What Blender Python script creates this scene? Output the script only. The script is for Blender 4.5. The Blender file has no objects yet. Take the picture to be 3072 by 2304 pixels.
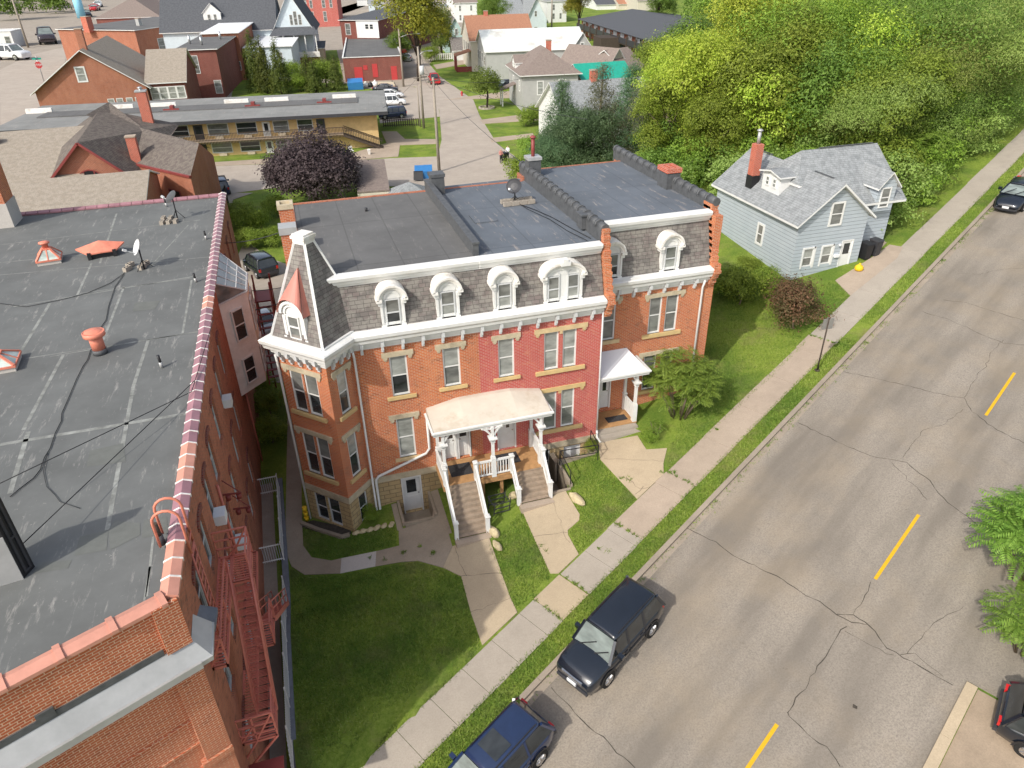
import bpy, bmesh, math, random
import numpy as np
from mathutils import Matrix, Vector
from math import radians as RD, sin, cos, pi
scene = bpy.context.scene
COL = scene.collection
# ---------------------------------------------------------------- camera, sky, sun, exposure
CAM_H = 22.4                                   # eye height above the street beside the black car
YAW, PITCH, ROLL, FPX = RD(16.63), RD(31.12), RD(1.09), 2146.0
_f = Vector((sin(YAW)*cos(PITCH), cos(YAW)*cos(PITCH), -sin(PITCH)))
_r = Vector((cos(YAW), -sin(YAW), 0)); _d = _f.cross(_r)
_r2 = cos(ROLL)*_r + sin(ROLL)*_d; _d2 = -sin(ROLL)*_r + cos(ROLL)*_d
cam_data = bpy.data.cameras.new('camera'); cam = bpy.data.objects.new('camera', cam_data); COL.objects.link(cam)
cam_data.sensor_width = 36; cam_data.lens = 36*FPX/3072; cam_data.clip_start = .5; cam_data.clip_end = 3000
cam.matrix_world = Matrix(((_r2.x, -_d2.x, -_f.x, 0), (_r2.y, -_d2.y, -_f.y, 0), (_r2.z, -_d2.z, -_f.z, CAM_H), (0, 0, 0, 1)))
scene.camera = cam
SUN_AZ, SUN_EL = RD(35.0), RD(41.0)            # shadows run towards this azimuth (from +x)
world = bpy.data.worlds.new('World'); scene.world = world; world.use_nodes = True
wn = world.node_tree; bg = wn.nodes['Background']; sky = wn.nodes.new('ShaderNodeTexSky')
sky.sky_type = 'NISHITA'; sky.sun_disc = False; sky.sun_elevation = SUN_EL
sky.sun_rotation = math.atan2(-cos(SUN_AZ), -sin(SUN_AZ)); sky.air_density = 1.0; sky.dust_density = 3.0; sky.ozone_density = 1.0
hs = wn.nodes.new('ShaderNodeHueSaturation'); hs.inputs['Saturation'].default_value = .6   # thin haze over the blue
wn.links.new(sky.outputs[0], hs.inputs['Color']); wn.links.new(hs.outputs[0], bg.inputs[0]); bg.inputs[1].default_value = .15
sd = bpy.data.lights.new('sun', 'SUN'); sd.energy = 2.35; sd.angle = RD(.9); sd.color = (1, .95, .86)
sun = bpy.data.objects.new('sun', sd); COL.objects.link(sun)
sun.rotation_euler = Vector((cos(SUN_AZ)*cos(SUN_EL), sin(SUN_AZ)*cos(SUN_EL), -sin(SUN_EL))).to_track_quat('-Z', 'Y').to_euler()
scene.view_settings.view_transform = 'Standard'; scene.view_settings.look = 'None'
scene.view_settings.exposure = 0.56; scene.view_settings.gamma = 1.0

# ---------------------------------------------------------------- terrain
PHI = RD(28.0)                                 # direction of the street
def sm(t): t = min(1., max(0., t)); return t*t*(3-2*t)
def perp(x, y): return -sin(PHI)*(x-8.9)+cos(PHI)*(y-15.2)
def along(x, y): return cos(PHI)*(x-8.9)+sin(PHI)*(y-15.2)
def hz(x, y):
    h1 = .127*(x-8.9)+.0675*(y-15.2)
    h1 = max(min(h1, 30), -12)
    pp = perp(x, y); w = sm((pp-27)/22); h = h1*(1-w)-.8*w
    if -3.2 < x < 5 and 4.9 < pp and y < 23.5 and h < -.35: h += (-.35-h)*sm((pp-4.85)/1.2)*(1-sm((y-20.5)/3))   # lawn terrace
    if y > 45: h += 15*sm((x-.62*y-4)/45)*sm((y-45)/40)*w                                                     # wooded bluff
    return h
def st(a, p): return (8.9+cos(PHI)*a-sin(PHI)*p, 15.2+sin(PHI)*a+cos(PHI)*p)   # street coordinates -> x, y
def ray(u, v):                                 # viewing direction of a point of the 3072 x 2304 photograph
    x, y = (u-1536)/FPX, (v-1152)/FPX
    return _r2*x+_d2*y+_f
def at(u, v, z):                               # where that line of sight reaches height z
    r = ray(u, v); t = (z-CAM_H)/r.z; return (r.x*t, r.y*t)
def gnd(u, v):                                 # where it reaches the ground
    r = ray(u, v); n = math.hypot(r.x, r.y); lo, hi = 4/n, 900/n
    for _ in range(50):
        m = (lo+hi)/2; q = r*m
        if q.z+CAM_H > hz(q.x, q.y): lo = m
        else: hi = m
    q = r*lo; return (q.x, q.y)
def top_z(base_xy, u, v):                      # height of a pixel that stands above base_xy
    r = ray(u, v); return CAM_H+r.z/math.hypot(r.x, r.y)*math.hypot(*base_xy)

# ---------------------------------------------------------------- object helpers
def thing(name, label, cat, loc=(0, 0, 0), rz=0., group=None):
    o = bpy.data.objects.new(name, None); COL.objects.link(o); o.empty_display_size = .2
    o.location = loc; o.rotation_euler = (0, 0, rz); o['label'] = label; o['category'] = cat
    if group: o['group'] = group
    return o
def tag(o, label, cat, group=None):
    o['label'] = label; o['category'] = cat
    if group: o['group'] = group
    return o
def struct(o): o['kind'] = 'structure'; return o
def kids(o): return [c for c in bpy.data.objects if c.parent == o]
def dup(o, loc, rz=0., label=None, scale=1., parent=None, tree=None):
    c = o.copy(); COL.objects.link(c); c.parent = parent
    if parent is None:
        c.location = loc; c.rotation_euler = (0, 0, rz); c.scale = (scale,)*3
        if label: c['label'] = label
    for ch in kids(o): dup(ch, None, parent=c)
    return c
def nrm(a): a = np.asarray(a, float); return a/max(1e-9, np.linalg.norm(a))
class MB:
    def __init__(s): s.V = []; s.F = []; s.M = []; s.S = []
    def f(s, pts, mi=0, sm_=False):
        n = len(s.V); s.V.extend([tuple(map(float, p)) for p in pts]); s.F.append(tuple(range(n, n+len(pts)))); s.M.append(mi); s.S.append(sm_)
    def hexa(s, p, mi=0):                      # p: 4 bottom (ccw), 4 top
        n = len(s.V); s.V.extend([tuple(map(float, q)) for q in p])
        for q in ((3, 2, 1, 0), (4, 5, 6, 7), (0, 1, 5, 4), (1, 2, 6, 5), (2, 3, 7, 6), (3, 0, 4, 7)):
            s.F.append(tuple(n+i for i in q)); s.M.append(mi); s.S.append(False)
    def box(s, x0, x1, y0, y1, z0, z1, mi=0):
        x0, x1 = sorted((x0, x1)); y0, y1 = sorted((y0, y1)); z0, z1 = sorted((z0, z1))
        s.hexa([(x0, y0, z0), (x1, y0, z0), (x1, y1, z0), (x0, y1, z0), (x0, y0, z1), (x1, y0, z1), (x1, y1, z1), (x0, y1, z1)], mi)
    def fbox(s, fr, u0, u1, o0, o1, z0, z1, mi=0):   # box in a wall frame (u along, o outward)
        o0, o1 = sorted((o0, o1)); u0, u1 = sorted((u0, u1))
        s.hexa([fr(u0, o1, z0), fr(u1, o1, z0), fr(u1, o0, z0), fr(u0, o0, z0), fr(u0, o1, z1), fr(u1, o1, z1), fr(u1, o0, z1), fr(u0, o0, z1)], mi)
    def bar(s, p, q, w, h, mi=0, up=(0, 0, 1)):
        p, q = np.array(p, float), np.array(q, float); d = nrm(q-p)
        a = np.cross(d, up); a = nrm(a) if np.linalg.norm(a) > 1e-6 else np.array((1., 0, 0)); b = np.cross(a, d)
        a = a*w/2; b = b*h/2
        s.hexa([p-a-b, p+a-b, q+a-b, q-a-b, p-a+b, p+a+b, q+a+b, q-a+b], mi)
    def tube(s, pts, r, n=8, mi=0, sm_=True, caps=True):
        pts = [np.array(p, float) for p in pts]; rs = r if hasattr(r, '__len__') else [r]*len(pts); base = len(s.V)
        a0 = None
        for i, p in enumerate(pts):
            d = nrm(pts[min(i+1, len(pts)-1)]-pts[max(i-1, 0)])
            if a0 is None: a0 = np.cross(d, (0, 0, 1)) if abs(d[2]) < .9 else np.cross(d, (1, 0, 0))
            a = nrm(a0-d*np.dot(a0, d)); b = np.cross(d, a); a0 = a
            for k in range(n):
                t = 2*pi*k/n; s.V.append(tuple(p+rs[i]*(a*cos(t)+b*sin(t))))
        for i in range(len(pts)-1):
            for k in range(n):
                s.F.append((base+i*n+k, base+i*n+(k+1) % n, base+(i+1)*n+(k+1) % n, base+(i+1)*n+k)); s.M.append(mi); s.S.append(sm_)
        if caps:
            s.F.append(tuple(base+k for k in range(n))[::-1]); s.M.append(mi); s.S.append(False)
            s.F.append(tuple(base+(len(pts)-1)*n+k for k in range(n))); s.M.append(mi); s.S.append(False)
    def lathe(s, prof, c, n=16, mi=0, sm_=True):   # prof: (radius, z) list, centre c
        base = len(s.V)
        for r, z in prof:
            for k in range(n): s.V.append((c[0]+r*cos(2*pi*k/n), c[1]+r*sin(2*pi*k/n), c[2]+z))
        for i in range(len(prof)-1):
            for k in range(n):
                s.F.append((base+i*n+k, base+i*n+(k+1) % n, base+(i+1)*n+(k+1) % n, base+(i+1)*n+k)); s.M.append(mi); s.S.append(sm_)
        s.F.append(tuple(base+k for k in range(n))[::-1]); s.M.append(mi); s.S.append(False)
        s.F.append(tuple(base+(len(prof)-1)*n+k for k in range(n))); s.M.append(mi); s.S.append(False)
    def prism(s, poly, z0, z1, mi=0, mtop=None):
        n = len(poly); b = len(s.V); g = lambda z, p: z(p[0], p[1]) if callable(z) else z
        s.V.extend([(p[0], p[1], g(z0, p)) for p in poly]); s.V.extend([(p[0], p[1], g(z1, p)) for p in poly])
        s.F.append(tuple(range(b, b+n))[::-1]); s.F.append(tuple(range(b+n, b+2*n))); s.M += [mi, mi if mtop is None else mtop]; s.S += [False]*2
        for i in range(n):
            j = (i+1) % n; s.F.append((b+i, b+j, b+n+j, b+n+i)); s.M.append(mi); s.S.append(False)
    def sweep(s, path, prof, closed=False, mi=0, caps=True):   # path: xy or xyz list, prof: (outward to the right, z) list, mitred
        P = [np.array(p[:2], float) for p in path]; Z = [p[2] if len(p) > 2 else 0. for p in path]; n = len(P); base = len(s.V); m = len(prof)
        for i in range(n):
            dp = nrm(P[i]-P[i-1]) if (i > 0 or closed) else None; dn = nrm(P[(i+1) % n]-P[i]) if (i < n-1 or closed) else None
            a = np.array((dp[1], -dp[0])) if dp is not None else None; b = np.array((dn[1], -dn[0])) if dn is not None else None
            if a is None: o = b
            elif b is None: o = a
            else: o = (a+b)/max(.25, 1+np.dot(a, b))
            for (w, z) in prof: s.V.append((P[i][0]+o[0]*w, P[i][1]+o[1]*w, Z[i]+z))
        for i in range(n if closed else n-1):
            j = (i+1) % n
            for k in range(m-1): s.F.append((base+i*m+k, base+j*m+k, base+j*m+k+1, base+i*m+k+1)); s.M.append(mi); s.S.append(False)
        if caps and not closed:
            s.F.append(tuple(base+k for k in range(m))); s.F.append(tuple(base+(n-1)*m+k for k in range(m))[::-1]); s.M += [mi, mi]; s.S += [False]*2
    def wall(s, fr, u0, u1, z0, z1, holes=(), depth=.14, mi=0, mr=None, back=True):
        us = sorted({u0, u1, *[h[0] for h in holes], *[h[1] for h in holes]}); zs = sorted({z0, z1, *[h[2] for h in holes], *[h[3] for h in holes]})
        us = [u for u in us if u0 <= u <= u1]; zs = [z for z in zs if z0 <= z <= z1]
        for a, b in zip(us, us[1:]):
            for c, d in zip(zs, zs[1:]):
                cu, cz = (a+b)/2, (c+d)/2
                if any(h[0] < cu < h[1] and h[2] < cz < h[3] for h in holes): continue
                s.f([fr(a, 0, c), fr(b, 0, c), fr(b, 0, d), fr(a, 0, d)], mi)
        mr = mi if mr is None else mr
        for a, b, c, d in [h[:4] for h in holes]:
            s.f([fr(a, 0, c), fr(a, -depth, c), fr(a, -depth, d), fr(a, 0, d)][::-1], mr); s.f([fr(b, 0, c), fr(b, -depth, c), fr(b, -depth, d), fr(b, 0, d)], mr)
            s.f([fr(a, 0, d), fr(b, 0, d), fr(b, -depth, d), fr(a, -depth, d)][::-1], mr); s.f([fr(a, 0, c), fr(b, 0, c), fr(b, -depth, c), fr(a, -depth, c)], mr)
    def build(s, name, mats, parent=None, loc=None, off=(0, 0, 0)):
        me = bpy.data.meshes.new(name)
        V = [(v[0]-off[0], v[1]-off[1], v[2]-off[2]) for v in s.V] if off != (0, 0, 0) else s.V
        me.from_pydata(V, [], s.F)
        if not isinstance(mats, (list, tuple)): mats = [mats]
        for m in mats: me.materials.append(m)
        me.polygons.foreach_set('material_index', s.M); me.polygons.foreach_set('use_smooth', s.S)
        if len(s.F) < 60000:
            uv = me.uv_layers.new(name='uv').data; co = s.V
            out = np.zeros((sum(len(f) for f in s.F), 2), 'f'); k = 0
            for f in s.F:
                P = np.array([co[i] for i in f]); Q = np.roll(P, -1, 0); n = nrm(np.cross(P, Q).sum(0))
                if abs(n[2]) > .97: out[k:k+len(f)] = P[:, :2]
                elif abs(n[2]) < .12:
                    t = nrm((-n[1], n[0], 0)); out[k:k+len(f), 0] = P@t; out[k:k+len(f), 1] = P[:, 2]
                else:
                    t = nrm((-n[1], n[0], 0)); b = np.cross(n, t); out[k:k+len(f), 0] = P@t; out[k:k+len(f), 1] = P@b
                k += len(f)
            uv.foreach_set('uv', out.ravel())
        me.update()
        o = bpy.data.objects.new(name, me); COL.objects.link(o)
        if parent is not None: o.parent = parent
        if loc is not None: o.location = loc
        return o
def frame(P0, P1):                             # wall frame: u along P0->P1, o outward to the right of travel
    P0 = np.array(P0, float); d = nrm(np.array(P1, float)-P0); n = np.array((d[1], -d[0]))
    return lambda u, o, z: (P0[0]+d[0]*u+n[0]*o, P0[1]+d[1]*u+n[1]*o, z)
# ---------------------------------------------------------------- materials
class NT:
    def __init__(s, name, rough=.8, spec=.3):
        s.m = bpy.data.materials.new(name); s.m.use_nodes = True; s.t = s.m.node_tree; s.b = s.t.nodes['Principled BSDF']
        s.b.inputs['Roughness'].default_value = rough; s.b.inputs['Specular IOR Level'].default_value = spec
    def n(s, t, **k):
        x = s.t.nodes.new(t)
        for a, v in k.items(): setattr(x, a, v)
        return x
    def l(s, a, b): s.t.links.new(a, b)
    def uv(s, sx=1, sy=1, rot=0, src='UV'):
        c = s.n('ShaderNodeTexCoord'); m = s.n('ShaderNodeMapping'); s.l(c.outputs[src], m.inputs[0]); m.inputs['Scale'].default_value = (sx, sy, 1 if src == 'UV' else sx)
        m.inputs['Rotation'].default_value = (0, 0, rot); return m.outputs[0]
    def noise(s, vec, scale, detail=4, rough=.6):
        x = s.n('ShaderNodeTexNoise'); s.l(vec, x.inputs['Vector']); x.inputs['Scale'].default_value = scale; x.inputs['Detail'].default_value = detail; x.inputs['Roughness'].default_value = rough; return x.outputs[0]
    def ramp(s, fac, stops):
        x = s.n('ShaderNodeValToRGB'); s.l(fac, x.inputs[0]); e = x.color_ramp.elements
        while len(e) < len(stops): e.new(.5)
        for i, (p, c) in enumerate(stops): e[i].position = p; e[i].color = (*c, 1) if len(c) == 3 else c
        return x.outputs[0]
    def mix(s, fac, a, b, mode='MIX'):
        x = s.n('ShaderNodeMix', data_type='RGBA', blend_type=mode)
        for v, i in ((fac, 0), (a, 6), (b, 7)):
            if hasattr(v, 'links'): s.l(v, x.inputs[i])
            elif i == 0: x.inputs[0].default_value = v
            else: x.inputs[i].default_value = (*v, 1)
        return x.outputs[2]
    def math(s, op, a, b=0., clamp=False):
        x = s.n('ShaderNodeMath', operation=op, use_clamp=clamp)
        for i, v in enumerate((a, b)):
            if hasattr(v, 'links'): s.l(v, x.inputs[i])
            else: x.inputs[i].default_value = v
        return x.outputs[0]
    def bump(s, h, dist=.01, st_=.5):
        x = s.n('ShaderNodeBump'); s.l(h, x.inputs['Height']); x.inputs['Distance'].default_value = dist; x.inputs['Strength'].default_value = st_; s.l(x.outputs[0], s.b.inputs['Normal'])
    def col(s, c):
        if hasattr(c, 'links'): s.l(c, s.b.inputs['Base Color'])
        else: s.b.inputs['Base Color'].default_value = (*c, 1)
        return s.m
G = lambda v: (v, v, v)
def m_plain(name, c, rough=.6, spec=.4, var=.12, sc=3., metal=0., dirt=None):
    k = NT(name, rough, spec); k.b.inputs['Metallic'].default_value = metal
    v = k.uv(src='Object'); n = k.noise(v, sc, 5, .65)
    lo = tuple(x*(1-var) for x in c); hi = tuple(min(1, x*(1+var)) for x in c)
    o = k.ramp(n, [(.3, lo), (.7, hi)])
    if dirt: n2 = k.noise(v, sc*.35, 6, .75); o = k.mix(k.ramp(n2, [(.52, G(0)), (.72, G(1))]), o, dirt)
    return k.col(o)
def m_brick(name, c1, c2, mortar, bw=.215, bh=.075, ms=.011, dark=(.12, .04, .025), darkamt=.25, stain=.35):
    k = NT(name, .88, .2); v = k.uv(); b = k.n('ShaderNodeTexBrick'); k.l(v, b.inputs['Vector'])
    b.inputs['Scale'].default_value = 1; b.inputs['Brick Width'].default_value = bw; b.inputs['Row Height'].default_value = bh; b.inputs['Mortar Size'].default_value = ms
    b.inputs['Mortar Smooth'].default_value = .2
    big = k.noise(v, .55, 5, .7); mid = k.noise(v, 3.1, 3, .6)
    a1 = k.mix(k.ramp(big, [(.35, G(0)), (.68, G(1))]), c1, c2)
    a2 = k.mix(k.ramp(mid, [(.5, G(0)), (.62, G(darkamt*2))]), c2, dark)
    k.l(a1, b.inputs['Color1']); k.l(a2, b.inputs['Color2']); b.inputs['Mortar'].default_value = (*mortar, 1)
    b.inputs['Bias'].default_value = -.15
    o = k.mix(k.math('MULTIPLY', k.ramp(k.noise(k.uv(1, .35), .9, 6, .72), [(.45, G(0)), (.75, G(1))]), stain), b.outputs[0], tuple(x*.45 for x in c2))
    k.bump(k.math('SUBTRACT', 1, b.outputs['Fac']), .008, .6)
    return k.col(o)
def m_shingle(name, cs, bw=.3, bh=.15, line=.5):
    k = NT(name, .92, .15); v = k.uv(); b = k.n('ShaderNodeTexBrick'); k.l(v, b.inputs['Vector'])
    b.inputs['Scale'].default_value = 1; b.inputs['Brick Width'].default_value = bw; b.inputs['Row Height'].default_value = bh; b.inputs['Mortar Size'].default_value = .007
    b.offset = .37; b.offset_frequency = 2; b.squash = .8; b.squash_frequency = 3
    n = k.noise(v, 2.3, 3, .6); b.inputs['Bias'].default_value = 0
    k.l(k.mix(k.ramp(n, [(.4, G(0)), (.6, G(1))]), cs[0], cs[1]), b.inputs['Color1']); k.l(k.mix(k.ramp(n, [(.45, G(0)), (.55, G(1))]), cs[2], cs[1]), b.inputs['Color2'])
    b.inputs['Mortar'].default_value = (*[x*line for x in cs[0]], 1)
    o = k.mix(k.math('MULTIPLY', k.noise(v, 60, 2, .5), .35), b.outputs[0], tuple(x*.6 for x in cs[0]))
    k.bump(k.math('SUBTRACT', 1, b.outputs['Fac']), .012, .5)
    return k.col(o)
def m_siding(name, c, step=.2, line=.45, stain=None):
    k = NT(name, .55, .35); v = k.uv(); s = k.n('ShaderNodeSeparateXYZ'); k.l(v, s.inputs[0])
    fr = k.math('FRACT', k.math('DIVIDE', s.outputs[1], step)); ln = k.math('LESS_THAN', fr, .11)
    n = k.noise(v, 1.2, 5, .7); o = k.mix(k.ramp(n, [(.35, G(0)), (.7, G(1))]), c, stain or tuple(x*.86 for x in c))
    o = k.mix(ln, o, tuple(x*line for x in c)); k.bump(fr, .015, .6); return k.col(o)
def m_concrete(name, c, var=.12, spot=.3, jx=None):
    k = NT(name, .9, .2); v = k.uv(src='Object')
    o = k.ramp(k.noise(v, .45, 6, .7), [(.3, tuple(x*(1-var) for x in c)), (.7, tuple(x*(1+var) for x in c))])
    o = k.mix(k.ramp(k.noise(v, 4.2, 5, .75), [(.6, G(0)), (.78, G(spot))]), o, tuple(x*.5 for x in c))
    o = k.mix(k.ramp(k.noise(v, 18, 5, .85), [(.42, G(0)), (.64, G(.5))]), o, tuple(x*.68 for x in c)); o = k.mix(k.ramp(k.noise(v, 1.3, 6, .75), [(.5, G(0)), (.72, G(.3))]), o, tuple(x*.6 for x in c))
    return k.col(o)
def m_glass(name, c=(.03, .035, .04), rough=.06, spec=.8, blind=None, amt=0.):
    k = NT(name, rough, spec); v = k.uv(); o = c
    n = k.noise(k.uv(.7, 1.6), 1.3, 3, .6); o = k.ramp(n, [(.3, tuple(x*.6 for x in c)), (.7, tuple(x*1.5 for x in c))])
    return k.col(o)
def m_leaf(name, c1, c2, c3, tr=.42):
    k = NT(name, .55, .25); g = k.n('ShaderNodeNewGeometry'); oi = k.n('ShaderNodeObjectInfo')
    o = k.ramp(g.outputs['Random Per Island'], [(0, c1), (.55, c2), (1, c3)])
    v = k.uv(src='Object'); n = k.noise(v, .55, 4, .7)
    o = k.mix(k.ramp(n, [(.42, G(0)), (.66, G(.75))]), o, c3)
    h = k.n('ShaderNodeHueSaturation'); k.l(o, h.inputs['Color']); k.l(k.math('ADD', k.math('MULTIPLY', oi.outputs['Random'], .035), .483), h.inputs['Hue']); k.l(k.math('ADD', k.math('MULTIPLY', oi.outputs['Random'], .35), .83), h.inputs['Value'])
    k.col(h.outputs[0])
    t = k.n('ShaderNodeBsdfTranslucent'); k.l(h.outputs[0], t.inputs[0]); a = k.n('ShaderNodeMixShader'); a.inputs[0].default_value = tr
    k.l(k.b.outputs[0], a.inputs[1]); k.l(t.outputs[0], a.inputs[2]); k.l(a.outputs[0], k.t.nodes['Material Output'].inputs[0]); return k.m
def m_grass(name='grass_soil'):
    k = NT(name, .95, .1); v = k.uv(src='Object')
    o = k.ramp(k.noise(v, 9, 6, .8), [(.3, (.115, .175, .02)), (.5, (.195, .26, .04)), (.72, (.29, .33, .08))])
    o = k.mix(k.ramp(k.noise(v, .5, 5, .7), [(.52, G(0)), (.72, G(.75))]), o, (.21, .18, .08))
    o = k.mix(k.ramp(k.noise(v, .23, 4, .7), [(.4, G(.55)), (.6, G(0))]), o, (.035, .1, .015))
    k.bump(k.noise(v, 40, 3, .7), .04, .8); return k.col(o)
def m_road(name, c):
    k = NT(name, .9, .2); v = k.uv(src='Object'); s = k.uv(.035, .55, -PHI, src='Object')
    m = k.n('ShaderNodeMapping'); c0 = k.n('ShaderNodeTexCoord'); k.l(c0.outputs['Object'], m.inputs[0]); m.vector_type = 'TEXTURE'; m.inputs['Rotation'].default_value = (0, 0, PHI); m.inputs['Scale'].default_value = (55, 1.25, 1)
    o = k.ramp(k.noise(m.outputs[0], 1., 3, .5), [(.34, tuple(x*.72 for x in c)), (.5, c), (.66, tuple(x*1.2 for x in c))])
    o = k.mix(k.ramp(k.noise(v, .8, 5, .7), [(.5, G(0)), (.8, G(.35))]), o, tuple(x*.7 for x in c))
    o = k.mix(k.ramp(k.noise(v, 16, 5, .85), [(.42, G(0)), (.62, G(.75))]), o, tuple(x*.6 for x in c))
    o = k.mix(k.ramp(k.noise(v, 5.5, 3, .8), [(.66, G(0)), (.74, G(.5))]), o, (.07, .06, .055)); o = k.mix(k.ramp(k.noise(k.uv(.9, .25, -PHI, src='Object'), 1.4, 6, .8), [(.58, G(0)), (.75, G(.45))]), o, tuple(x*.55 for x in c)); o = k.mix(k.ramp(k.noise(v, .33, 4, .6), [(.45, G(0)), (.7, G(.3))]), o, (c[0]*1.25, c[1]*1.12, c[2]*.9))
    k.bump(k.noise(v, 60, 2, .6), .01, .4); return k.col(o)
def m_roofing(name, c, light, seam=(1.0, 0), scuff=.5, along_rot=0.):
    k = NT(name, .8, .3); v = k.uv(src='Object'); w = k.uv(1.6, .28, along_rot, src='Object')
    o = k.ramp(k.noise(v, .35, 5, .7), [(.3, tuple(x*.82 for x in c)), (.7, tuple(x*1.18 for x in c))])
    o = k.mix(k.ramp(k.noise(w, 2.2, 6, .78), [(.57, G(0)), (.72, G(scuff))]), o, light)
    o = k.mix(k.ramp(k.noise(v, 6, 5, .8), [(.64, G(0)), (.72, G(scuff))]), o, light)
    s = k.n('ShaderNodeSeparateXYZ'); k.l(v, s.inputs[0]); fr = k.math('FRACT', k.math('DIVIDE', s.outputs[0], 1.9)); ln = k.math('LESS_THAN', fr, .03)
    fy = k.math('FRACT', k.math('DIVIDE', s.outputs[1], 5.7)); l2 = k.math('LESS_THAN', fy, .012)
    o = k.mix(k.math('MULTIPLY', k.math('MAXIMUM', ln, l2), seam[0]), o, tuple(x*(.55 if seam[1] == 0 else 1.7) for x in c))
    return k.col(o)
M = {}
M['brick'] = m_brick('orange_brick', (.60, .185, .055), (.47, .11, .04), (.50, .34, .24), ms=.011, darkamt=.35, stain=.3)
M['red_brick'] = m_brick('painted_red_brick', (.50, .085, .07), (.42, .065, .055), (.50, .27, .23), dark=(.5, .18, .1), darkamt=.5, stain=.2)
M['brick_left'] = m_brick('pressed_orange_brick', (.50, .145, .06), (.42, .11, .05), (.60, .38, .26), bw=.22, bh=.078, ms=.012, stain=.25)
M['brick_side'] = m_brick('common_brown_brick', (.56, .20, .11), (.44, .145, .085), (.22, .15, .11), bw=.21, bh=.07, ms=.01, dark=(.08, .04, .03), darkamt=.4, stain=.5)
M['brick_far'] = m_brick('faded_orange_brick', (.42, .13, .06), (.35, .10, .05), (.36, .25, .19), stain=.4)
M['brick_dark'] = m_brick('dark_red_brick', (.25, .06, .045), (.2, .05, .04), (.24, .15, .12), stain=.4)
M['brick_new'] = m_brick('bright_red_brick', (.5, .10, .05), (.45, .08, .04), (.5, .3, .24), stain=.1)
M['stone'] = m_brick('limestone_blocks', (.50, .38, .21), (.42, .30, .15), (.24, .18, .11), bw=.55, bh=.24, ms=.02, dark=(.3, .2, .1), darkamt=.2, stain=.35)
M['ashlar'] = m_plain('dressed_limestone', (.48, .41, .29), .85, .2, .18, 2.5, dirt=(.26, .22, .16))
M['sill_yellow'] = m_plain('painted_buff_stone', (.55, .40, .19), .75, .3, .12, 3)
M['sill'] = m_plain('buff_sandstone', (.55, .42, .24), .85, .2, .15, 3)
M['white'] = m_plain('white_paint', (.68, .68, .66), .55, .35, .06, 2., dirt=(.62, .60, .55))
M['white_dirty'] = m_plain('weathered_white_paint', (.74, .72, .68), .6, .3, .1, 2.5, dirt=(.5, .44, .36))
M['grey_trim'] = m_plain('pale_grey_paint', (.55, .56, .56), .5, .4, .08, 3)
M['shingle'] = m_shingle('slate_grey_shingles', ((.15, .14, .13), (.26, .24, .215), (.20, .165, .155)), .34, .17, .4)
M['shingle_tan'] = m_shingle('tan_shingles', ((.30, .26, .21), (.38, .33, .27), (.33, .28, .22)), .33, .15, .6)
M['shingle_dark'] = m_shingle('dark_brown_shingles', ((.12, .10, .09), (.19, .165, .14), (.15, .125, .11)), .33, .16, .5)
M['shingle_brown'] = m_shingle('brown_shingles', ((.21, .17, .15), (.27, .22, .19), (.24, .19, .17)), .33, .15, .7)
M['shingle_rust'] = m_shingle('rusty_orange_shingles', ((.34, .17, .11), (.42, .21, .13), (.38, .19, .12)), .33, .15, .7)
M['shingle_grey'] = m_shingle('light_grey_shingles', ((.22, .235, .24), (.33, .345, .35), (.28, .29, .295)), .32, .16, .55)
M['shingle_char'] = m_shingle('charcoal_shingles', ((.085, .09, .10), (.12, .125, .135), (.10, .105, .115)), .33, .15, .7)
M['roof_a'] = m_roofing('grey_membrane', (.12, .118, .115), (.34, .31, .28), (.5, 0), .35)
M['roof_b'] = m_roofing('blue_grey_membrane', (.115, .13, .15), (.42, .36, .31), (.5, 0), .75, RD(90))
M['roof_left'] = m_roofing('coated_grey_membrane', (.128, .132, .128), (.42, .40, .37), (0., 1), .6)
M['roof_far'] = m_roofing('weathered_grey_roof', (.21, .21, .20), (.42, .35, .30), (.2, 0), .7, RD(90))
M['seam'] = m_plain('chalky_seam', (.22, .225, .21), .9, .2, .4, 3)
M['patch'] = m_plain('dull_patch', (.135, .14, .13), .9, .2, .1, 3)
M['flash'] = m_plain('dark_flashing', (.085, .088, .092), .6, .4, .25, 4)
M['black'] = m_plain('black_metal', (.018, .018, .02), .5, .4, .2, 4)
M['iron'] = m_plain('dark_iron', (.04, .04, .045), .5, .4, .2, 4)
M['coral'] = m_plain('coral_paint', (.66, .22, .145), .5, .4, .15, 3, dirt=(.45, .16, .11))
M['escape'] = m_plain('faded_red_metal_paint', (.60, .19, .14), .5, .4, .12, 3)
M['dkred'] = m_plain('dark_red_paint', (.22, .045, .04), .5, .4, .12, 3)
M['copper'] = m_plain('salmon_copper_cladding', (.45, .17, .13), .5, .4, .14, 1.4)
M['clay'] = m_plain('salmon_clay_coping', (.56, .26, .19), .55, .4, .12, 2)
M['clay_p'] = m_plain('purple_glazed_coping', (.30, .15, .17), .4, .5, .22, 1.1)
M['zinc'] = m_plain('galvanised_sheet', (.42, .42, .41), .45, .5, .12, 1.5, .3)
M['steel'] = m_plain('brushed_steel', (.5, .5, .5), .35, .5, .1, 4, .8)
M['glass'] = m_glass('dark_window_glass', (.03, .034, .036))
M['glass_b'] = m_glass('window_glass_over_blind', (.26, .27, .25), .12)
M['glass_m'] = m_glass('window_glass_over_curtain', (.15, .155, .145), .1)
M['skylight'] = m_glass('frosted_skylight', (.36, .42, .38), .25)
M['white_metal'] = m_plain('white_sheet_metal', (.74, .75, .76), .4, .5, .03, 1)
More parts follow.
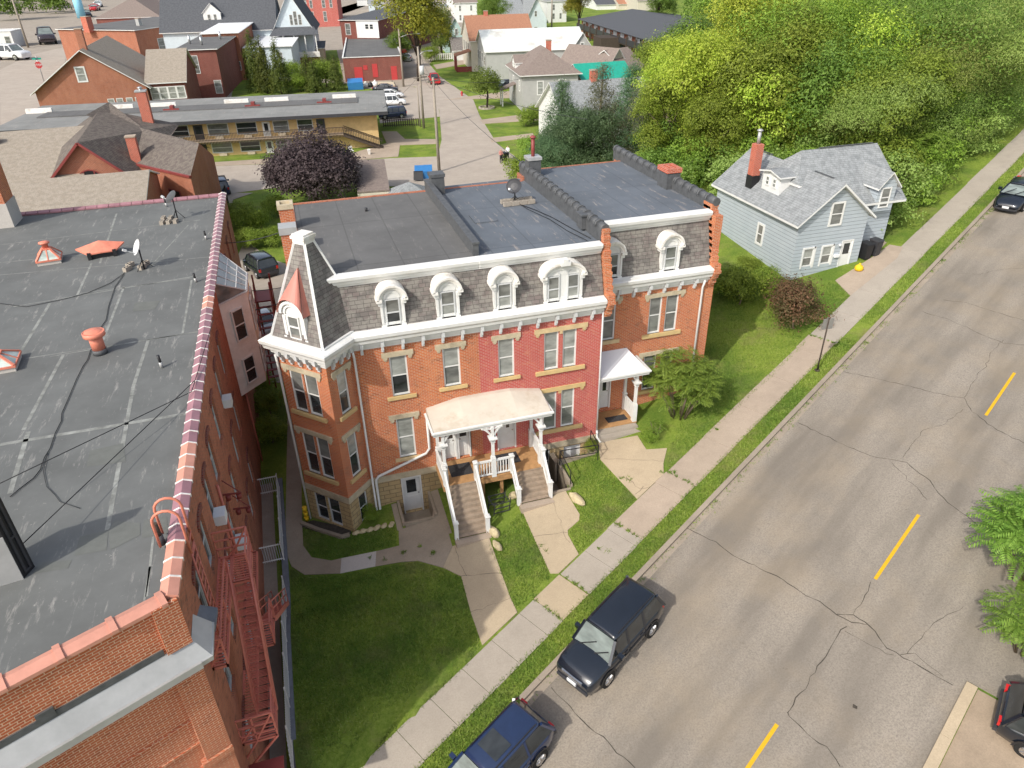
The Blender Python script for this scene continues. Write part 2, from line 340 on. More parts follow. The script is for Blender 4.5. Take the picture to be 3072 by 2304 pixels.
M['stained_white'] = m_plain('stained_white_roof', (.55, .50, .42), .7, .3, .08, 1.2, dirt=(.42, .34, .24))
M['wood'] = m_plain('tan_deck_boards', (.40, .225, .10), .7, .3, .2, 6)
M['wood_grey'] = m_plain('weathered_step_boards', (.30, .235, .175), .8, .2, .2, 5)
M['wood_new'] = m_plain('yellow_new_wood', (.5, .27, .08), .7, .3, .15, 5)
M['mat'] = m_plain('charcoal_doormat', (.05, .048, .05), .95, .1, .3, 14)
M['conc'] = m_concrete('sidewalk_concrete', (.39, .315, .245), .13, .35)
M['conc_tan'] = m_concrete('tan_concrete', (.44, .355, .245), .1, .25)
M['conc_grey'] = m_concrete('grey_concrete', (.375, .33, .275), .09, .25)
M['conc_dark'] = m_concrete('stained_concrete', (.33, .275, .21), .2, .45)
M['conc_white'] = m_concrete('new_pale_concrete', (.50, .47, .43), .05, .05)
M['kerb'] = m_concrete('kerb_concrete', (.31, .26, .205), .15, .45)
M['road'] = m_road('worn_asphalt', (.265, .232, .192))
M['lane'] = m_plain('yellow_lane_paint', (.60, .35, .015), .7, .3, .1, 7)
M['lot'] = m_concrete('dusty_asphalt', (.33, .285, .235), .2, .4)
M['backroad'] = m_concrete('pale_worn_pavement', (.40, .345, .29), .12, .3)
M['crack'] = m_plain('crack_filler', (.07, .06, .05), .9, .1, .3, 8)
M['grass'] = m_grass()
M['dirt'] = m_concrete('bare_dirt', (.32, .25, .18), .2, .3)
M['rubber'] = m_plain('tyre_rubber', (.02, .02, .02), .8, .2, .1, 5)
M['chrome'] = m_plain('bright_alloy', (.55, .55, .56), .25, .6, .05, 5, .9)
M['red_l'] = m_plain('red_lens', (.5, .015, .015), .2, .6, .1, 5)
M['amber'] = m_plain('amber_lens', (.8, .25, .03), .2, .6, .1, 5)
M['yellow'] = m_plain('yellow_plastic', (.75, .48, .02), .6, .3, .1, 4)
M['blue_bin'] = m_plain('bright_blue_paint', (.03, .17, .42), .4, .5, .1, 2)
M['yellow_wall'] = m_plain('yellow_stucco', (.62, .44, .21), .9, .2, .08, 2.5, dirt=(.5, .33, .15))
M['tan_paint'] = m_plain('tan_paint', (.5, .42, .31), .7, .3, .08, 3)
M['bark'] = m_plain('grey_bark', (.20, .16, .115), .95, .1, .3, 6)
M['bark_d'] = m_plain('dark_bark', (.07, .055, .045), .95, .1, .3, 6)
M['pole'] = m_plain('weathered_pole_wood', (.30, .26, .215), .9, .1, .15, 5)
M['siding_blue'] = m_siding('pale_blue_siding', (.44, .485, .52), .24, .4, (.38, .43, .47))
M['siding_grey'] = m_siding('light_grey_siding', (.42, .42, .405), .22, .8)
M['siding_white'] = m_siding('white_siding', (.74, .74, .72), .2, .75)
M['siding_cream'] = m_siding('cream_siding', (.60, .55, .46), .2, .78)
M['siding_aqua'] = m_siding('pale_aqua_siding', (.46, .60, .58), .2, .78)
M['siding_sky'] = m_siding('pale_sky_siding', (.60, .68, .72), .2, .8)
M['siding_dark'] = m_siding('dark_board_siding', (.10, .085, .075), .25, .6)
M['metal_roof'] = m_plain('white_metal_roof', (.60, .63, .61), .45, .4, .12, .6, dirt=(.45, .40, .34))
M['teal'] = m_plain('teal_roof', (.02, .30, .22), .6, .3, .12, 2)
M['rock'] = m_plain('cream_limestone_rock', (.50, .42, .26), .9, .2, .25, 3, dirt=(.3, .23, .13))
M['red_door'] = m_plain('flat_red_paint', (.45, .05, .05), .7, .3, .1, 4)
M['coping'] = m_plain('concrete_wall_top', (.16, .175, .20), .8, .3, .15, 3)
for k_, a_ in dict(leaf_green=((.11, .18, .02), (.20, .29, .035), (.30, .39, .06)), leaf_locust=((.15, .22, .04), (.25, .335, .07), (.35, .43, .12)),
                   leaf_yellow=((.20, .30, .025), (.36, .46, .04), (.50, .56, .09)), leaf_dark=((.07, .12, .02), (.13, .20, .03), (.20, .28, .05)),
                   leaf_purple=((.045, .03, .034), (.08, .058, .062), (.14, .105, .11)), leaf_pine=((.06, .11, .05), (.10, .17, .08), (.15, .24, .11)),
                   leaf_arbor=((.05, .08, .015), (.10, .14, .025), (.17, .20, .04)), leaf_sumac=((.09, .17, .025), (.17, .28, .04), (.27, .38, .07)),
                   leaf_rust=((.09, .10, .035), (.17, .15, .06), (.30, .17, .09)), leaf_grey=((.10, .12, .06), (.16, .18, .10), (.21, .21, .13)),
                   leaf_autumn=((.14, .16, .02), (.23, .23, .03), (.34, .29, .04))).items():
    M[k_] = m_leaf(k_, *a_)
k = NT('grass_blades', .7, .15); g = k.n('ShaderNodeNewGeometry'); v = k.uv(src='Object')
o = k.ramp(g.outputs['Random Per Island'], [(0, (.10, .17, .02)), (.6, (.185, .265, .04)), (1, (.29, .33, .09))])
o = k.mix(k.ramp(k.noise(v, .5, 5, .7), [(.5, G(0)), (.7, G(.75))]), o, (.22, .21, .08)); M['blades'] = k.col(k.mix(k.ramp(k.noise(v, .23, 4, .7), [(.4, G(.5)), (.6, G(0))]), o, (.035, .11, .015)))
def m_car(name, c, rough=.25):
    k = NT(name, rough, .5); k.b.inputs['Coat Weight'].default_value = .8; k.b.inputs['Coat Roughness'].default_value = .06; v = k.uv(src='Object')
    return k.col(k.ramp(k.noise(v, 1.5, 4, .7), [(.3, tuple(x*.85 for x in c)), (.7, tuple(x*1.15 for x in c))]))
for k_, c_ in dict(car_black=(.008, .012, .02), car_navy=(.03, .042, .09), car_white=(.72, .73, .74), car_red=(.45, .012, .015), car_silver=(.42, .43, .44), car_brown=(.03, .02, .025), car_blue=(.012, .025, .07)).items(): M[k_] = m_car(k_, c_)
# ---------------------------------------------------------------- ground, street, walks
HOLES = [(2.3, 3.7, 25.3, 27.3), (9.1, 10.05, 24.4, 27.3), (10.05, 12.0, 26.15, 27.3)]
def axis(lo, hi, dense, extra):
    a = set(extra); x = dense[0]
    while x <= dense[1]: a.add(round(x, 3)); x += 1.
    for s_, e in ((-1, lo), (1, hi)):
        x = dense[0] if s_ < 0 else dense[1]; st_ = 1.5
        while (x > lo) if s_ < 0 else (x < hi): x += s_*st_; st_ *= 1.12; a.add(round(x, 3))
    return sorted(a)
xs = axis(-900, 1100, (-20, 70), [h[0] for h in HOLES]+[h[1] for h in HOLES]+[-3.22, -3.15]); ys = axis(-60, 1700, (6, 80), [h[2] for h in HOLES]+[h[3] for h in HOLES])
mb = MB()
nx = len(xs); mb.V = [(x, y, hz(x, y)) for y in ys for x in xs]
for j in range(len(ys)-1):
    for i in range(nx-1):
        cx, cy = (xs[i]+xs[i+1])/2, (ys[j]+ys[j+1])/2
        if any(a < cx < b and c < cy < d for a, b, c, d in HOLES): continue
        mb.F.append((j*nx+i, j*nx+i+1, (j+1)*nx+i+1, (j+1)*nx+i)); mb.M.append(0); mb.S.append(False)
struct(mb.build('ground', M['grass']))
def sheet(name, poly, mat, off=.012, parent=None, thick=.12, fine=False):
    mb = MB()
    if not fine: mb.prism(poly, lambda x, y: hz(x, y)-thick, lambda x, y: hz(x, y)+off)
    else:
        x0, x1 = min(p[0] for p in poly), max(p[0] for p in poly); y0, y1 = min(p[1] for p in poly), max(p[1] for p in poly)
        bm = bmesh.new(); f = bm.faces.new([bm.verts.new((p[0], p[1], 0)) for p in poly]); stp = max(1.2, (x1-x0)/70, (y1-y0)/70)
        for ax, lo, hi in ((0, x0, x1), (1, y0, y1)):
            c = lo+stp
            while c < hi:
                no = (1, 0, 0) if ax == 0 else (0, 1, 0)
                bmesh.ops.bisect_plane(bm, geom=bm.verts[:]+bm.edges[:]+bm.faces[:], plane_co=(c if ax == 0 else 0, c if ax == 1 else 0, 0), plane_no=no); c += stp
        bm.normal_update()
        for f in bm.faces: mb.f([(v.co.x, v.co.y, hz(v.co.x, v.co.y)+off) for v in (f.verts if f.normal.z > 0 else reversed(list(f.verts)))])
        bm.free()
    return struct(mb.build(name, mat, parent))
def strip(pts, w): # left & right offset of polyline
    out = []
    P = [np.array(p[:2]) for p in pts]
    for i, p in enumerate(P):
        d = nrm(P[min(i+1, len(P)-1)]-P[max(i-1, 0)]); n = np.array((-d[1], d[0])); ww = w[i] if hasattr(w, '__len__') else w
        out.append((p-n*ww/2, p+n*ww/2))
    return out
# street
A0, A1 = -60, 130
road = sheet('road', [st(A0, 2.0), st(A0, -9.0), st(A1, -9.0), st(A1, 2.0)], M['road'], .004, thick=.01)
rng = random.Random(3)
def cracks(lines, parent, off=.009):
    mb = MB()
    for (w, pts) in lines:
        P = [gnd(*p) for p in pts]; Q = [P[0]]
        for a, b in zip(P, P[1:]):
            n = max(2, int(math.dist(a, b)/.22)); nn = nrm((-(b[1]-a[1]), b[0]-a[0]))
            for i in range(1, n+1):
                t = i/n; jt = rng.gauss(0, .035) if i < n else 0
                Q.append((a[0]+(b[0]-a[0])*t+nn[0]*jt, a[1]+(b[1]-a[1])*t+nn[1]*jt))
        s = strip(Q, [w*.62*rng.uniform(.3, 1.3) for _ in Q])
        for (a, b), (c, d) in zip(s, s[1:]): mb.f([(q[0], q[1], hz(q[0], q[1])+off) for q in (a, c, d, b)])
    o = mb.build('crack', M['crack'], parent); return o
cracks([(.05, [(2393, 1268), (2543, 1341), (2612, 1368), (2675, 1379), (2720, 1387), (2790, 1442), (2815, 1480), (2860, 1520), (2920, 1565)]),
        (.035, [(2675, 1388), (2735, 1450), (2782, 1500)]), (.03, [(2708, 1374), (2770, 1290), (2830, 1275), (2888, 1228)]),
        (.05, [(2530, 1115), (2700, 1152), (2850, 1190), (2893, 1194), (2915, 1235), (2990, 1290), (3072, 1330)]), (.03, [(2893, 1192), (2925, 1140), (2965, 1085), (2970, 1060), (3010, 1020)]),
        (.055, [(2035, 1572), (2130, 1620), (2215, 1675), (2330, 1728), (2400, 1775), (2460, 1805), (2510, 1845), (2555, 1868), (2600, 1875)]),
        (.06, [(2510, 1843), (2560, 1845), (2610, 1880), (2660, 1945), (2710, 1975), (2760, 2000), (2810, 2030), (2858, 2056)]),
        (.035, [(2700, 1965), (2745, 1960), (2790, 2000), (2830, 2030)]), (.03, [(2720, 1962), (2765, 1915), (2800, 1870), (2840, 1845), (2890, 1820)]),
        (.045, [(2612, 1745), (2590, 1800), (2560, 1842)]), (.05, [(2540, 1880), (2505, 1920), (2465, 1985), (2430, 2030), (2400, 2080), (2370, 2130), (2368, 2150), (2420, 2200), (2480, 2240), (2520, 2300)]),
        (.05, [(1654, 2063), (1690, 2100), (1725, 2140), (1765, 2180), (1810, 2210), (1850, 2260), (1905, 2304)]),
        (.03, [(2534, 1893), (2600, 1930), (2680, 1965)]), (.03, [(2870, 820), (2940, 823), (2990, 812), (3035, 805), (3072, 804)]), (.04, [(2830, 900), (2900, 908), (2980, 935), (3072, 962)]), (.04, [(2770, 935), (2850, 960), (2960, 1010), (3010, 1030), (3072, 1035)])], road)
mb = MB()
for s0, s1 in ((-15.3, -11.), (-3.1, 1.32), (8.85, 13.06), (21.04, 25.2), (33.2, 37.4), (45.4, 49.6), (57.6, 61.8)):
    n = 8; pts = [st(s0+(s1-s0)*i/n, -5.0) for i in range(n+1)]
    m1 = MB()
    for (a, b), (c, d) in zip(strip(pts, .13), strip(pts, .13)[1:]): m1.f([(q[0], q[1], hz(*q)+.009) for q in (a, c, d, b)])
    m1.build('lane_line', M['lane'], road)
def kerb(name, a0, a1, p0, p1, h, mat):
    m1 = MB(); n = int((a1-a0)/2.4)+1
    for i in range(n):
        s, e = a0+(a1-a0)*i/n, a0+(a1-a0)*(i+1)/n-.012
        poly = [st(s, p0), st(e, p0), st(e, p1), st(s, p1)]
        m1.prism(poly, lambda x, y: hz(x, y)-.1, lambda x, y: hz(x, y)+h)
    return struct(m1.build(name, mat))
kerb('kerb', -60, 100, 2.0, 2.22, .13, M['kerb'])
kerb('kerb', -40, 6.6, -9.32, -8.98, .12, M['conc_tan'])
m1 = MB(); x_, y_ = gnd(2565, 2120); m1.lathe([(.1, 0), (.1, .012)], (x_, y_, hz(x_, y_)), 4); m1.build('pothole', M['crack'], road)
# sidewalk slabs
for (a, b, mt) in ((-60, -.25, 'conc_grey'), (-.25, 1.35, 'conc_tan'), (1.35, 4.9, 'conc_grey'), (4.9, 8.9, 'conc'), (8.9, 22.8, 'conc'), (22.8, 60, 'conc_grey'), (60, 120, 'conc_grey')):
    m1 = MB(); q = a
    while q < b-.05:
        e = min(b, q+1.55 if (b < 5 or a >= 60) else q+3.1)
        wob = rng.uniform(-.03, .03); m1.prism([st(q+.01, 3.12+wob), st(e-.01, 3.12+wob), st(e-.01, 4.68+wob), st(q+.01, 4.68+wob)], lambda x, y: hz(x, y)-.1, lambda x, y: hz(x, y)+.03); q = e
    struct(m1.build('sidewalk', M[mt]))
def pg(*px): return [gnd(*p) for p in px]
def ccw(p):
    a = sum(p[i][0]*p[(i+1) % len(p)][1]-p[(i+1) % len(p)][0]*p[i][1] for i in range(len(p))); return p if a > 0 else p[::-1]
def sheetp(name, px, mat, off=.02, **k): return sheet(name, ccw(pg(*px)), mat, off, **k)
fp1 = sheetp('footpath', [(1358, 1640), (1465, 1608), (1507, 1728), (1532, 1797), (1552, 1838), (1447, 1937), (1413, 1840), (1384, 1730), (1330, 1704)], M['conc_tan'], .036)
fp2 = sheetp('footpath', [(1565, 1530), (1696, 1473), (1739, 1545), (1737, 1562), (1703, 1592), (1704, 1606), (1736, 1664), (1676, 1721), (1651, 1721), (1600, 1610)], M['conc_tan'], .036)
fp3 = sheetp('footpath', [(1795, 1330), (1912, 1308), (1939, 1350), (2001, 1346), (1990, 1391), (1991, 1423), (1912, 1498), (1848, 1430), (1800, 1378)], M['conc_tan'], .036)
sheetp('footpath', [(2506, 842), (2620, 770), (2668, 735), (2708, 742), (2692, 775), (2551, 888)], M['conc'], .034)
sheetp('footpath', [(2622, 768), (2590, 745), (2615, 715), (2660, 728)], M['conc_dark'], .038)
sheetp('footpath', [(865, 1150), (905, 1150), (905, 1499), (907, 1575), (910, 1638), (935, 1673), (994, 1683), (1025, 1676), (1021, 1721), (914, 1725), (875, 1700), (855, 1650)], M['conc_dark'], .03)
sheetp('footpath', [(1025, 1676), (1129, 1655), (1126, 1700), (1021, 1721)], M['conc_white'], .032)
sheetp('footpath', [(1129, 1655), (1198, 1638), (1195, 1565), (1212, 1605), (1290, 1603), (1300, 1530), (1325, 1527), (1357, 1640), (1330, 1704), (1254, 1683), (1202, 1687), (1126, 1700)], M['conc_dark'], .028)
cracks([(.025, [(1366, 1645), (1400, 1730)]), (.03, [(1384, 1730), (1507, 1722)]), (.02, [(1412, 1838), (1550, 1790)])], fp1, .041)
cracks([(.02, [(1655, 1500), (1690, 1600), (1710, 1630)]), (.025, [(1600, 1612), (1704, 1600)])], fp2, .041)
cracks([(.03, [(1850, 1430), (1885, 1440), (1920, 1468), (1950, 1462)]), (.03, [(1905, 1485), (1930, 1460)]), (.02, [(1812, 1378), (1990, 1385)])], fp3, .041)
for r_ in ([(1.95, 24.0), (4.2, 24.0), (4.2, 25.16), (1.95, 25.16)], [(3.84, 25.16), (4.2, 25.16), (4.2, 26.95), (3.84, 26.95)], [(1.9, 25.16), (2.16, 25.16), (2.16, 26.9), (1.9, 26.9)]): sheet('footpath', r_, M['conc_dark'], .026)
# pits beside the foundations
m1 = MB()
def pit(x0, x1, y0, y1, zb, skirt=.12):
    for (fr_, L) in ((frame((x0, y0), (x1, y0)), x1-x0), (frame((x1, y0), (x1, y1)), y1-y0), (frame((x0, y1), (x0, y0)), y1-y0)):
        m1.fbox(fr_, -skirt*0, L, 0, skirt, zb-.1, max(hz(*fr_(0, 0, 0)[:2]), hz(*fr_(L, 0, 0)[:2]))+.05)
    m1.box(x0, x1, y0, y1, zb-.1, zb)
pit(2.3, 3.7, 25.3, 27.0, -.9); pit(9.1, 10.05, 24.4, 27.0, -.45); pit(10.05, 12.0, 26.15, 27.0, -.06)
m1.box(2.3, 3.7, 25.3, 25.65, -.9, -.35); m1.box(2.3, 3.7, 25.65, 26.0, -.9, -.62)
struct(m1.build('light_well', M['conc_dark']))
# planting strip edging in front of the tower
m1 = MB(); q = pg((907, 1570), (905, 1583), (1030, 1618), (1055, 1600), (1050, 1585), (940, 1562))
m1.prism(ccw(q), lambda x, y: hz(x, y)-.1, lambda x, y: hz(x, y)+.03); struct(m1.build('gravel', M['crack']))
m1 = MB(); e = pg((905, 1572), (955, 1592), (1025, 1614), (1050, 1607))
for a, b in zip(e, e[1:]): m1.bar((*a, hz(*a)+.04), (*b, hz(*b)+.04), .16, .2)
struct(m1.build('kerb', M['conc_dark']))
# right verge: gravel lot with bare soil
sheet('driveway', [st(6.7, -8.98), st(11.5, -9.0), st(12, -16), st(6.7, -16)][::-1], M['road'], .015)
sheet('soil', ccw([st(-14, -9.34), st(6.6, -9.34), st(6.6, -20), st(-14, -20)]), M['dirt'], .02)
sheet('gutter', [st(-60, 1.72), st(100, 1.72), st(100, 2.0), st(-60, 2.0)], M['kerb'], .008)
# alley and yard behind the row
sheetp('parking_lot', [(735, 720), (800, 770), (880, 800), (880, 1150), (790, 1150), (700, 800)], M['lot'], .05, fine=True)
# ------------- back streets
def far_sheet(name, px, mat, off=.03, fine=False): return sheet(name, ccw(pg(*px)), M[mat], off, thick=.3, fine=fine)
sheet('town_paving', ccw(pg((-60, 430), (-60, -60), (600, -80), (1330, -80), (1420, 60), (1330, 150), (1290, 190), (1240, 262), (1130, 266), (700, 262), (690, 310), (-60, 330))), M['lot'], .02, thick=.3)
far_sheet('lawn', [(935, 155), (1010, 150), (1030, 235), (930, 240)], 'grass', .05); far_sheet('lawn', [(560, 250), (740, 240), (1050, 252), (1050, 270), (560, 272)], 'grass', .05)
far_sheet('back_street', [(1290, 560), (1325, 420), (1318, 330), (1290, 268), (1215, 255), (1205, 225), (1185, 190), (1160, 150), (1145, 120), (1200, 108), (1235, 160), (1290, 195), (1318, 228), (1360, 258), (1420, 300), (1440, 350), (1490, 430), (1545, 470), (1570, 560)], 'backroad', .03)
far_sheet('alley', [(600, 530), (620, 500), (880, 490), (1060, 482), (1180, 475), (1320, 470), (1320, 560), (1160, 560), (1160, 545), (860, 560), (700, 580), (660, 580)], 'backroad', .04, True)
far_sheet('back_street', [(0, 420), (0, 210), (90, 165), (200, 140), (195, 185), (160, 260), (120, 330), (60, 360)], 'backroad', .03)
far_sheet('parking_lot', [(1130, 270), (1215, 262), (1305, 262), (1320, 350), (1140, 370)], 'backroad', .036)
far_sheet('footpath', [(1160, 430), (1145, 395), (1190, 395), (1215, 418), (1310, 418), (1312, 432), (1200, 436), (1195, 470), (1050, 482), (880, 488), (600, 500), (600, 490), (1050, 462)], 'conc', .05)
far_sheet('footpath', [(1590, 265), (1690, 262), (1700, 290), (1330, 300)], 'conc', .04)
far_sheet('footpath', [(1440, 360), (1560, 345), (1700, 340), (1700, 355), (1450, 372)], 'conc', .04)
far_sheet('footpath', [(1300, 195), (1400, 178), (1410, 190), (1310, 208)], 'conc', .04)
far_sheet('footpath', [(1470, 415), (1600, 400), (1600, 412), (1475, 428)], 'conc', .04)
far_sheet('yard', [(1450, 130), (1700, 150), (1740, 240), (1640, 250), (1550, 200)], 'lot', .03)
far_sheet('footpath', [(560, 620), (640, 585), (700, 580), (760, 580), (700, 600), (690, 640)], 'lot', .06, fine=True)
# ---------------------------------------------------------------- brick row house with corner tower
def window(parent, fr, u0, u1, z0, z1, rec=.12, up='glass_b', lo='glass_m', sill=None, lintel=None, wm='white', name='window', t=.07, split=.5, arch=False):
    m = MB(); o0, o1 = -rec, -rec+.07
    m.fbox(fr, u0, u0+t, o0, o1, z0, z1); m.fbox(fr, u1-t, u1, o0, o1, z0, z1); m.fbox(fr, u0+t, u1-t, o0, o1-.003, z1-t, z1); m.fbox(fr, u0+t, u1-t, o0, o1-.003, z0, z0+t*1.1)
    zm = z0+(z1-z0)*split; m.fbox(fr, u0+t, u1-t, o0, o1-.01, zm-.025, zm+.03)
    w = m.build(name, M[wm], parent)
    m = MB(); m.f([fr(u0+t, o0+.045, zm), fr(u1-t, o0+.045, zm), fr(u1-t, o0+.045, z1-t), fr(u0+t, o0+.045, z1-t)], 0)
    m.f([fr(u0+t, o0+.02, z0+t), fr(u1-t, o0+.02, z0+t), fr(u1-t, o0+.02, zm), fr(u0+t, o0+.02, zm)], 1)
    m.build('pane', [M[up], M[lo]], w)
    if sill:
        m = MB(); m.fbox(fr, u0-sill[1], u1+sill[1], -rec, .09, z0-.16, z0); m.build('sill', M[sill[0]], w)
    if lintel:
        m = MB(); lint(m, fr, u0, u1, z1); m.build('lintel', M[lintel], w)
    return w
def lint(m, fr, u0, u1, z1):
    m.fbox(fr, u0-.3, u1+.3, -.1, .06, z1, z1+.22)
    for a, b in ((u0-.24, u0-.06), (u1+.06, u1+.24)): m.fbox(fr, a, b, 0, .055, z1-.1, z1); m.fbox(fr, a+.03, b-.03, 0, .04, z1-.17, z1-.1)
def door(parent, fr, u0, u1, z0, z1, mat='white', glass=None, rec=.12, panels=True, knob=1, wm='white', t=.07):
    m = MB(); m.fbox(fr, u0, u0+t, -rec, .03, z0, z1); m.fbox(fr, u1-t, u1, -rec, .03, z0, z1); m.fbox(fr, u0+t, u1-t, -rec, .027, z1-t, z1)
    d = m.build('door', M[wm], parent); m = MB(); a, b = u0+t, u1-t
    m.fbox(fr, a, b, -rec, -rec+.04, z0, z1-t)
    w = b-a
    if panels: m.fbox(fr, a+w*.16, b-w*.16, -rec+.04, -rec+.055, z0+.15, z0+(z1-z0)*.4)
    m.build('leaf', M[mat], d)
    if glass:
        m = MB(); g0, g1, g2, g3 = glass; m.fbox(fr, a+w*g0, a+w*g1, -rec+.04, -rec+.05, z0+(z1-z0)*g2, z0+(z1-z0)*g3); m.build('pane', M['glass'], d)
    m = MB(); uu = b-.09 if knob > 0 else a+.09; p = fr(uu, -rec+.08, z0+1.0); m.tube([fr(uu, -rec+.03, z0+1.), p], .03, 8); m.build('handle', M['chrome'], d)
    return d
row = thing('row_house', 'orange and red brick row house with dormered grey mansard and pointed corner tower', 'row house')
F1 = frame((0, 27), (12.45, 27)); F2 = frame((12.45, 28.6), (18.7, 28.6)); FL = frame((-1.8, 27.7), (0, 25.9)); FR_ = frame((0, 25.9), (1.1, 27.0))
WX = 6.57
w2 = [(2.62, 3.38, 5.8, 7.78), (4.93, 5.7, 5.83, 7.78), (7.45, 8.2, 5.83, 7.78), (9.62, 10.32, 5.8, 7.76), (10.52, 11.2, 5.8, 7.76)]
w1 = [(2.6, 3.38, 2.45, 4.62), (9.58, 10.27, 2.45, 4.6), (10.5, 11.18, 2.45, 4.6)]
dr = [(4.6, 6.02, 1.78, 3.95), (7.28, 8.22, 1.8, 3.95)]
hol = w2+w1+dr
m = MB(); m.wall(F1, 1.1, WX, 1.61, 9.0, [h for h in hol if h[1] < WX]); m.build('brick_wall', M['brick'], row)
m = MB(); m.wall(F1, WX, 12.45, 1.61, 9.0, [h for h in hol if h[0] > WX]); m.f([F1(12.45, 0, .5), (12.45, 28.6, .5), (12.45, 28.6, 9), F1(12.45, 0, 9)]); m.build('brick_wall', M['red_brick'], row)
bh = [(2.5, 3.46, -.88, 1.27), (9.4, 10.0, -.34, 1.25), (10.7, 11.64, -.03, 1.2)]
m = MB(); m.wall(F1, 1.1, 12.45, -2, 1.28, bh, depth=.25); m.build('stone_wall', M['stone'], row)
m = MB(); m.fbox(F1, 1.1, 12.47, -.1, .035, 1.28, 1.61); m.build('water_table', M['ashlar'], row)
# tower walls
tl = [(.42, 1.12, 0), (1.22, 1.92, 0)]
hl = [(a, b, z0, z1) for a, b, _ in tl for z0, z1 in ((5.75, 7.75), (2.4, 4.62))]; hr = [(.5, 1.12, 5.75, 7.75), (.5, 1.12, 2.4, 4.62)]
for fr_, L, hh, hb in ((FL, 2.546, hl, [(.42, 1.12, -.35, 1.2), (1.22, 1.92, -.35, 1.2)]), (FR_, 1.556, hr, [(.62, 1.2, -.35, 1.2)])):
    m = MB(); m.wall(fr_, 0, L, 1.61, 9.0, hh); m.build('brick_wall', M['brick'], row)
    m = MB(); m.wall(fr_, 0, L, -2, 1.28, hb, depth=.2); m.build('stone_wall', M['stone'], row)
    m = MB(); m.fbox(fr_, -.02, L+.01, -.1, .035, 1.28, 1.61); m.build('water_table', M['ashlar'], row)
for a, b, z0, z1 in hl: window(row, FL, a, b, z0, z1, up='glass_m', lo='glass')
for a, b, z0, z1 in hr: window(row, FR_, a, b, z0, z1, up='glass_b', lo='glass')
for a, b, z0, z1 in [(.42, 1.12, -.35, 1.2), (1.22, 1.92, -.35, 1.2)]: window(row, FL, a, b, z0, z1, up='glass', lo='glass', wm='grey_trim')
window(row, FR_, .62, 1.2, -.35, 1.2, up='glass', lo='glass', wm='grey_trim')
for z0, z1 in ((5.75, 7.75), (2.4, 4.62)):
    for fr_, a, b in ((FL, .42, 1.92), (FR_, .5, 1.12)):
        m = MB(); m.fbox(fr_, a-.22, b+.22, -.1, .1, z0-.17, z0); m.build('sill', M['sill_yellow'], row)
        m = MB(); lint(m, fr_, a, b, z1); m.build('lintel', M['ashlar'], row)
for i, (a, b, z0, z1) in enumerate(w2[:3]): window(row, F1, a, b, z0, z1, up='glass_b', lo=('glass', 'glass_m', 'glass_b')[i], sill=('sill_yellow' if i else 'sill_yellow', .26), lintel='ashlar')
for a, b, z0, z1 in w2[3:]: window(row, F1, a, b, z0, z1, lo='glass_b')
a, b, z0, z1 = w1[0]; window(row, F1, a, b, z0, z1, lo='glass_b', sill=('sill', .22), lintel='ashlar')
for a, b, z0, z1 in w1[1:]: window(row, F1, a, b, z0, z1)
for z0, z1, lm in ((5.8, 7.76, 'sill'), (2.45, 4.6, 'sill_yellow')):
    m = MB(); m.fbox(F1, 9.2, 11.62, -.1, .1, z0-.19, z0); m.build('sill', M['sill_yellow'], row)
    m = MB(); lint(m, F1, 9.45, 11.4, z1); m.fbox(F1, 10.35, 10.49, 0, .05, z1-.16, z1); m.build('lintel', M[lm], row)
door(row, F1, 2.5, 3.46, -.88, 1.27, glass=(.22, .78, .5, .85), rec=.22)
for a, b, kn in ((4.66, 5.31, 1), (5.33, 5.97, -1)): door(row, F1, a, b, 1.78, 3.93, glass=(.18, .82, .52, .88), knob=kn, rec=.2)
door(row, F1, 7.28, 8.22, 1.8, 3.93, glass=(.5, .7, .55, .85), panels=False)
window(row, F1, 9.4, 10.0, -.34, 1.25, up='glass', lo='glass', rec=.2)
m = MB(); m.fbox(F1, 10.7, 11.64, -.2, -.14, -.03, 1.2); m.build('shutter', M['white_metal'], row)
# right-hand section
h2 = [(.75, 1.4, 5.95, 8.0), (3.2, 3.88, 5.9, 7.88), (4.1, 4.78, 5.9, 7.88), (3.15, 3.86, 2.62, 4.66), (4.1, 4.8, 2.62, 4.66), (.75, 1.38, 1.95, 4.0)]
m = MB(); m.wall(F2, 0, 6.25, 1.7, 9.0, h2); m.build('brick_wall', M['brick'], row)
m = MB(); m.wall(F2, 0, 6.25, -1, 1.7, [(3.5, 4.4, .5, 1.3)]); m.build('stone_wall', M['ashlar'], row)
for i, (a, b, z0, z1) in enumerate(h2[:5]): window(row, F2, a, b, z0, z1, up='glass_m', lo='glass_m' if i < 3 else 'glass')
door(row, F2, .75, 1.38, 1.95, 4.0, glass=(.3, .7, .5, .85))
window(row, F2, 3.5, 4.4, .5, 1.3, up='glass', lo='glass', wm='grey_trim')
for a, b, z0, z1, sm1 in ((3.2, 4.78, 5.9, 7.88, 'sill_yellow'), (.75, 1.4, 5.95, 8.0, 'sill'), (3.15, 4.8, 2.62, 4.66, 'sill_yellow')):
    m = MB(); m.fbox(F2, a-.3, b+.25, -.1, .1, z0-.19, z0); m.build('sill', M[sm1], row)
    m = MB(); lint(m, F2, a, b, z1); m.build('lintel', M['ashlar'], row)
# other outside walls
m = MB()
m.box(-.35, 12.3, 38.3, 38.5, -2, 11.4); m.box(12.5, 18.9, 39.3, 39.5, -2, 11.7); m.box(-.4, -.2, 29.2, 38.4, -2, 11.4); m.box(12.3, 12.5, 38.4, 39.4, -2, 11.6)
m.f([(-.4, 29.3, -2), (-1.8, 27.7, -2), (-1.8, 27.7, 9), (-.4, 29.3, 9)])
m.build('rear_wall', M['brick_side'], row)
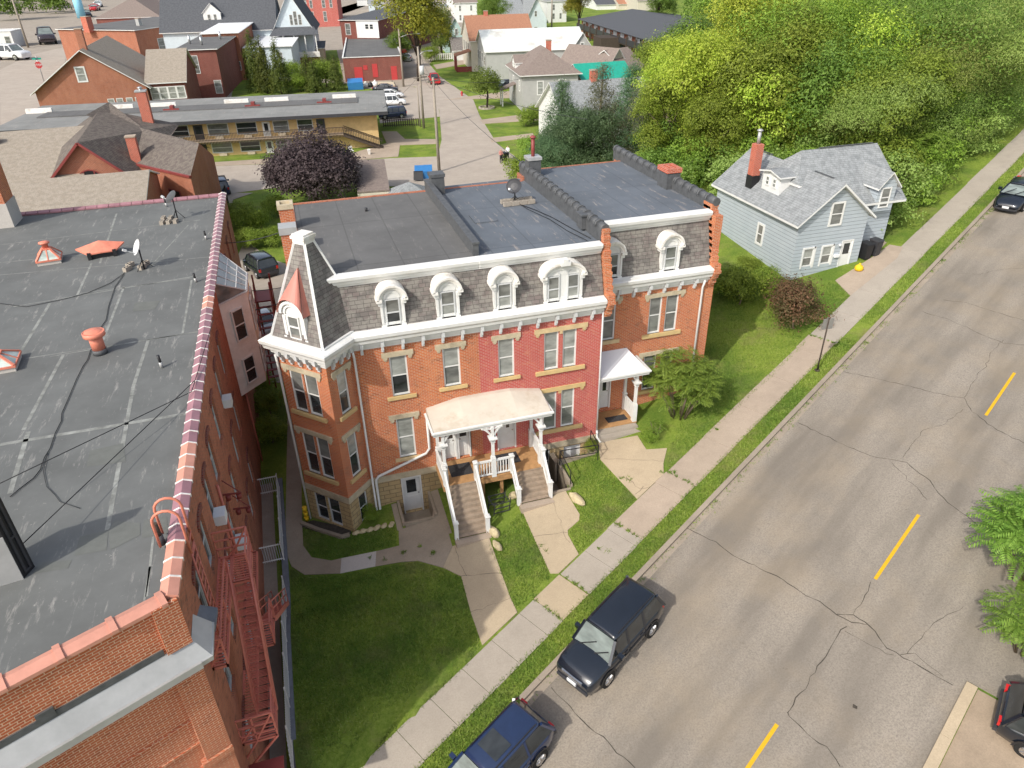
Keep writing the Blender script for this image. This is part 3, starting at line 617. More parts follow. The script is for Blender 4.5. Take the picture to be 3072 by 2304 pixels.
# cornices
pc = [(0, 8.32), (.05, 8.32), (.06, 8.46), (.17, 8.5), (.18, 8.66), (.34, 8.72), (.37, 8.86), (.44, 8.95), (.46, 9.1), (.40, 9.14), (-.05, 9.2)]
m = MB(); m.sweep([(-.4, 29.1), (-1.8, 27.7), (0, 25.9), (1.1, 27.0), (12.42, 27.0)], pc); m.build('lower_cornice', M['white'], row)
m = MB(); m.sweep([(12.85, 28.6), (18.72, 28.6)], pc); m.build('lower_cornice', M['white'], row)
m = MB()
def bracket(m, fr, u): m.fbox(fr, u-.07, u+.07, 0, .3, 8.46, 8.7); m.fbox(fr, u-.055, u+.055, 0, .16, 8.22, 8.46); m.fbox(fr, u-.06, u+.06, 0, .09, 8.1, 8.22)
for fr_, us in ((F1, np.arange(1.55, 12.3, .86)), (F2, np.arange(.6, 6.2, .82)), (FL, np.arange(.3, 2.5, .48)), (FR_, (.35, .85, 1.3))):
    for u in us: m = MB(); bracket(m, fr_, u); m.build('bracket', M['grey_trim'], row)
pu = [(0, 10.98), (.1, 10.98), (.12, 11.08), (.2, 11.12), (.22, 11.24), (.3, 11.28), (.33, 11.42), (.3, 11.47), (-.12, 11.49)]
m = MB(); m.sweep([(.55, 27.62), (6.9, 27.62)], pu); m.sweep([(6.85, 27.6, .02), (12.4, 27.6, .02)], [(a+.03, b) for a, b in pu]); m.build('upper_cornice', M['white'], row)
m = MB(); m.sweep([(12.85, 29.2, .3), (18.7, 29.2, .3)], pu); m.build('upper_cornice', M['white'], row)
# mansard slopes
m = MB(); m.f([(1.0, 26.98, 9.15), (12.42, 26.98, 9.15), (12.42, 27.6, 11.1), (.5, 27.6, 11.1)]); m.f([(12.8, 28.58, 9.15), (18.7, 28.58, 9.15), (18.7, 29.2, 11.4), (12.8, 29.2, 11.4)])
m.build('mansard', M['shingle'], row)
# flat roofs
m = MB(); m.f([(.4, 27.7, 11.42), (6.85, 27.7, 11.42), (6.85, 38.4, 11.36), (-.35, 38.4, 11.36), (-.35, 29.0, 11.4)]); m.f([(-.35, 38.4, 11.1), (-.35, 38.4, 11.38), (6.85, 38.4, 11.38), (6.85, 38.4, 11.1)])
m.bar((.35, 27.72, 11.44), (6.85, 27.72, 11.44), .12, .06); m.bar((-.33, 29, 11.42), (-.33, 38.4, 11.38), .12, .08); m.build('flat_roof', M['roof_a'], row)
m = MB(); m.f([(6.85, 27.7, 11.42), (12.45, 27.7, 11.42), (12.45, 39.0, 11.38), (6.85, 38.9, 11.38)]); m.f([(6.85, 38.4, 11), (6.85, 38.4, 11.38), (12.45, 38.4, 11.38), (12.45, 38.4, 11)][::-1])
m.f([(12.8, 29.3, 11.73), (18.75, 29.3, 11.73), (18.9, 39.5, 11.68), (12.8, 39.5, 11.68)]); m.build('flat_roof', M['roof_b'], row)
# fire walls
m = MB(); m.prism([(6.75, 27.95), (7.0, 27.95), (7.0, 38.4), (6.75, 38.4)], 11.3, 11.95); m.bar((6.87, 27.9, 11.98), (6.87, 38.4, 11.98), .32, .09); m.build('parapet', M['flash'], row)
def humps(m, x, y0, y1, z, n, w=.42):
    for i in range(n):
        a, b = y0+(y1-y0)*i/n, y0+(y1-y0)*(i+1)/n; m.tube([(x, a+.02, z), (x, b-.07, z)], w/2, 8, 0); m.tube([(x, b-.12, z), (x, b+.04, z)], w/2+.04, 8, 0)
m = MB(); m.box(12.42, 12.84, 28.5, 39.3, 11.2, 12.02); humps(m, 12.63, 27.6, 39.3, 12.02, 16); m.box(12.42, 12.84, 27.66, 28.5, 11.2, 12.0); m.build('parapet', M['flash'], row)
m = MB(); m.box(18.72, 19.12, 29.2, 40.4, 11.4, 12.15); humps(m, 18.92, 29.0, 40.4, 12.15, 15); m.build('parapet', M['flash'], row)
m = MB()
def pier(m, x0, x1, yf):
    pts = [(.12, 8.2), (.3, 8.6), (.5, 8.85), (.5, 9.15), (.2, 9.3), (.1, 9.6), (.02, 9.9), (-.35, 11.2), (-.5, 12.0)]
    zb = [(p[1], p[0]) for p in pts]; z = 8.15
    while z < 12.0:
        o = np.interp(z, [q[0] for q in zb], [q[1] for q in zb]); jag = .05*((int(z/.15)) % 2)
        m.box(x0-jag*.4, x1+jag*.4, yf-o-jag, yf+1.2, z, z+.15); z += .15
pier(m, 12.47, 12.77, 27.0); m.build('fire_wall', M['brick'], row)
m = MB(); pier(m, 18.72, 19.04, 28.6); m.box(18.7, 19.1, 28.6, 40.2, -1, 11.6); m.build('fire_wall', M['brick'], row)
# chimneys
def chimney(x0, x1, y0, y1, z0, z1, mat, cap, ch=.16, pots=0, cm='flash', parent=row, base=None):
    m = MB(); m.box(x0, x1, y0, y1, z0, z1); c = m.build('chimney', M[mat], parent)
    m = MB(); e = .05; m.box(x0-e, x1+e, y0-e, y1+e, z1, z1+ch*.5)
    if cap == 'open':
        for a in ((x0-e, x0+.1, y0-e, y1+e), (x1-.1, x1+e, y0-e, y1+e), (x0+.1, x1-.1, y0-e, y0+.1), (x0+.1, x1-.1, y1-.1, y1+e)): m.box(*a, z1+ch*.5, z1+ch*1.4)
        if pots > 1: m.box((x0+x1)/2-.05, (x0+x1)/2+.05, y0+.1, y1-.1, z1+ch*.5, z1+ch*1.35)
    else: m.box(x0-e, x1+e, y0-e, y1+e, z1+ch*.5, z1+ch)
    m.build('cap', M[cm], c)
    if base: m = MB(); m.box(x0-.03, x1+.03, y0-.03, y1+.03, z0, base); m.build('flashing', M['flash'], c)
    return c
def pipe(parent, x, y, z0, z1, r, mat='zinc', cap=True, name='flue_pipe'):
    m = MB(); m.tube([(x, y, z0), (x, y, z1)], r, 10)
    if cap: m.lathe([(r*1.05, z1-z0), (r*1.7, z1-z0+.03), (r*1.7, z1-z0+.08), (r*.7, z1-z0+.16)], (x, y, z0), 10)
    return m.build(name, M[mat], parent)
chimney(-.88, -.24, 34.3, 35.0, 9, 12.35, 'brick', 'open', cm='ashlar'); chimney(-.9, -.25, 31.1, 31.8, 9, 12.2, 'brick', 'flat', ch=.3, cm='blue_metal' if 'blue_metal' in M else 'zinc')
chimney(6.95, 7.65, 37.4, 38.1, 11.3, 12.3, 'flash', 'flat', cm='flash')
cB = chimney(12.5, 13.2, 37.8, 38.5, 11.5, 12.6, 'flash', 'flat', cm='zinc'); pipe(cB, 12.85, 38.15, 12.6, 13.7, .1, 'dkred')
chimney(18.4, 19.15, 33.0, 34.0, 11.5, 12.55, 'flash', 'open', pots=2, cm='brick_new')
chimney(12.2, 12.75, 29.3, 29.9, 11.5, 12.1, 'flash', 'flat', ch=.08)
# dormers
def dormer(fr, uc, hw, zs, back=.75, wins=1, hood='white_dirty', crest=False, z0=9.1, zspr=10.45, f=.0):
    d = MB(); d.fbox(fr, uc-hw, uc+hw, -back, f, z0, zs)
    d.fbox(fr, uc-hw-.09, uc+hw+.09, f-.2, f+.05, z0-.06, z0+.17); d.fbox(fr, uc-hw-.05, uc+hw+.05, f-.2, f+.03, z0+.17, z0+.3)
    for s in (-1, 1):
        d.fbox(fr, uc+s*(hw-.03), uc+s*(hw+.06), f-.15, f+.06, z0+.25, zs-.25); d.fbox(fr, uc+s*(hw-.05), uc+s*(hw+.14), f-.3, f+.12, zs-.25, zs-.08)
    n = 14; rx = hw+.02; rz_ = rx*(1.0 if hw < .7 else .52); arc = [(uc+rx*cos(pi*i/n), zs+rz_*sin(pi*i/n)) for i in range(n+1)]
    d.f([fr(u, f+.01, z) for u, z in arc[::-1]][::-1]) if False else d.f([fr(u, f+.01, z) for u, z in arc])
    D = d.build('dormer', M['white'], row)
    m = MB()
    def ring(r0, r1, o0, o1, k=n, sz=1.):
        for i in range(k):
            a, b = pi*i/k, pi*(i+1)/k; P = lambda r, t, o: fr(uc+(rx+r)*cos(t), o, zs+(rz_+r)*sin(t)*sz)
            m.f([P(r1, a, o1), P(r1, b, o1), P(r1, b, o0), P(r1, a, o0)], 0, True); m.f([P(r0, a, o1), P(r1, a, o1), P(r1, b, o1), P(r0, b, o1)][::-1], 0); m.f([P(r0, a, o0), P(r0, b, o0), P(r0, b, o1), P(r0, a, o1)], 0)
    ring(-.02, .1, -back-.2, f+.13); ring(.08, .17, -back-.3, f+.2)
    for s in (-1, 1): m.fbox(fr, uc+s*(rx-.04), uc+s*(rx+.2), f-.45, f+.2, zs-.09, zs+.03)
    m.build('hood', M[hood], D)
    m = MB(); ring(-.2, -.1, f, f+.05); ring(-.08, -.03, f, f+.08)
    if crest: m.fbox(fr, uc-.22, uc+.22, f, f+.3, zs+rz_+.05, zs+rz_+.22); m.fbox(fr, uc-.11, uc+.11, f, f+.3, zs+rz_+.22, zs+rz_+.34)
    m.build('moulding', M['white'], D)
    ww = .5 if wins == 1 else .44
    for c in ([uc] if wins == 1 else [uc-.45, uc+.45]):
        m = MB(); a, b = c-ww/2, c+ww/2; zt = zs-.03; zb = z0+.12; t = .05
        for q in ((a-t, a, zb, zt), (b, b+t, zb, zt), (a, b, zt-t, zt), (a, b, zb, zb+t), (a, b, (zb+zt)/2-.02, (zb+zt)/2+.03)): m.fbox(fr, q[0], q[1], f, f+.05, q[2], q[3])
        w = m.build('window', M['grey_trim'], D); m = MB(); m.fbox(fr, a, b, f, f+.012, zb, (zb+zt)/2, 1); m.fbox(fr, a, b, f, f+.02, (zb+zt)/2, zt, 0); m.build('pane', [M['glass_m'], M['glass_b' if c > 4 else 'glass']], w)
        if wins == 2:
            m = MB()
            for i in range(8):
                t0, t1 = pi*i/8, pi*(i+1)/8; m.f([fr(c+.3*cos(t0), f+.04, zs+.24*sin(t0)), fr(c+.3*cos(t1), f+.04, zs+.24*sin(t1)), fr(c+.24*cos(t1), f+.04, zs+.18*sin(t1)), fr(c+.24*cos(t0), f+.04, zs+.18*sin(t0))][::-1])
            m.build('arch_trim', M['grey_trim'], D)
    return D
F1d = frame((0, 27.0), (12, 27.0))
for uc, hw, w_ in ((3.02, .43, 1), (5.33, .43, 1), (7.8, .43, 1), (10.48, .82, 2)): dormer(F1d, uc, hw, 10.45, wins=w_, crest=w_ == 2)
F2d = frame((12.45, 28.6), (18.7, 28.6))
for uc in (1.05, 4.05): dormer(F2d, uc, .43, 10.45)
# tower roof
TC = (0., 27.7); hb_, ht_, zb_, zt_ = 1.93, .36, 9.16, 13.0
cor = lambda h: [(TC[0], TC[1]-h), (TC[0]+h, TC[1]), (TC[0], TC[1]+h), (TC[0]-h, TC[1])]
B_, T_ = cor(hb_), cor(ht_); m = MB()
for i in range(4): j = (i+1) % 4; m.f([(*B_[i], zb_), (*B_[j], zb_), (*T_[j], zt_), (*T_[i], zt_)])
tr = m.build('tower_roof', M['shingle'], row)
m = MB()
for i in range(4): m.bar((*B_[i], zb_), (*T_[i], zt_), .11, .08)
for i in range(4): m.bar((*B_[i], zb_+.02), (*B_[(i+1) % 4], zb_+.02), .16, .12)
m.build('hip_trim', M['white'], tr)
m = MB(); C1, C2 = cor(ht_+.06), cor(ht_+.13); m.prism(C1, zt_-.05, zt_+.14); m.prism(C2, zt_+.14, zt_+.26); m.prism(cor(ht_+.05), zt_+.26, zt_+.33); m.build('cap', M['white_dirty'], tr)
# tower dormer with copper hood on the left face
def tface(u, z): # point on left face of the pyramid
    k = (z-zb_)/(zt_-zb_); h = hb_+(ht_-hb_)*k; return h
FT = frame((TC[0]-hb_, TC[1]), (TC[0], TC[1]-hb_)); L = hb_*math.sqrt(2); uc = L/2+.0
sl = (hb_-ht_)/math.sqrt(2)/(zt_-zb_)
d = MB(); d.fbox(FT, uc-.5, uc+.5, -.95, -.12, 9.2, 10.4)
for s in (-1, 1): d.fbox(FT, uc+s*.48, uc+s*.62, -.3, -.05, 9.2, 9.4); d.fbox(FT, uc+s*.42, uc+s*.56, -.3, -.08, 9.4, 10.3)
n = 12; rx = .5
d.f([FT(uc+rx*cos(pi*i/n), -.11, 10.4+rx*.95*sin(pi*i/n)) for i in range(n+1)])
for i in range(n):
    a, b = pi*i/n, pi*(i+1)/n
    for r0, r1, o in ((.36, .44, -.05), (.5, .62, 0.)):
        P = lambda r, t, oo: FT(uc+r*cos(t), oo, 10.4+r*.95*sin(t)); d.f([P(r0, a, o), P(r1, a, o), P(r1, b, o), P(r0, b, o)]); d.f([P(r0, a, o), P(r0, b, o), P(r0, b, -.3), P(r0, a, -.3)]); d.f([P(r1, a, o), P(r1, a, -.5), P(r1, b, -.5), P(r1, b, o)])
TD = d.build('dormer', M['white'], row)
m = MB(); apex = FT(uc, -sl*(12.1-9.16)+.03, 12.1); N = 16
for i in range(N):
    a, b = pi*i/N, pi*(i+1)/N; P = lambda t, k: FT(uc+.68*cos(t)*(1-k), 0.06-(sl*(12.1-9.16)+.0)*k*1., 10.42+.66*sin(t)*(1-k)+(12.1-10.42)*k)
    for q in range(6):
        k0, k1 = (q/6)**1.0, ((q+1)/6)
        fl = lambda k: k**.8
        m.f([P(a, fl(k0)), P(a, fl(k1)), P(b, fl(k1)), P(b, fl(k0))][::-1], 0, True)
m.f([FT(uc-.68, .05, 10.42), FT(uc-.68, -1.3, 10.42), apex]); m.f([FT(uc+.68, .05, 10.42), apex, FT(uc+.68, -1.3, 10.42)])
m.build('hood', M['copper'], TD)
m = MB(); a, b = uc-.24, uc+.24
for q in ((a-.05, a, 9.35, 10.35), (b, b+.05, 9.35, 10.35), (a, b, 10.3, 10.35), (a, b, 9.35, 9.4), (a, b, 9.84, 9.89)): m.fbox(FT, q[0], q[1], -.12, -.05, q[2], q[3])
w = m.build('window', M['white'], TD); m = MB(); m.fbox(FT, a, b, -.12, -.1, 9.4, 10.3); m.build('pane', M['glass_m'], w)
# downspouts
def spout(pts, r=.055, mat='white', parent=row): m = MB(); m.tube(pts, r, 6); return m.build('downspout', M[mat], parent)
spout([FL(-.02, .12, 8.4), FL(-.02, .09, 8.0), FL(-.02, .09, -1.0)]); spout([(1.17, 26.75, 8.4), (1.2, 26.88, 8.0), (1.2, 26.88, -.4), (1.2, 26.7, -.5)])
spout([(18.42, 28.35, 8.5), (18.42, 28.5, 8.1), (18.42, 28.5, 1.3)]); spout([(12.4, 26.88, 1.9), (12.42, 26.88, 1.5), (12.5, 26.6, 1.35)]); spout([(12.4, 26.9, 8.5), (12.4, 26.9, 1.8)], .04, 'grey_trim')
spout([(3.98, 26.9, 4.55), (3.98, 26.9, 2.75), (3.8, 26.9, 2.5), (1.5, 26.86, 1.75), (1.36, 26.86, 1.55), (1.36, 26.86, -.3), (1.36, 26.7, -.4)], .065)
# ---- front porch
po = MB(); DZ = 1.75
po.box(4.2, 9.15, 25.2, 26.98, DZ-.05, DZ); po.box(4.2, 9.15, 25.22, 25.3, DZ-.35, DZ-.05); po.box(4.2, 4.3, 25.3, 26.98, DZ-.3, DZ-.05); po.box(9.05, 9.15, 25.3, 26.98, DZ-.3, DZ-.05)
for x in (6.1, 7.0): po.box(x-.07, x+.07, 25.4, 25.54, .0, DZ-.3)
por = po.build('porch_deck', M['wood'], row)
def stairs(x0, x1, ytop, ybot, ztop, zbot, n, parent, mat='wood_grey', name='stair'):
    m = MB()
    for i in range(n):
        ya = ytop+(ybot-ytop)*i/n; yb = ytop+(ybot-ytop)*(i+1)/n; z = ztop-(ztop-zbot)*(i+1)/(n+1); m.box(x0, x1, yb-.02, ya, z-.04, z); m.box(x0+.02, x1-.02, ya-.03, ya, z, z+(ztop-zbot)/(n+1)-.04)
    for x in (x0+.03, x1-.03): m.bar((x, ytop, ztop-.2), (x, ybot, zbot+.02), .05, .26)
    return m.build(name, M[mat], parent)
zs1 = hz(5, 23.3)+.05; zs2 = hz(8.3, 24.2)+.08
stairs(4.28, 5.72, 25.2, 23.35, DZ, zs1, 9, row); stairs(7.5, 8.95, 25.2, 24.15, DZ, zs2, 6, row)
m = MB(); m.box(4.2, 5.8, 23.0, 23.36, zs1-.3, zs1+.06); m.build('step', M['conc'], row); m = MB(); m.box(7.45, 9.05, 23.8, 24.16, zs2-.3, zs2+.06); m.build('step', M['conc'], row)
m = MB(); m.f([(4.7, 25.7, DZ+.012), (5.75, 25.7, DZ+.012), (5.75, 26.6, DZ+.012), (4.7, 26.6, DZ+.012)]); m.build('doormat', M['mat'], row); m = MB(); m.f([(7.0, 25.85, DZ+.012), (8.1, 25.85, DZ+.012), (8.1, 26.7, DZ+.012), (7.0, 26.7, DZ+.012)]); m.build('doormat', M['mat'], row)
def newel(m, x, y, z0, z1, w=.17): m.box(x-w/2, x+w/2, y-w/2, y+w/2, z0, z1); m.box(x-w/2-.03, x+w/2+.03, y-w/2-.03, y+w/2+.03, z1, z1+.05); m.box(x-w/2+.01, x+w/2-.01, y-w/2+.01, y+w/2-.01, z1+.05, z1+.09)
def rail(parent, p, q, h=.85, sp=.15, mat='white', ends=(1, 1), bal=.045):
    m = MB(); p, q = np.array(p, float), np.array(q, float); L = np.linalg.norm((q-p)[:2]); H_ = np.array((0, 0, h)); lo = np.array((0, 0, .1))
    m.bar(p+H_, q+H_, .1, .08); m.bar(p+lo, q+lo, .08, .06); n = max(2, int(L/sp))
    for i in range(1, n):
        a = p+(q-p)*i/n; m.box(a[0]-bal/2, a[0]+bal/2, a[1]-bal/2, a[1]+bal/2, a[2]+.1, a[2]+h)
    for e, r_ in zip(ends, (p, q)):
        if e: newel(m, r_[0], r_[1], r_[2]-.02, r_[2]+h+.08)
    return m.build('railing', M[mat], parent)
rail(row, (4.3, 25.25, DZ), (4.3, 23.4, zs1+.02)); rail(row, (5.74, 25.25, DZ), (5.74, 23.4, zs1+.02)); rail(row, (7.46, 25.25, DZ), (7.46, 24.2, zs2+.02)); rail(row, (8.98, 25.25, DZ), (8.98, 24.2, zs2+.02))
rail(row, (5.74, 25.28, DZ), (7.46, 25.28, DZ), sp=.13, ends=(0, 0)); rail(row, (4.28, 25.3, DZ), (4.28, 26.9, DZ), ends=(0, 0)); rail(row, (9.02, 25.3, DZ), (9.02, 26.9, DZ), ends=(0, 0))
def post(parent, x, y, z0, z1, br=((1, 0), (-1, 0))):
    m = MB(); m.box(x-.11, x+.11, y-.11, y+.11, z0-.05, z0+1.0); m.box(x-.065, x+.065, y-.065, y+.065, z0+1.0, z1); m.box(x-.09, x+.09, y-.09, y+.09, z0+1.0, z0+1.08)
    m.box(x-.1, x+.1, y-.1, y+.1, z1-.72, z1-.66); m.box(x-.13, x+.13, y-.13, y+.13, z1-.66, z1-.6); m.box(x-.19, x+.19, y-.19, y+.19, z1-.6, z1-.54); m.box(x-.1, x+.1, y-.1, y+.1, z1-.8, z1-.76)
    for dx, dy in br:
        pr = [(x+dx*(.07+.42*t), y+dy*(.07+.42*t), z1-.42*(1-t)**1.8) for t in (0, .25, .5, .75, 1)]
        for a, b in zip(pr, pr[1:]): m.bar(a, b, .07, .09)
        m.bar((x, y, z1-.12), (x+dx*.33, y+dy*.33, z1-.03), .05, .06)
    return m.build('post', M['white'], parent)
for x, y, b in ((4.38, 25.5, ((1, 0), (0, 1))), (6.6, 25.3, ((1, 0), (-1, 0))), (8.95, 25.5, ((-1, 0), (0, 1)))): post(row, x, y, DZ, 4.42, b)
for x in (4.38, 8.95): m2 = MB(); m2.box(x-.07, x+.07, 26.84, 26.97, DZ, 4.42); m2.box(x-.12, x+.12, 26.8, 26.97, DZ, DZ+1.0); m2.build('post', M['white'], row)
pr = MB(); zf = 4.55
E_ = [(4.0, 25.35), (9.4, 25.35), (9.4, 27.0), (4.0, 27.0)]
nx_, ny_ = 18, 7
def pz(s, t):   # s along, t from front edge to wall
    e = min(1, s/.28, (1-s)/.28); return zf+.05+.6*min(t/.85, 1)**.85*(.5+.5*min(1, e)) 
gr = [[(4.0+5.4*i/nx_, 25.35+1.65*j/ny_, pz(i/nx_, j/ny_)) for i in range(nx_+1)] for j in range(ny_+1)]
for j in range(ny_):
    for i in range(nx_): pr.f([gr[j][i], gr[j][i+1], gr[j+1][i+1], gr[j+1][i]], 0, True)
pr.f([gr[j][0] for j in range(ny_+1)][::-1]+[(4., 25.35, zf), (4., 27, zf)][::1]); pr.f([gr[j][nx_] for j in range(ny_+1)]+[(9.4, 27, zf), (9.4, 25.35, zf)])
PR = pr.build('porch_roof', M['stained_white'], row)
m = MB(); pf = [(0, zf-.16), (.06, zf-.16), (.08, zf-.02), (.14, zf+.0), (.14, zf+.08), (.05, zf+.1)]; m.sweep([(4.03, 27.0), (4.03, 25.4), (9.37, 25.4), (9.37, 27.0)], pf); m.f([(4, 25.35, zf-.1), (4, 27, zf-.1), (9.4, 27, zf-.1), (9.4, 25.35, zf-.1)]); m.build('fascia', M['white'], PR)
# ---- side porch
m = MB(); m.box(12.47, 14.75, 27.2, 28.58, DZ-.06, DZ); m.build('porch_deck', M['wood'], row)
zg = hz(13.5, 26.6); m = MB(); m.box(12.5, 14.7, 26.93, 27.2, zg-.3, DZ-.1); m.box(12.5, 14.7, 26.62, 26.93, zg-.3, DZ-.24); m.box(12.5, 14.7, 27.2, 27.3, zg-.3, DZ-.06); m.build('step', M['conc_grey'], row)
post(row, 14.62, 27.32, DZ, 4.62, ((-1, 0), (0, 1))); m2 = MB(); m2.box(14.55, 14.68, 28.45, 28.58, DZ, 4.62); m2.box(12.5, 12.58, 27.25, 27.35, DZ, 4.62); m2.build('post', M['white'], row)
rail(row, (14.62, 27.4, DZ), (14.62, 28.5, DZ), ends=(0, 1), sp=.2, bal=.12)
m = MB(); z0 = 4.72; A, B, C_, D_, E2 = (12.46, 27.05, z0), (15.1, 27.05, z0), (15.1, 28.58, z0), (14.55, 28.58, 5.35), (12.46, 28.58, 5.35)
m.f([A, B, D_, E2]); m.f([B, C_, D_]); PR = m.build('porch_roof', M['white_metal'], row)
m = MB(); m.sweep([(12.5, 27.1), (15.05, 27.1), (15.05, 28.58)], [(a, b-zf+z0) for a, b in pf]); m.f([(12.46, 27.05, z0-.08), (12.46, 28.58, z0-.08), (15.1, 28.58, z0-.08), (15.1, 27.05, z0-.08)]); m.build('fascia', M['white'], PR)
m = MB(); m.f([(13.3, 27.5, DZ+.012), (14.4, 27.5, DZ+.012), (14.4, 28.0, DZ+.012), (13.3, 28.0, DZ+.012)]); m.build('doormat', M['mat'], row)
# small vents on the roof and mansard
m = MB(); m.tube([(3.26, 35.9, 11.3), (3.26, 35.9, 11.55)], .07, 8); m.build('roof_vent', M['black'], row)
m = MB(); m.box(7.9, 9.0, 32.0, 33.3, 11.4, 11.47); m.build('roof_hatch', M['roof_b'], row)
# ---------------------------------------------------------------- flat-roofed brick building on the left, with fire escape
lb = thing('apartment_block', 'brick apartment block with flat grey roof and red iron fire escape, nearest the camera', 'building')
WXL = -4.12; FD = np.array((cos(RD(25.5)), sin(RD(25.5))))
CF = np.array((WXL, 13.15)); PT, RZ = 10.1, 9.9
def fpt(s, o=0.): return (CF[0]-FD[0]*s+FD[1]*o*1., CF[1]-FD[1]*s-FD[0]*o)   # s metres along the front from the corner, o outward
S_ = frame((WXL, 46.8), (WXL, 13.15)) ; S_ = frame((WXL, 13.15), (WXL, 46.8))   # right side wall, outward +x
FF = frame(fpt(22), fpt(0))                   # front wall
LF = 22.0
sw = []
for yc in (15.3, 17.35, 19.4, 21.5, 24.0, 26.6, 29.0, 38.5, 41.5, 44.2):
    for z0, z1 in ((7.0, 8.75), (4.0, 5.75), (1.0, 2.7)): sw.append((yc-13.15-.45, yc-13.15+.45, z0, z1))
m = MB(); m.wall(S_, 0, 33.65, -3, PT-.08, sw, depth=.2); m.build('side_wall', M['brick_side'], lb)
m = MB()
for a, b, z0, z1 in sw:
    m = MB()
    for i in range(6):
        t0, t1 = i/6, (i+1)/6; f = lambda t: z1+.02+.12*sin(pi*t); m.hexa([S_(a-.1+(b-a+.2)*t0, .05, f(t0)), S_(a-.1+(b-a+.2)*t1, .05, f(t1)), S_(a-.1+(b-a+.2)*t1, 0, f(t1)), S_(a-.1+(b-a+.2)*t0, 0, f(t0)), S_(a-.1+(b-a+.2)*t0, .05, f(t0)+.2), S_(a-.1+(b-a+.2)*t1, .05, f(t1)+.2), S_(a-.1+(b-a+.2)*t1, 0, f(t1)+.2), S_(a-.1+(b-a+.2)*t0, 0, f(t0)+.2)])
    m.build('window_arch', M['brick_dark'], lb)
for i, (a, b, z0, z1) in enumerate(sw): window(lb, S_, a, b, z0, z1, rec=.16, up='glass', lo='glass_m' if i % 3 else 'glass', wm='grey_trim')
for yc, z in ((19.4, 7.0), (21.5, 4.0), (26.6, 7.0)):
    m = MB(); u = yc-13.15; m.fbox(S_, u-.26, u+.26, -.05, .3, z-.02, z+.34); m.build('air_conditioner', M['white_metal'], lb)
# front wall with pilaster, cornice ledge
m = MB(); m.wall(FF, 0, LF, -4, PT-.08, []); m.build('front_wall', M['brick_left'], lb)
m = MB(); m.fbox(FF, LF-.62, LF+.03, 0, .14, -3, 7.98); m.fbox(FF, LF-.55, LF+.02, 0, .1, 8.62, PT-.05); m.fbox(FF, LF-.75, LF+.04, 0, .2, 4.4, 4.6); m.fbox(FF, LF-.8, LF+.03, 0, .1, -3, 4.4); m.build('pilaster', M['brick_left'], lb)
m = MB(); m.fbox(FF, 0, LF-.6, 0, .05, 7.78, 7.98)
m.build('brick_banding', M['brick_left'], lb); m = MB(); m.fbox(FF, 0, LF-.6, 0, .03, 8.62, 8.8); m.build('flashing', M['flash'], lb); m = MB()
for k in range(int(LF/.3)): m.fbox(FF, k*.3, k*.3+.14, .05, .1, 7.72, 7.98)
for z in (6.1, 5.2): m.fbox(FF, 0, LF-.62, 0, .05, z, z+.07)
m.build('brick_banding', M['brick_left'], lb)
m = MB(); lp = [(0, 8.0), (.38, 8.02), (.4, 8.18), (.36, 8.2), (.0, 8.62)]
m.sweep([fpt(22), fpt(-.02), (WXL, 13.95)], lp); m.fbox(FF, 0, LF, .36, .43, 8.0, 8.2); m.build('cornice_ledge', M['zinc'], lb)
m = MB(); m.fbox(FF, LF-3.2, LF-2.85, -.3, .05, 8.7, 8.95); m.build('scupper', M['flash'], lb)
m = MB(); m.hexa([S_(.8, .36, 7.85), S_(1.6, .36, 7.7), S_(1.6, 0, 7.7), S_(.8, 0, 7.85), S_(.8, .38, 8.02), S_(1.6, .38, 7.86), S_(1.6, 0, 8.1), S_(.8, 0, 8.35)]); m.build('rain_head', M['coping'], lb)
# coping tiles: side (purple and salmon) and front (salmon)
m = MB(); y = 13.15; k = 0; r1 = random.Random(5)
def tile(m, a, b, mi, z=PT, rot=None, w=.21):
    a, b = np.array(a, float), np.array(b, float); d = nrm(b-a); n = np.array((d[1], -d[0]))
    P = lambda q, o, zz: (q[0]+n[0]*o, q[1]+n[1]*o, zz)
    sec = [(-w, z-.12), (-w, z-.03), (0, z+.06), (w, z-.03), (w, z-.12)]
    for (o0, z0), (o1, z1) in zip(sec, sec[1:]): m.f([P(a, o0, z0), P(b, o0, z0), P(b, o1, z1), P(a, o1, z1)][::-1], mi)
    m.f([P(a, *s) for s in sec], mi); m.f([P(b, *s) for s in sec][::-1], mi)
cps = []
while y < 46.7:
    e = min(y+.62, 46.75); mi = (1 if y < 15.4 else (0 if 17.6 < y < 19.4 else 1 if y > 24 and r1.random() < .12 else 0 if y > 15.4 else 1))
    mi = {True: 0, False: 1}[(y < 14.4) or (17.4 < y < 19.2) or (28.9 < y < 30.2)] if True else mi
    tile(m, (WXL-.13, y+.015), (WXL-.13, e-.015), mi); y = e
    tile(m, (WXL-.13, y-.03), (WXL-.13, y+.02), 2, PT+.012, w=.225)
m.build('coping', [M['clay'], M['clay_p'], M['white_dirty']], lb)
m = MB(); s = .25
while s < LF: e = s+1.05; tile(m, fpt(e-.03, -.13), fpt(s+.03, -.13), 0); tile(m, fpt(s+.07, -.13), fpt(s-.07, -.13), 0, PT+.035, w=.245); s = e
m.build('coping', M['clay'], lb)
m = MB(); y = -16.8
while y < WXL-.3: tile(m, (y, 46.85-.06), (min(y+.62, WXL-.1)-.03, 46.85-.06), 0, PT-.06); y += .62
m.build('coping', M['clay_p'], lb)
rp = [fpt(LF, -.3), fpt(.2, -.3), (WXL-.32, 13.4), (WXL-.32, 46.7), (-27, 46.7)]
m = MB(); m.f([(p[0], p[1], RZ) for p in rp]); rf = m.build('flat_roof', M['roof_left'], lb)
m = MB()
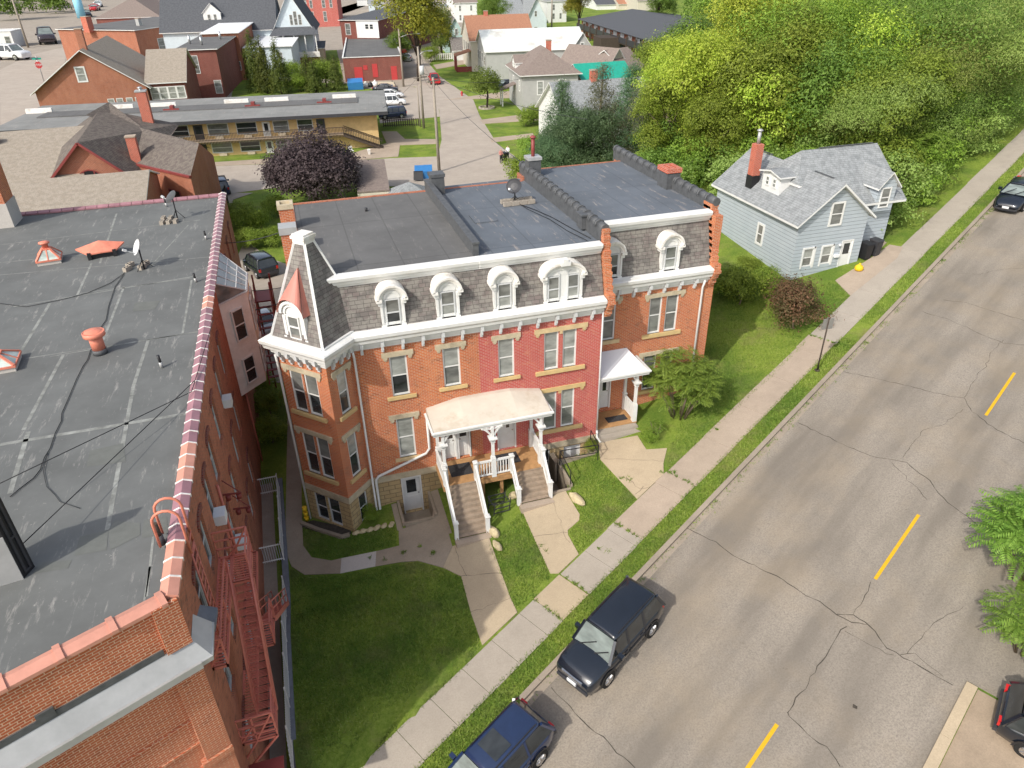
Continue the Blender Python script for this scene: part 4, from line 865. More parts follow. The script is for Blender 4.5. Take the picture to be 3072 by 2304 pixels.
def seam(p, q, w, z=RZ+.004):
    (a, b), (c, d) = strip([p, q], w); m.f([(x[0], x[1], z) for x in (a, c, d, b)])
zr = RZ
def R_(u, v): return at(u, v, RZ)
for a, b, w in (((0, 1334), (565, 1240), .16), ((0, 735), (600, 660), .06), ((0, 788), (345, 755), .08), ((0, 825), (640, 770), .05), ((40, 920), (590, 828), .08), ((240, 880), (610, 830), .05), ((80, 1075), (600, 995), .05), ((150, 1070), (590, 995), .06),
                ((350, 640), (300, 790), .1), ((275, 790), (232, 885), .1), ((150, 910), (65, 1050), .12), ((372, 860), (310, 1020), .1), ((445, 1020), (400, 1160), .12), ((190, 1065), (70, 1290), .12), ((575, 840), (548, 1000), .09), ((400, 1160), (322, 1590), .12), ((85, 1295), (30, 1480), .14), ((565, 675), (450, 800), .06), ((460, 1610), (440, 1790), .06), ((450, 1700), (428, 1830), .05)): seam(R_(*a), R_(*b), w)
m.build('roof_seam', M['seam'], rf)
for q in (((345, 1562), (420, 1570), (422, 1605), (332, 1650), (325, 1590)), ((432, 1560), (500, 1550), (505, 1600), (425, 1615)), ((240, 1610), (325, 1590), (320, 1650), (222, 1668)), ((405, 908), (480, 902), (465, 928), (398, 935)), ((270, 1352), (370, 1330), (378, 1385), (260, 1400)), ((115, 1690), (215, 1680), (205, 1705), (100, 1722))):
    m = MB(); m.f([(*R_(*p), RZ+.006) for p in q][::-1]); m.build('roof_patch', M['patch'], rf)
# fire escape (bolted to the wall): decks, stairs, rails
fe = MB(); X0, X1 = WXL, -3.13
def grate(m, x0, x1, y0, y1, z, sp=.11):
    y = y0
    while y < y1: m.box(x0, x1, y, y+.035, z-.03, z); y += sp
    for x in (x0, x1-.05): m.box(x, x+.05, y0, y1, z-.12, z+.01)
    for yy in (y0, y1-.05): m.box(x0, x1, yy, yy+.05, z-.12, z+.01)
def hrail(m, pts, h=(.95, .5), w=.045):
    for a, b in zip(pts, pts[1:]):
        for hh in h: m.bar((a[0], a[1], a[2]+hh), (b[0], b[1], b[2]+hh), w, w)
    for a in pts: m.bar(a, (a[0], a[1], a[2]+h[0]), w, w)
fe.V = []; deck = MB(); grate(deck, X0, -3.72, 13.95, 18.1, 6.6); grate(deck, -3.72, X1, 16.9, 18.1, 6.6); D1 = deck.build('fire_escape', M['escape'], lb)
m = MB(); hrail(m, [(X0, 13.97, 6.6), (-3.72, 13.97, 6.6), (-3.72, 15.4, 6.6), (-3.72, 16.9, 6.6)]); hrail(m, [(X1, 16.9, 6.6), (X1, 18.08, 6.6), (-3.65, 18.08, 6.6), (X0, 18.08, 6.6)], (1.0, .66, .33)); m.bar((X1, 18.08, 7.6), (-3.7, 18.08, 6.62), .06, .05); m.bar((X0, 18.08, 6.2), (-3.65, 18.08, 6.8), .05, .05); m.bar((-3.72, 13.97, 7.55), (X0, 13.97, 6.6), .05, .05)
m.build('railing', M['escape'], D1)
def fstairs(x0, x1, ya, za, yb, zb, n):
    m = MB()
    for x in (x0, x1): m.bar((x, ya, za), (x, yb, zb), .05, .17)
    for i in range(1, n):
        t = i/n; y = ya+(yb-ya)*t; z = za+(zb-za)*t
        for k in range(5): m.bar((x0, y-.1+k*.05, z), (x1, y-.1+k*.05, z), .018, .02)
    r = m.build('stair', M['escape'], D1); m = MB()
    for x in (x0, x1):
        for hh in (.85, .5): m.tube([(x, ya, za+hh), (x, yb, zb+hh)], .024, 6)
        for t in (0, .25, .5, .75, 1): m.bar((x, ya+(yb-ya)*t, za+(zb-za)*t), (x, ya+(yb-ya)*t, za+(zb-za)*t+.85), .03, .03)
    m.build('handrail', M['escape'], r)
fstairs(-3.68, X1+.02, 16.95, 6.55, 15.0, 2.95, 17)
deck = MB(); grate(deck, X0, X1, 14.2, 15.1, 2.9); grate(deck, X0, -3.66, 15.1, 22.3, 2.9); grate(deck, -3.66, X1, 17.6, 18.7, 2.9); D1 = deck.build('fire_escape', M['escape'], lb)
m = MB(); hrail(m, [(X1, 15.1, 2.9), (X1, 14.22, 2.9), (-3.7, 14.22, 2.9), (X0, 14.22, 2.9)], (1.0, .62, .25)); hrail(m, [(X1, 18.7, 2.9), (X1, 17.6, 2.9), (-3.66, 17.6, 2.9)]); m.bar((X1, 14.22, 3.9), (-3.7, 14.22, 2.9), .06, .05); m.bar((X0, 14.22, 2.9), (-3.7, 14.22, 3.5), .05, .05)
m.bar((X1, 14.2, 2.85), (X0, 14.2, 1.7), .06, .06); m.bar((-3.7, 14.2, 2.85), (X0, 14.2, 2.2), .05, .05); m.build('railing', M['escape'], D1)
fstairs(-3.62, X1+.04, 18.7, 2.85, 22.6, -.5, 16)
m = MB(); m.box(WXL, -3.12, 13.0, 14.1, 1.95, 2.0); m.build('awning', M['dkred'], lb)
m = MB()
for yc, z in ((21.3, 6.55), (22.4, 5.0)):
    m.bar((WXL, yc, z), (-3.5, yc-.15, z+.05), .05, .05); m.bar((WXL, yc+.5, z+.25), (-3.5, yc-.15, z+.05), .03, .03)
    for x in (-3.95, -3.6): m.lathe([(.09, -.16), (.09, 0), (.05, .02)], (x, yc-.1, z-.02), 8)
m.build('floodlight', M['dkred'], lb)
m = MB(); m.tube([(WXL+.06, 20.6, 7.5), (WXL+.06, 20.6, 3.0)], .045, 6); m.build('conduit', M['escape'], lb); m = MB(); m.tube([(WXL+.1, 33.0, 4.6), (WXL+.1, 33.0, -.5)], .05, 6); m.build('conduit', M['escape'], lb)
# roof ladder hoops
for yy in (15.55, 15.05):
    pts = [(-4.62, yy, 10.0)]+[(-4.31-.31*cos(t), yy, 10.75+.31*sin(t)) for t in np.linspace(0, pi, 9)]+[(-4.0, yy, 9.6)]
    m = MB(); m.tube(pts, .035, 8); m.build('ladder_hoop', M['coral'], lb)
m = MB(); m.tube([(-3.98, 15.05, 9.9), (-3.98, 15.55, 9.9)], .02, 6); m.tube([(-3.98, 15.05, 9.6), (-3.98, 15.55, 9.6)], .02, 6)
for z in np.arange(6.8, 9.5, .3): m.tube([(-3.98, 15.05, z), (-3.98, 15.55, z)], .018, 6)
for yy in (15.05, 15.55): m.tube([(-4.0, yy, 9.7), (-3.98, yy, 6.6)], .025, 6)
m.build('ladder', M['escape'], lb)
# white bay with glazed roof
bz = 9.5
bp = [(WXL, 32.0), (-2.95, 33.2), (-2.95, 35.4), (WXL, 36.6)]
m = MB(); zb0 = 4.2; m.prism(bp, zb0, bz-.5); bay = m.build('bay_window', M['siding_cream' if 0 else 'white_dirty'], lb)
m = MB(); m.prism([(p[0]+(.06 if p[0] > -4 else 0), p[1]+(-.05 if p[1] < 34 else .05)) for p in bp], bz-.5, bz-.42); A = (WXL, 32.2, bz+.5); B = (WXL, 36.4, bz+.5); c, d = (-2.95, 33.2, bz-.4), (-2.95, 35.4, bz-.4)
m.f([(WXL, 32.0, bz-.4), c, A], 1); m.f([c, d, B, A], 1); m.f([d, (WXL, 36.6, bz-.4), B], 1)
for k in range(5):
    t = k/4; p = np.array(c)*(1-t)+np.array(d)*t; q = np.array(A)*(1-t)+np.array(B)*t; m.bar(p, q, .05, .05, 0)
for t in (0, .33, .66, 1.):
    p = np.array(c)*(1-t)+np.array(A)*t; q = np.array(d)*(1-t)+np.array(B)*t; m.bar(p, q, .04, .04, 0); 
m.build('glazed_roof', [M['grey_trim'], M['glass_m']], bay)
FB = frame(bp[0], bp[1]); FB2 = frame(bp[1], bp[2])
for fr_, L in ((FB, 1.67), (FB2, 2.2)):
    for z0, z1 in ((6.9, 8.5), (4.6, 6.0)): 
        for q in ([L/2] if L < 2 else [.6, 1.6]): window(bay, fr_, q-.36, q+.36, z0, z1, rec=-.02, up='glass', lo='glass', wm='white')
# rear steel stairs in dark red
m = MB()
for i in range(12): m.box(-3.0, -2.2, 38.0-i*.24, 38.2-i*.24, 6.4-i*.3, 6.44-i*.3)
for x in (-3.0, -2.2):
    m.bar((x, 38.2, 6.4), (x, 35.2, 2.8), .05, .2)
    for h in (.5, .95): m.bar((x, 38.2, 6.4+h), (x, 35.2, 2.8+h), .04, .04)
    for i in range(9): t = i/8; m.bar((x, 38.2-3*t, 6.4-3.6*t), (x, 38.2-3*t, 7.35-3.6*t), .03, .03)
m.box(-3.1, -2.1, 38.0, 39.6, 6.36, 6.42)
for x, y in ((-2.15, 38.2), (-2.15, 39.5), (-3.05, 39.5)): m.bar((x, y, 0), (x, y, 7.4), .09, .09)
m.build('rear_stair', M['dkred'], lb)
# big chimney at the far left of the roof
c1 = chimney(-16.2, -15.1, 44.6, 46.2, 9.9, 14.5, 'brick', 'flat', parent=lb); m = MB(); m.box(-16.25, -15.05, 44.55, 46.25, 9.9, 11.2); m.build('flashing', M['conc_white'], c1)
# things standing on the roof
def rz_at(u, v): return (*at(u, v, RZ), RZ)
x, y, z = rz_at(302, 1060)
t = thing('roof_ventilator', 'round salmon mushroom ventilator in the middle of the flat grey roof', 'roof vent', (x, y, z))
m = MB(); m.lathe([(.25, 0), (.25, .2)], (0, 0, 0), 20); m.build('base', M['flash'], t); m = MB(); m.lathe([(.23, .2), (.23, .78)], (0, 0, 0), 20); m.build('shaft', M['coral'], t)
m = MB(); m.lathe([(.32, .72), (.38, .74), (.38, .9), (.34, .9), (.34, .88), (.3, .93), (.02, .97)], (0, 0, 0), 24); m.build('hood', M['coral'], t)
def skylight(name, label, u, v, w, d, h, rz, glass=True, stack=False, loc=None):
    x, y, z = loc or rz_at(u, v); t = thing(name, label, 'skylight', (x, y, z), rz)
    m = MB(); m.box(-w/2, w/2, -d/2, d/2, 0, .16); m.build('kerb_frame', M['conc_white'], t)
    m = MB(); m.box(-w/2-.04, w/2+.04, -d/2-.04, d/2+.04, .16, .24); k = .33; B = [(-w/2, -d/2, .24), (w/2, -d/2, .24), (w/2, d/2, .24), (-w/2, d/2, .24)]; T = [(-w/2*k, -d/2*k, .24+h), (w/2*k, -d/2*k, .24+h), (w/2*k, d/2*k, .24+h), (-w/2*k, d/2*k, .24+h)]
    for a, b in zip(B, T): m.bar(a, b, .09, .07)
    for i in range(4): m.bar(T[i], T[(i+1) % 4], .08, .07); m.bar(tuple((np.array(B[i])+np.array(B[(i+1) % 4]))/2), tuple((np.array(T[i])+np.array(T[(i+1) % 4]))/2), .05, .05)
    m.prism([q[:2] for q in T], .24+h, .28+h)
    m.build('frame', M['coral'], t); m = MB()
    for i in range(4): j = (i+1) % 4; m.f([B[i], B[j], T[j], T[i]])
    m.build('pane', M['skylight'], t)
    if stack: m = MB(); m.lathe([(.14, .24+h), (.14, .5+h), (.24, .5+h), (.24, .56+h), (.05, .6+h)], (0, 0, 0), 14); m.build('stack', M['coral'], t)
    return t
skylight('skylight', 'small pyramid skylight with a round salmon cap, beside the star-shaped hood', 152, 784, 1.0, 1.0, .42, RD(8), stack=True)
x, y, z = rz_at(40, 1095); skylight('skylight', 'salmon framed skylight with frosted panes at the left edge of the photo', 0, 0, 1.3, 1.2, .3, RD(5), loc=(-11.25, 26.9, RZ))
x, y, z = rz_at(309, 765); t = thing('roof_hood', 'star-shaped salmon sheet metal hood on short black legs', 'roof hood', (x, y, z), RD(10))
m = MB(); w_, d_ = .62, .5
for sx in (-1, 1):
    for sy in (-1, 1): m.box(sx*w_*.9-.08, sx*w_*.9+.08, sy*d_*.9-.08, sy*d_*.9+.08, 0, .35)
m.box(-w_*.8, w_*.8, -d_*.8, d_*.8, 0, .3)
m.build('base', M['black'], t); m = MB(); ap = (0, 0, .75); cs = [(-w_, -d_), (w_, -d_), (w_, d_), (-w_, d_)]; pk = [(0, -d_*1.0), (w_*1.75, 0), (0, d_*1.0), (-w_*1.75, 0)]
for i in range(4): 
    a, p, b = cs[i], pk[i], cs[(i+1) % 4]; zz = .32 if i % 2 == 0 else .5
    m.f([(*a, .3), (*p, zz), ap]); m.f([(*p, zz), (*b, .3), ap])
    m.f([(*a, .24), (*p, zz-.06), (*p, zz), (*a, .3)]); m.f([(*p, zz-.06), (*b, .24), (*b, .3), (*p, zz)])
m.build('hood', M['coral'], t)
def dish(label, u, v, ztop, rz, blocks, z0=RZ, loc=None, group='satellite dishes'):
    x, y, z = loc or rz_at(u, v); t = thing('satellite_dish', label, 'satellite dish', (x, y, z), 0)
    m = MB(); m.tube([(0, 0, 0), (0, 0, ztop*.65), (0, .05, ztop)], .035, 8)
    for a in (.5, 2.2, 4): m.tube([(cos(a)*.4, sin(a)*.4, .03), (0, 0, ztop*.5)], .018, 6)
    m.build('mast', M['black'], t); m = MB(); R = .42; d = np.array((cos(rz)*cos(.5), sin(rz)*cos(.5), sin(.5))); a = nrm(np.cross(d, (0, 0, 1))); b = np.cross(a, d); c = np.array((0, .05, ztop+.1))
    rg = [[c+d*(.1*(r/R)**2)+a*r*cos(t_)+b*r*.92*sin(t_) for t_ in np.linspace(0, 2*pi, 17)[:-1]] for r in (.01, .2, .33, R)]
    for i in range(3):
        for k in range(16): m.f([rg[i][k], rg[i][(k+1) % 16], rg[i+1][(k+1) % 16], rg[i+1][k]], 0, True)
    m.build('reflector', M['iron'] if z0 > 11 else M['grey_trim'], t)
    m = MB(); m.tube([c-b*.3, c+d*.5-b*.28], .018, 6); m.bar(tuple(c+d*.45-b*.28), tuple(c+d*.62-b*.28), .1, .1); m.build('feed_arm', M['grey_trim'], t)
    return t
def block(label, x, y, z, rz, g):
    t = MB(); w, d, h = .40, .19, .2
    for a in ((-w/2, w/2, -d/2, -d/2+.035), (-w/2, w/2, d/2-.035, d/2)): t.box(a[0], a[1], a[2], a[3], 0, h)
    for xx in (-w/2, -.02, w/2-.035): t.box(xx, xx+.035, -d/2+.035, d/2-.035, 0, h)
    t.box(-w/2+.035, w/2-.035, -d/2+.035, d/2-.035, 0, .03)
    o = t.build('cinder_block', M['conc_grey']); tag(o, label, 'cinder block', g); o.location = (x, y, z); o.rotation_euler = (0, 0, rz); return o
dish('grey satellite dish ballasted by four cinder blocks near the star-shaped hood', 434, 808, .95, RD(200), 4)
dish('grey satellite dish standing near the far parapet of the flat roof', 534, 660, 1.15, RD(150), 6)
n_ = 0
for (u, v) in ((383, 812), (392, 800), (428, 806), (438, 796)): x, y = at(u, v, RZ); block('pale cinder block at the foot of the nearer satellite dish', x, y, RZ, RD(60), 'cinder blocks under the nearer satellite dish')
for (u, v) in ((488, 672), (507, 670), (528, 668), (492, 660), (513, 659)): x, y = at(u, v, RZ); block('pale cinder block in the row under the far parapet dish', x, y, RZ, RD(80), 'cinder blocks under the far dish')
for (u, v, h, lab, ss) in ((486, 1103, .5, 'short black vent pipe with a silver collar near the mushroom ventilator', 1), (588, 846, .42, 'bent black vent pipe near the coping beside the glazed bay', 1), (619, 718, .45, 'thin black vent pipe by the parapet near the far dish', 1), (500, 620, .5, 'thin rusty pipe at the far parapet beside the dish', 1), (485, 1632, .65, 'wide rusty vent pipe with an open top near the ladder hoops', 1.6)):
    x, y, z = rz_at(u, v); t = thing('vent_pipe', lab, 'vent pipe', (x, y, z)); m = MB(); m.tube([(0, 0, 0), (0, 0, h*.45)], .06*ss, 10); m.build('collar', M['zinc'] if ss == 1 else M['flash'], t); m = MB(); m.tube([(0, 0, h*.3), (-.02, .02, h)], .05*ss, 10); m.build('pipe', M['black'] if ss == 1 else M['bark_d'], t)
# dark bulkhead door casing on the left
p1, p2 = np.array(at(105, 1700, RZ)), np.array(at(72, 1735, RZ)); zt_b = top_z(tuple(p1), 10, 1462)
t = thing('stair_bulkhead', 'near-black stair bulkhead casting a long shadow at the left edge of the flat roof', 'bulkhead', (p2[0], p2[1], RZ)); q1 = p1-p2; back = np.array((-1.9, -.3)); hb2 = zt_b-RZ
m = MB(); m.prism(ccw([(0, 0), tuple(q1), tuple(q1+back), tuple(back)]), 0, hb2); m.build('casing', M['black'], t)
fq = frame((0, 0), tuple(q1)); Lq = float(np.linalg.norm(q1)); m = MB()
for a, b in ((.08, .14), (Lq-.14, Lq-.08)): m.fbox(fq, a, b, 0, .03, .1, hb2-.1)
for z_ in (.1, 1.1, hb2-.15): m.fbox(fq, .08, Lq-.08, 0, .028, z_, z_+.06)
m.build('door', M['iron'], t); fq = frame(tuple(back), (0, 0)); m = MB(); m.fbox(fq, 0, float(np.linalg.norm(back)), 0, .03, 0, hb2*.55); m.build('side_panel', M['zinc'], t)
# cables
def cable(label, pts, r=.018, sag=0., name='cable', mat='black', seg=1):
    P = []
    for a, b in zip(pts, pts[1:]):
        n = 14 if sag else seg
        for i in range(n): t = i/n; P.append((a[0]+(b[0]-a[0])*t, a[1]+(b[1]-a[1])*t, a[2]+(b[2]-a[2])*t-sag*4*t*(1-t)))
    P.append(pts[-1]); m = MB(); m.tube(P, r, 5); return tag(m.build(name, M[mat]), label, 'cable')
rc = lambda *px: [(*at(u, v, RZ+.03), RZ+.03) for u, v in px]
cable('black cable wriggling down the flat roof past the mushroom ventilator', rc((372, 822), (345, 860), (325, 920), (318, 960), (300, 985), (295, 1030), (272, 1050), (262, 1080), (248, 1100), (228, 1140), (205, 1195), (185, 1240), (184, 1262), (165, 1300), (150, 1345), (133, 1372), (120, 1410), (100, 1435), (60, 1465), (30, 1490)), .014)
cable('thin dark cable branching right towards the bulkhead shadow', rc((143, 1358), (130, 1415), (140, 1460), (165, 1485), (180, 1505), (240, 1525)), .009)
cable('slack black cable curving left across the roof from the nearer dish', rc((375, 818), (330, 850), (260, 880), (180, 900), (80, 920), (0, 910)), .013)
cable('taut overhead wire crossing the roof towards the left edge', [(*at(640, 960, 10.25), 10.25), (*at(575, 1175, 10.2), 10.2), (*at(0, 1450, 11.2), 11.2)], .014)
cable('taut overhead wire running down to the bulkhead', [(-4.3, 23.0, 10.2), (-7.6, 15.6, 10.5)], .014)
# retaining wall, fence along the lawn
def run(x, y0, y1, w, h0, h1, name, mat, label, cat, n=12):
    m = MB(); X = x+(.3 if x > -3.5 else 0); hz_ = hz; hz2 = lambda q, y: hz_(X, y)
    for i in range(n):
        a, b = y0+(y1-y0)*i/n, y0+(y1-y0)*(i+1)/n; m.hexa([(p_, q_, hz2(0, q_)+h_) for h_ in (h0, h1) for p_, q_ in ((x-w/2, a), (x+w/2, a), (x+w/2, b), (x-w/2, b))])
    return tag(m.build(name, M[mat]), label, cat)
run(-3.18, 11.5, 31.0, .26, -1.0, .12, 'retaining_wall', 'coping', 'low dark blue-grey retaining wall along the lawn edge', 'wall')
m = MB(); m.box(WXL, -3.31, 11.5, 31, -2.6, -2.2) if False else None
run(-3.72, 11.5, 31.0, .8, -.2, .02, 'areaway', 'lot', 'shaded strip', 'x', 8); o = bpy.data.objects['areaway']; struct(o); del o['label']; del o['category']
fc = thing('metal_fence', 'white-grey picket railing on top of the dark retaining wall', 'fence', (-3.2, 20, 0)); m = MB(); m2 = MB()
def fz(x, y): return hz(-2.88, y)+.12
for y0, y1 in ((14.4, 23.5), (25.4, 30.2)):
    y = y0; m = MB(); m2 = MB()
    while y < y1: m.box(-.01, .015, y-20, y-20+.02, fz(-3.2, y)+.05, fz(-3.2, y)+1.05); y += .1
    for h in (.15, .95): m2.bar((0, y0-20, fz(-3.2, y0)+h), (0, y1-20, fz(-3.2, y1)+h), .04, .04)
    for y in np.arange(y0, y1+.1, 1.5): m2.bar((0, y-20, fz(-3.2, y)-.1), (0, y-20, fz(-3.2, y)+1.1), .05, .05)
    m.build('pickets', M['grey_trim'], fc); m2.build('rails', M['white_dirty'], fc)
for yy in (25.4, 30.0):
    m = MB(); m2 = MB()
    for k in range(9): x = -.1*k; m.box(x-.01, x+.01, yy-20, yy-20+.02, fz(-3.2, yy), fz(-3.2, yy)+1.)
    for h in (.1, .95): m2.bar((0, yy-20, fz(-3.2, yy)+h), (-.9, yy-20, fz(-3.2, yy)+h), .04, .04)
    m.build('pickets', M['grey_trim'], fc); m2.build('rails', M['white_dirty'], fc)
# ---------------------------------------------------------------- plants
def leaf_mesh(name, C, N, size, seed, mat, aspect=.5, droop=.0, sizevar=.35):
    """C: leaf centres, N: preferred normals; one rhombus per leaf"""
    r = np.random.default_rng(seed); n = len(C)
    N = N+r.normal(0, .55, (n, 3)); N /= np.linalg.norm(N, axis=1)[:, None]+1e-9
    T = r.normal(0, 1, (n, 3)); T[:, 2] -= droop; T -= N*(T*N).sum(1)[:, None]; T /= np.linalg.norm(T, axis=1)[:, None]+1e-9
    B = np.cross(N, T); s = size*(1+r.uniform(-sizevar, sizevar, n))[:, None]
    V = np.empty((n, 4, 3), 'f'); V[:, 0] = C-T*s*.5; V[:, 1] = C+B*s*aspect*.5; V[:, 2] = C+T*s*.5; V[:, 3] = C-B*s*aspect*.5
    return raw_mesh(name, V.reshape(-1, 3), 4, mat)
def raw_mesh(name, V, k, mat):
    me = bpy.data.meshes.new(name); nv = len(V); nf = nv//k
    me.vertices.add(nv); me.vertices.foreach_set('co', np.ascontiguousarray(V, 'f').ravel()); me.loops.add(nv); me.loops.foreach_set('vertex_index', np.arange(nv, dtype='i'))
    me.polygons.add(nf); me.polygons.foreach_set('loop_start', np.arange(0, nv, k, dtype='i'))
    try: me.polygons.foreach_set('loop_total', np.full(nf, k, 'i'))
    except Exception: pass
    me.materials.append(mat); me.update(calc_edges=True); return me
def clumps(blobs, nclump, per, cr, seed, shell=.75, flat=1.):
    r = np.random.default_rng(seed); w = np.array([b[3]**2 for b in blobs]); w = w/w.sum(); idx = r.choice(len(blobs), nclump, p=w)
    B = np.array([b[:4] for b in blobs]); sq = np.array([b[4] if len(b) > 4 else .85 for b in blobs])[idx]
    D = r.normal(0, 1, (nclump, 3)); D /= np.linalg.norm(D, axis=1)[:, None]; D[:, 2] = np.where(D[:, 2] < -.35, -D[:, 2]*.8, D[:, 2])
    R = B[idx, 3]*(shell+(1-shell)*r.uniform(0, 1, nclump)**.6)*(1+.16*np.sin(7*D[:, 0]+5*D[:, 1]+idx))
    K = B[idx, :3]+D*R[:, None]*np.stack([np.ones(nclump), np.ones(nclump), sq], 1)
    G_ = r.normal(0, 1, (nclump, per, 3))*cr*r.uniform(.6, 1.35, (nclump, 1, 1)); G_[..., 2] *= flat
    C = K[:, None]+G_; N = D[:, None]*.9+G_/cr*.5+np.array((0, 0, .55)); return C.reshape(-1, 3), N.reshape(-1, 3)
def limbs(m, base, top, r0, targets, seed, mi=0):
    r = random.Random(seed); b, t = np.array(base, float), np.array(top, float)
    mid = (b+t)/2+np.array((r.uniform(-.3, .3), r.uniform(-.3, .3), 0)); m.tube([b, mid, t], [r0*1.25, r0, r0*.55], 8, mi)
    for tg in targets:
        tg = np.array(tg, float); k = r.uniform(.35, .9); s = b+(t-b)*k; q = (s+tg)/2+np.array((0, 0, np.linalg.norm(tg-s)*.12)); m.tube([s, q, tg], [r0*.45, r0*.3, r0*.1], 6, mi)
TREES = {}
def proto(key, H, R, mat, bark, nclump, per, cr, leaf, seed, shape='round', trunk=.22, aspect=.5, droop=0., shell=.7):
    r = random.Random(seed); bl = []
    if shape == 'round':
        for i in range(11): a = r.uniform(0, 2*pi); d = R*r.uniform(.25, .72); bl.append((cos(a)*d, sin(a)*d, H*r.uniform(.48, .85), R*r.uniform(.32, .5)))
        bl.append((0, 0, H*.72, R*.62))
    elif shape == 'wide':
        for i in range(14): a = r.uniform(0, 2*pi); d = R*r.uniform(.2, .85); bl.append((cos(a)*d, sin(a)*d, H*(.84-.28*(d/R)**2)*r.uniform(.9, 1.05), R*r.uniform(.26, .38), .6))
    elif shape == 'cone':
        for i in range(16): t = i/15; bl.append((r.uniform(-.1, .1), r.uniform(-.1, .1), H*(.08+.86*t), R*(1.02-t)**.75+.12, .9))
    elif shape == 'pine':
        for i in range(26): t = i/25; a = i*2.4; d = R*(1-t)*.68; bl.append((cos(a)*d, sin(a)*d, H*(.08+.88*t), R*(.46-.28*t), .55))
    elif shape == 'dome':
        bl = [(0, 0, H*.45, R*.8, .95)]+[(cos(a)*R*.45, sin(a)*R*.45, H*r.uniform(.35, .5), R*.55, .9) for a in np.arange(0, 6.2, .7)]
    elif shape == 'full':
        for i in range(15): a = r.uniform(0, 2*pi); d = R*r.uniform(.2, .75); bl.append((cos(a)*d, sin(a)*d, H*r.uniform(.2, .85), R*r.uniform(.32, .5)))
        bl.append((0, 0, H*.7, R*.6))
    elif shape == 'bush':
        for i in range(9): a = r.uniform(0, 2*pi); d = R*r.uniform(.1, .7); bl.append((cos(a)*d, sin(a)*d, H*r.uniform(.3, .72), R*r.uniform(.3, .5)))
    elif shape == 'ball': bl = [(0, 0, H*.56, R, H*.42/R), (R*.2, -R*.1, H*.45, R*.85), (-R*.25, R*.1, H*.5, R*.8)]
    C, N = clumps(bl, nclump, per, cr, seed, shell); C[:, 2] = np.maximum(C[:, 2], .05)
    me = leaf_mesh('crown', C, N, leaf, seed, M[mat], aspect, droop)
    m = MB(); limbs(m, (0, 0, -.3), (0, 0, H*(.86 if shape in ('cone', 'pine') else .62)), trunk, [b[:3] for b in bl[:9]] if shape != 'cone' else [], seed)
    o = m.build('trunk', M[bark]); tm = o.data; bpy.data.objects.remove(o); TREES[key] = (tm, me, C, N)
def plant(key, x, y, s, rz, label, cat='tree', name='tree', group=None, z=None, sz=1.):
    tm, me = TREES[key][:2]; t = thing(name, label, cat, (x, y, hz(x, y) if z is None else z), rz, group); t.scale = (s, s, s*sz)
    for nm, d in (('trunk', tm), ('crown', me)): o = bpy.data.objects.new(nm, d); COL.objects.link(o); o.parent = t
    return t
proto('locust', 11, 6.0, 'leaf_locust', 'bark', 900, 30, .42, .17, 11, 'wide', .2, .3, .6)
proto('locust2', 10, 5.2, 'leaf_locust', 'bark', 700, 30, .4, .17, 12, 'wide', .2, .3, .6)
proto('green', 13, 5.2, 'leaf_green', 'bark', 950, 30, .42, .26, 13, 'full', .28)
proto('dark', 12, 4.8, 'leaf_dark', 'bark_d', 800, 30, .42, .26, 14, 'full', .28)
proto('yellow', 11, 4.2, 'leaf_yellow', 'bark', 620, 30, .4, .22, 15, 'full', .2, .45, .5, .6)
proto('purple', 8.0, 4.6, 'leaf_purple', 'bark_d', 1700, 26, .27, .2, 16, 'dome', .2, .75, 0, .8)
proto('lowlocust', 6.5, 4.2, 'leaf_locust', 'bark', 900, 30, .4, .16, 26, 'full', .15, .35, .5)
proto('pine', 10.5, 3.9, 'leaf_pine', 'bark_d', 900, 34, .3, .26, 17, 'pine', .16, .22)
proto('pine_grey', 11, 3.9, 'leaf_grey', 'bark', 620, 30, .32, .26, 18, 'pine', .16, .22)
proto('pinebush', 6.5, 4.4, 'leaf_pine', 'bark_d', 1100, 32, .3, .26, 27, 'full', .15, .24)
proto('greybush', 8, 4.2, 'leaf_grey', 'bark', 900, 30, .32, .24, 28, 'full', .15, .24)
proto('arbor', 6.0, 1.15, 'leaf_arbor', 'bark_d', 420, 22, .14, .16, 19, 'cone', .1, .45)
proto('bush', 2.0, 1.5, 'leaf_green', 'bark', 260, 24, .16, .12, 20, 'bush', .04)
proto('rustbush', 2.2, 1.6, 'leaf_rust', 'bark', 330, 26, .18, .10, 21, 'bush', .04)
proto('autumn', 15, 6.2, 'leaf_autumn', 'bark_d', 620, 28, .5, .36, 22, 'round', .3)
proto('small', 4.6, 1.9, 'leaf_dark', 'bark_d', 240, 22, .2, .17, 23, 'ball', .1, .6, 0, .5)
# compound-leaf (sumac / tree of heaven): fronds with paired leaflets
def frond_mesh(name, starts, dirs, L, seed, mat, nl=11, w=.42):
    r = np.random.default_rng(seed); Q = []
    for s, d in zip(starts, dirs):
        d = nrm(d); side = nrm(np.cross(d, (0, 0, 1))); Lf = L*r.uniform(.7, 1.2); p = np.array(s, float); v = d.copy(); st_ = Lf/nl; dr = r.uniform(.05, .12)
        for i in range(nl):
            p2 = p+v*st_; t = i/nl; ll = Lf*w*(sin(pi*(.12+.82*t)))**.7*.62; ww = st_*.36
            for sg in (-1, 1):
                a = side*sg*.93+v*.35; a = nrm(a+np.array((0, 0, -.22-r.uniform(0, .25)))); q = nrm(np.cross(a, nrm(np.cross(side, v)))) ; c = p2
                Q += [c-q*ww*.2, c+a*ll*.45-q*ww, c+a*ll, c+a*ll*.45+q*ww]
            p = p2; v = nrm(v+np.array((0, 0, -dr)))
    return raw_mesh(name, np.array(Q, 'f'), 4, M[mat])
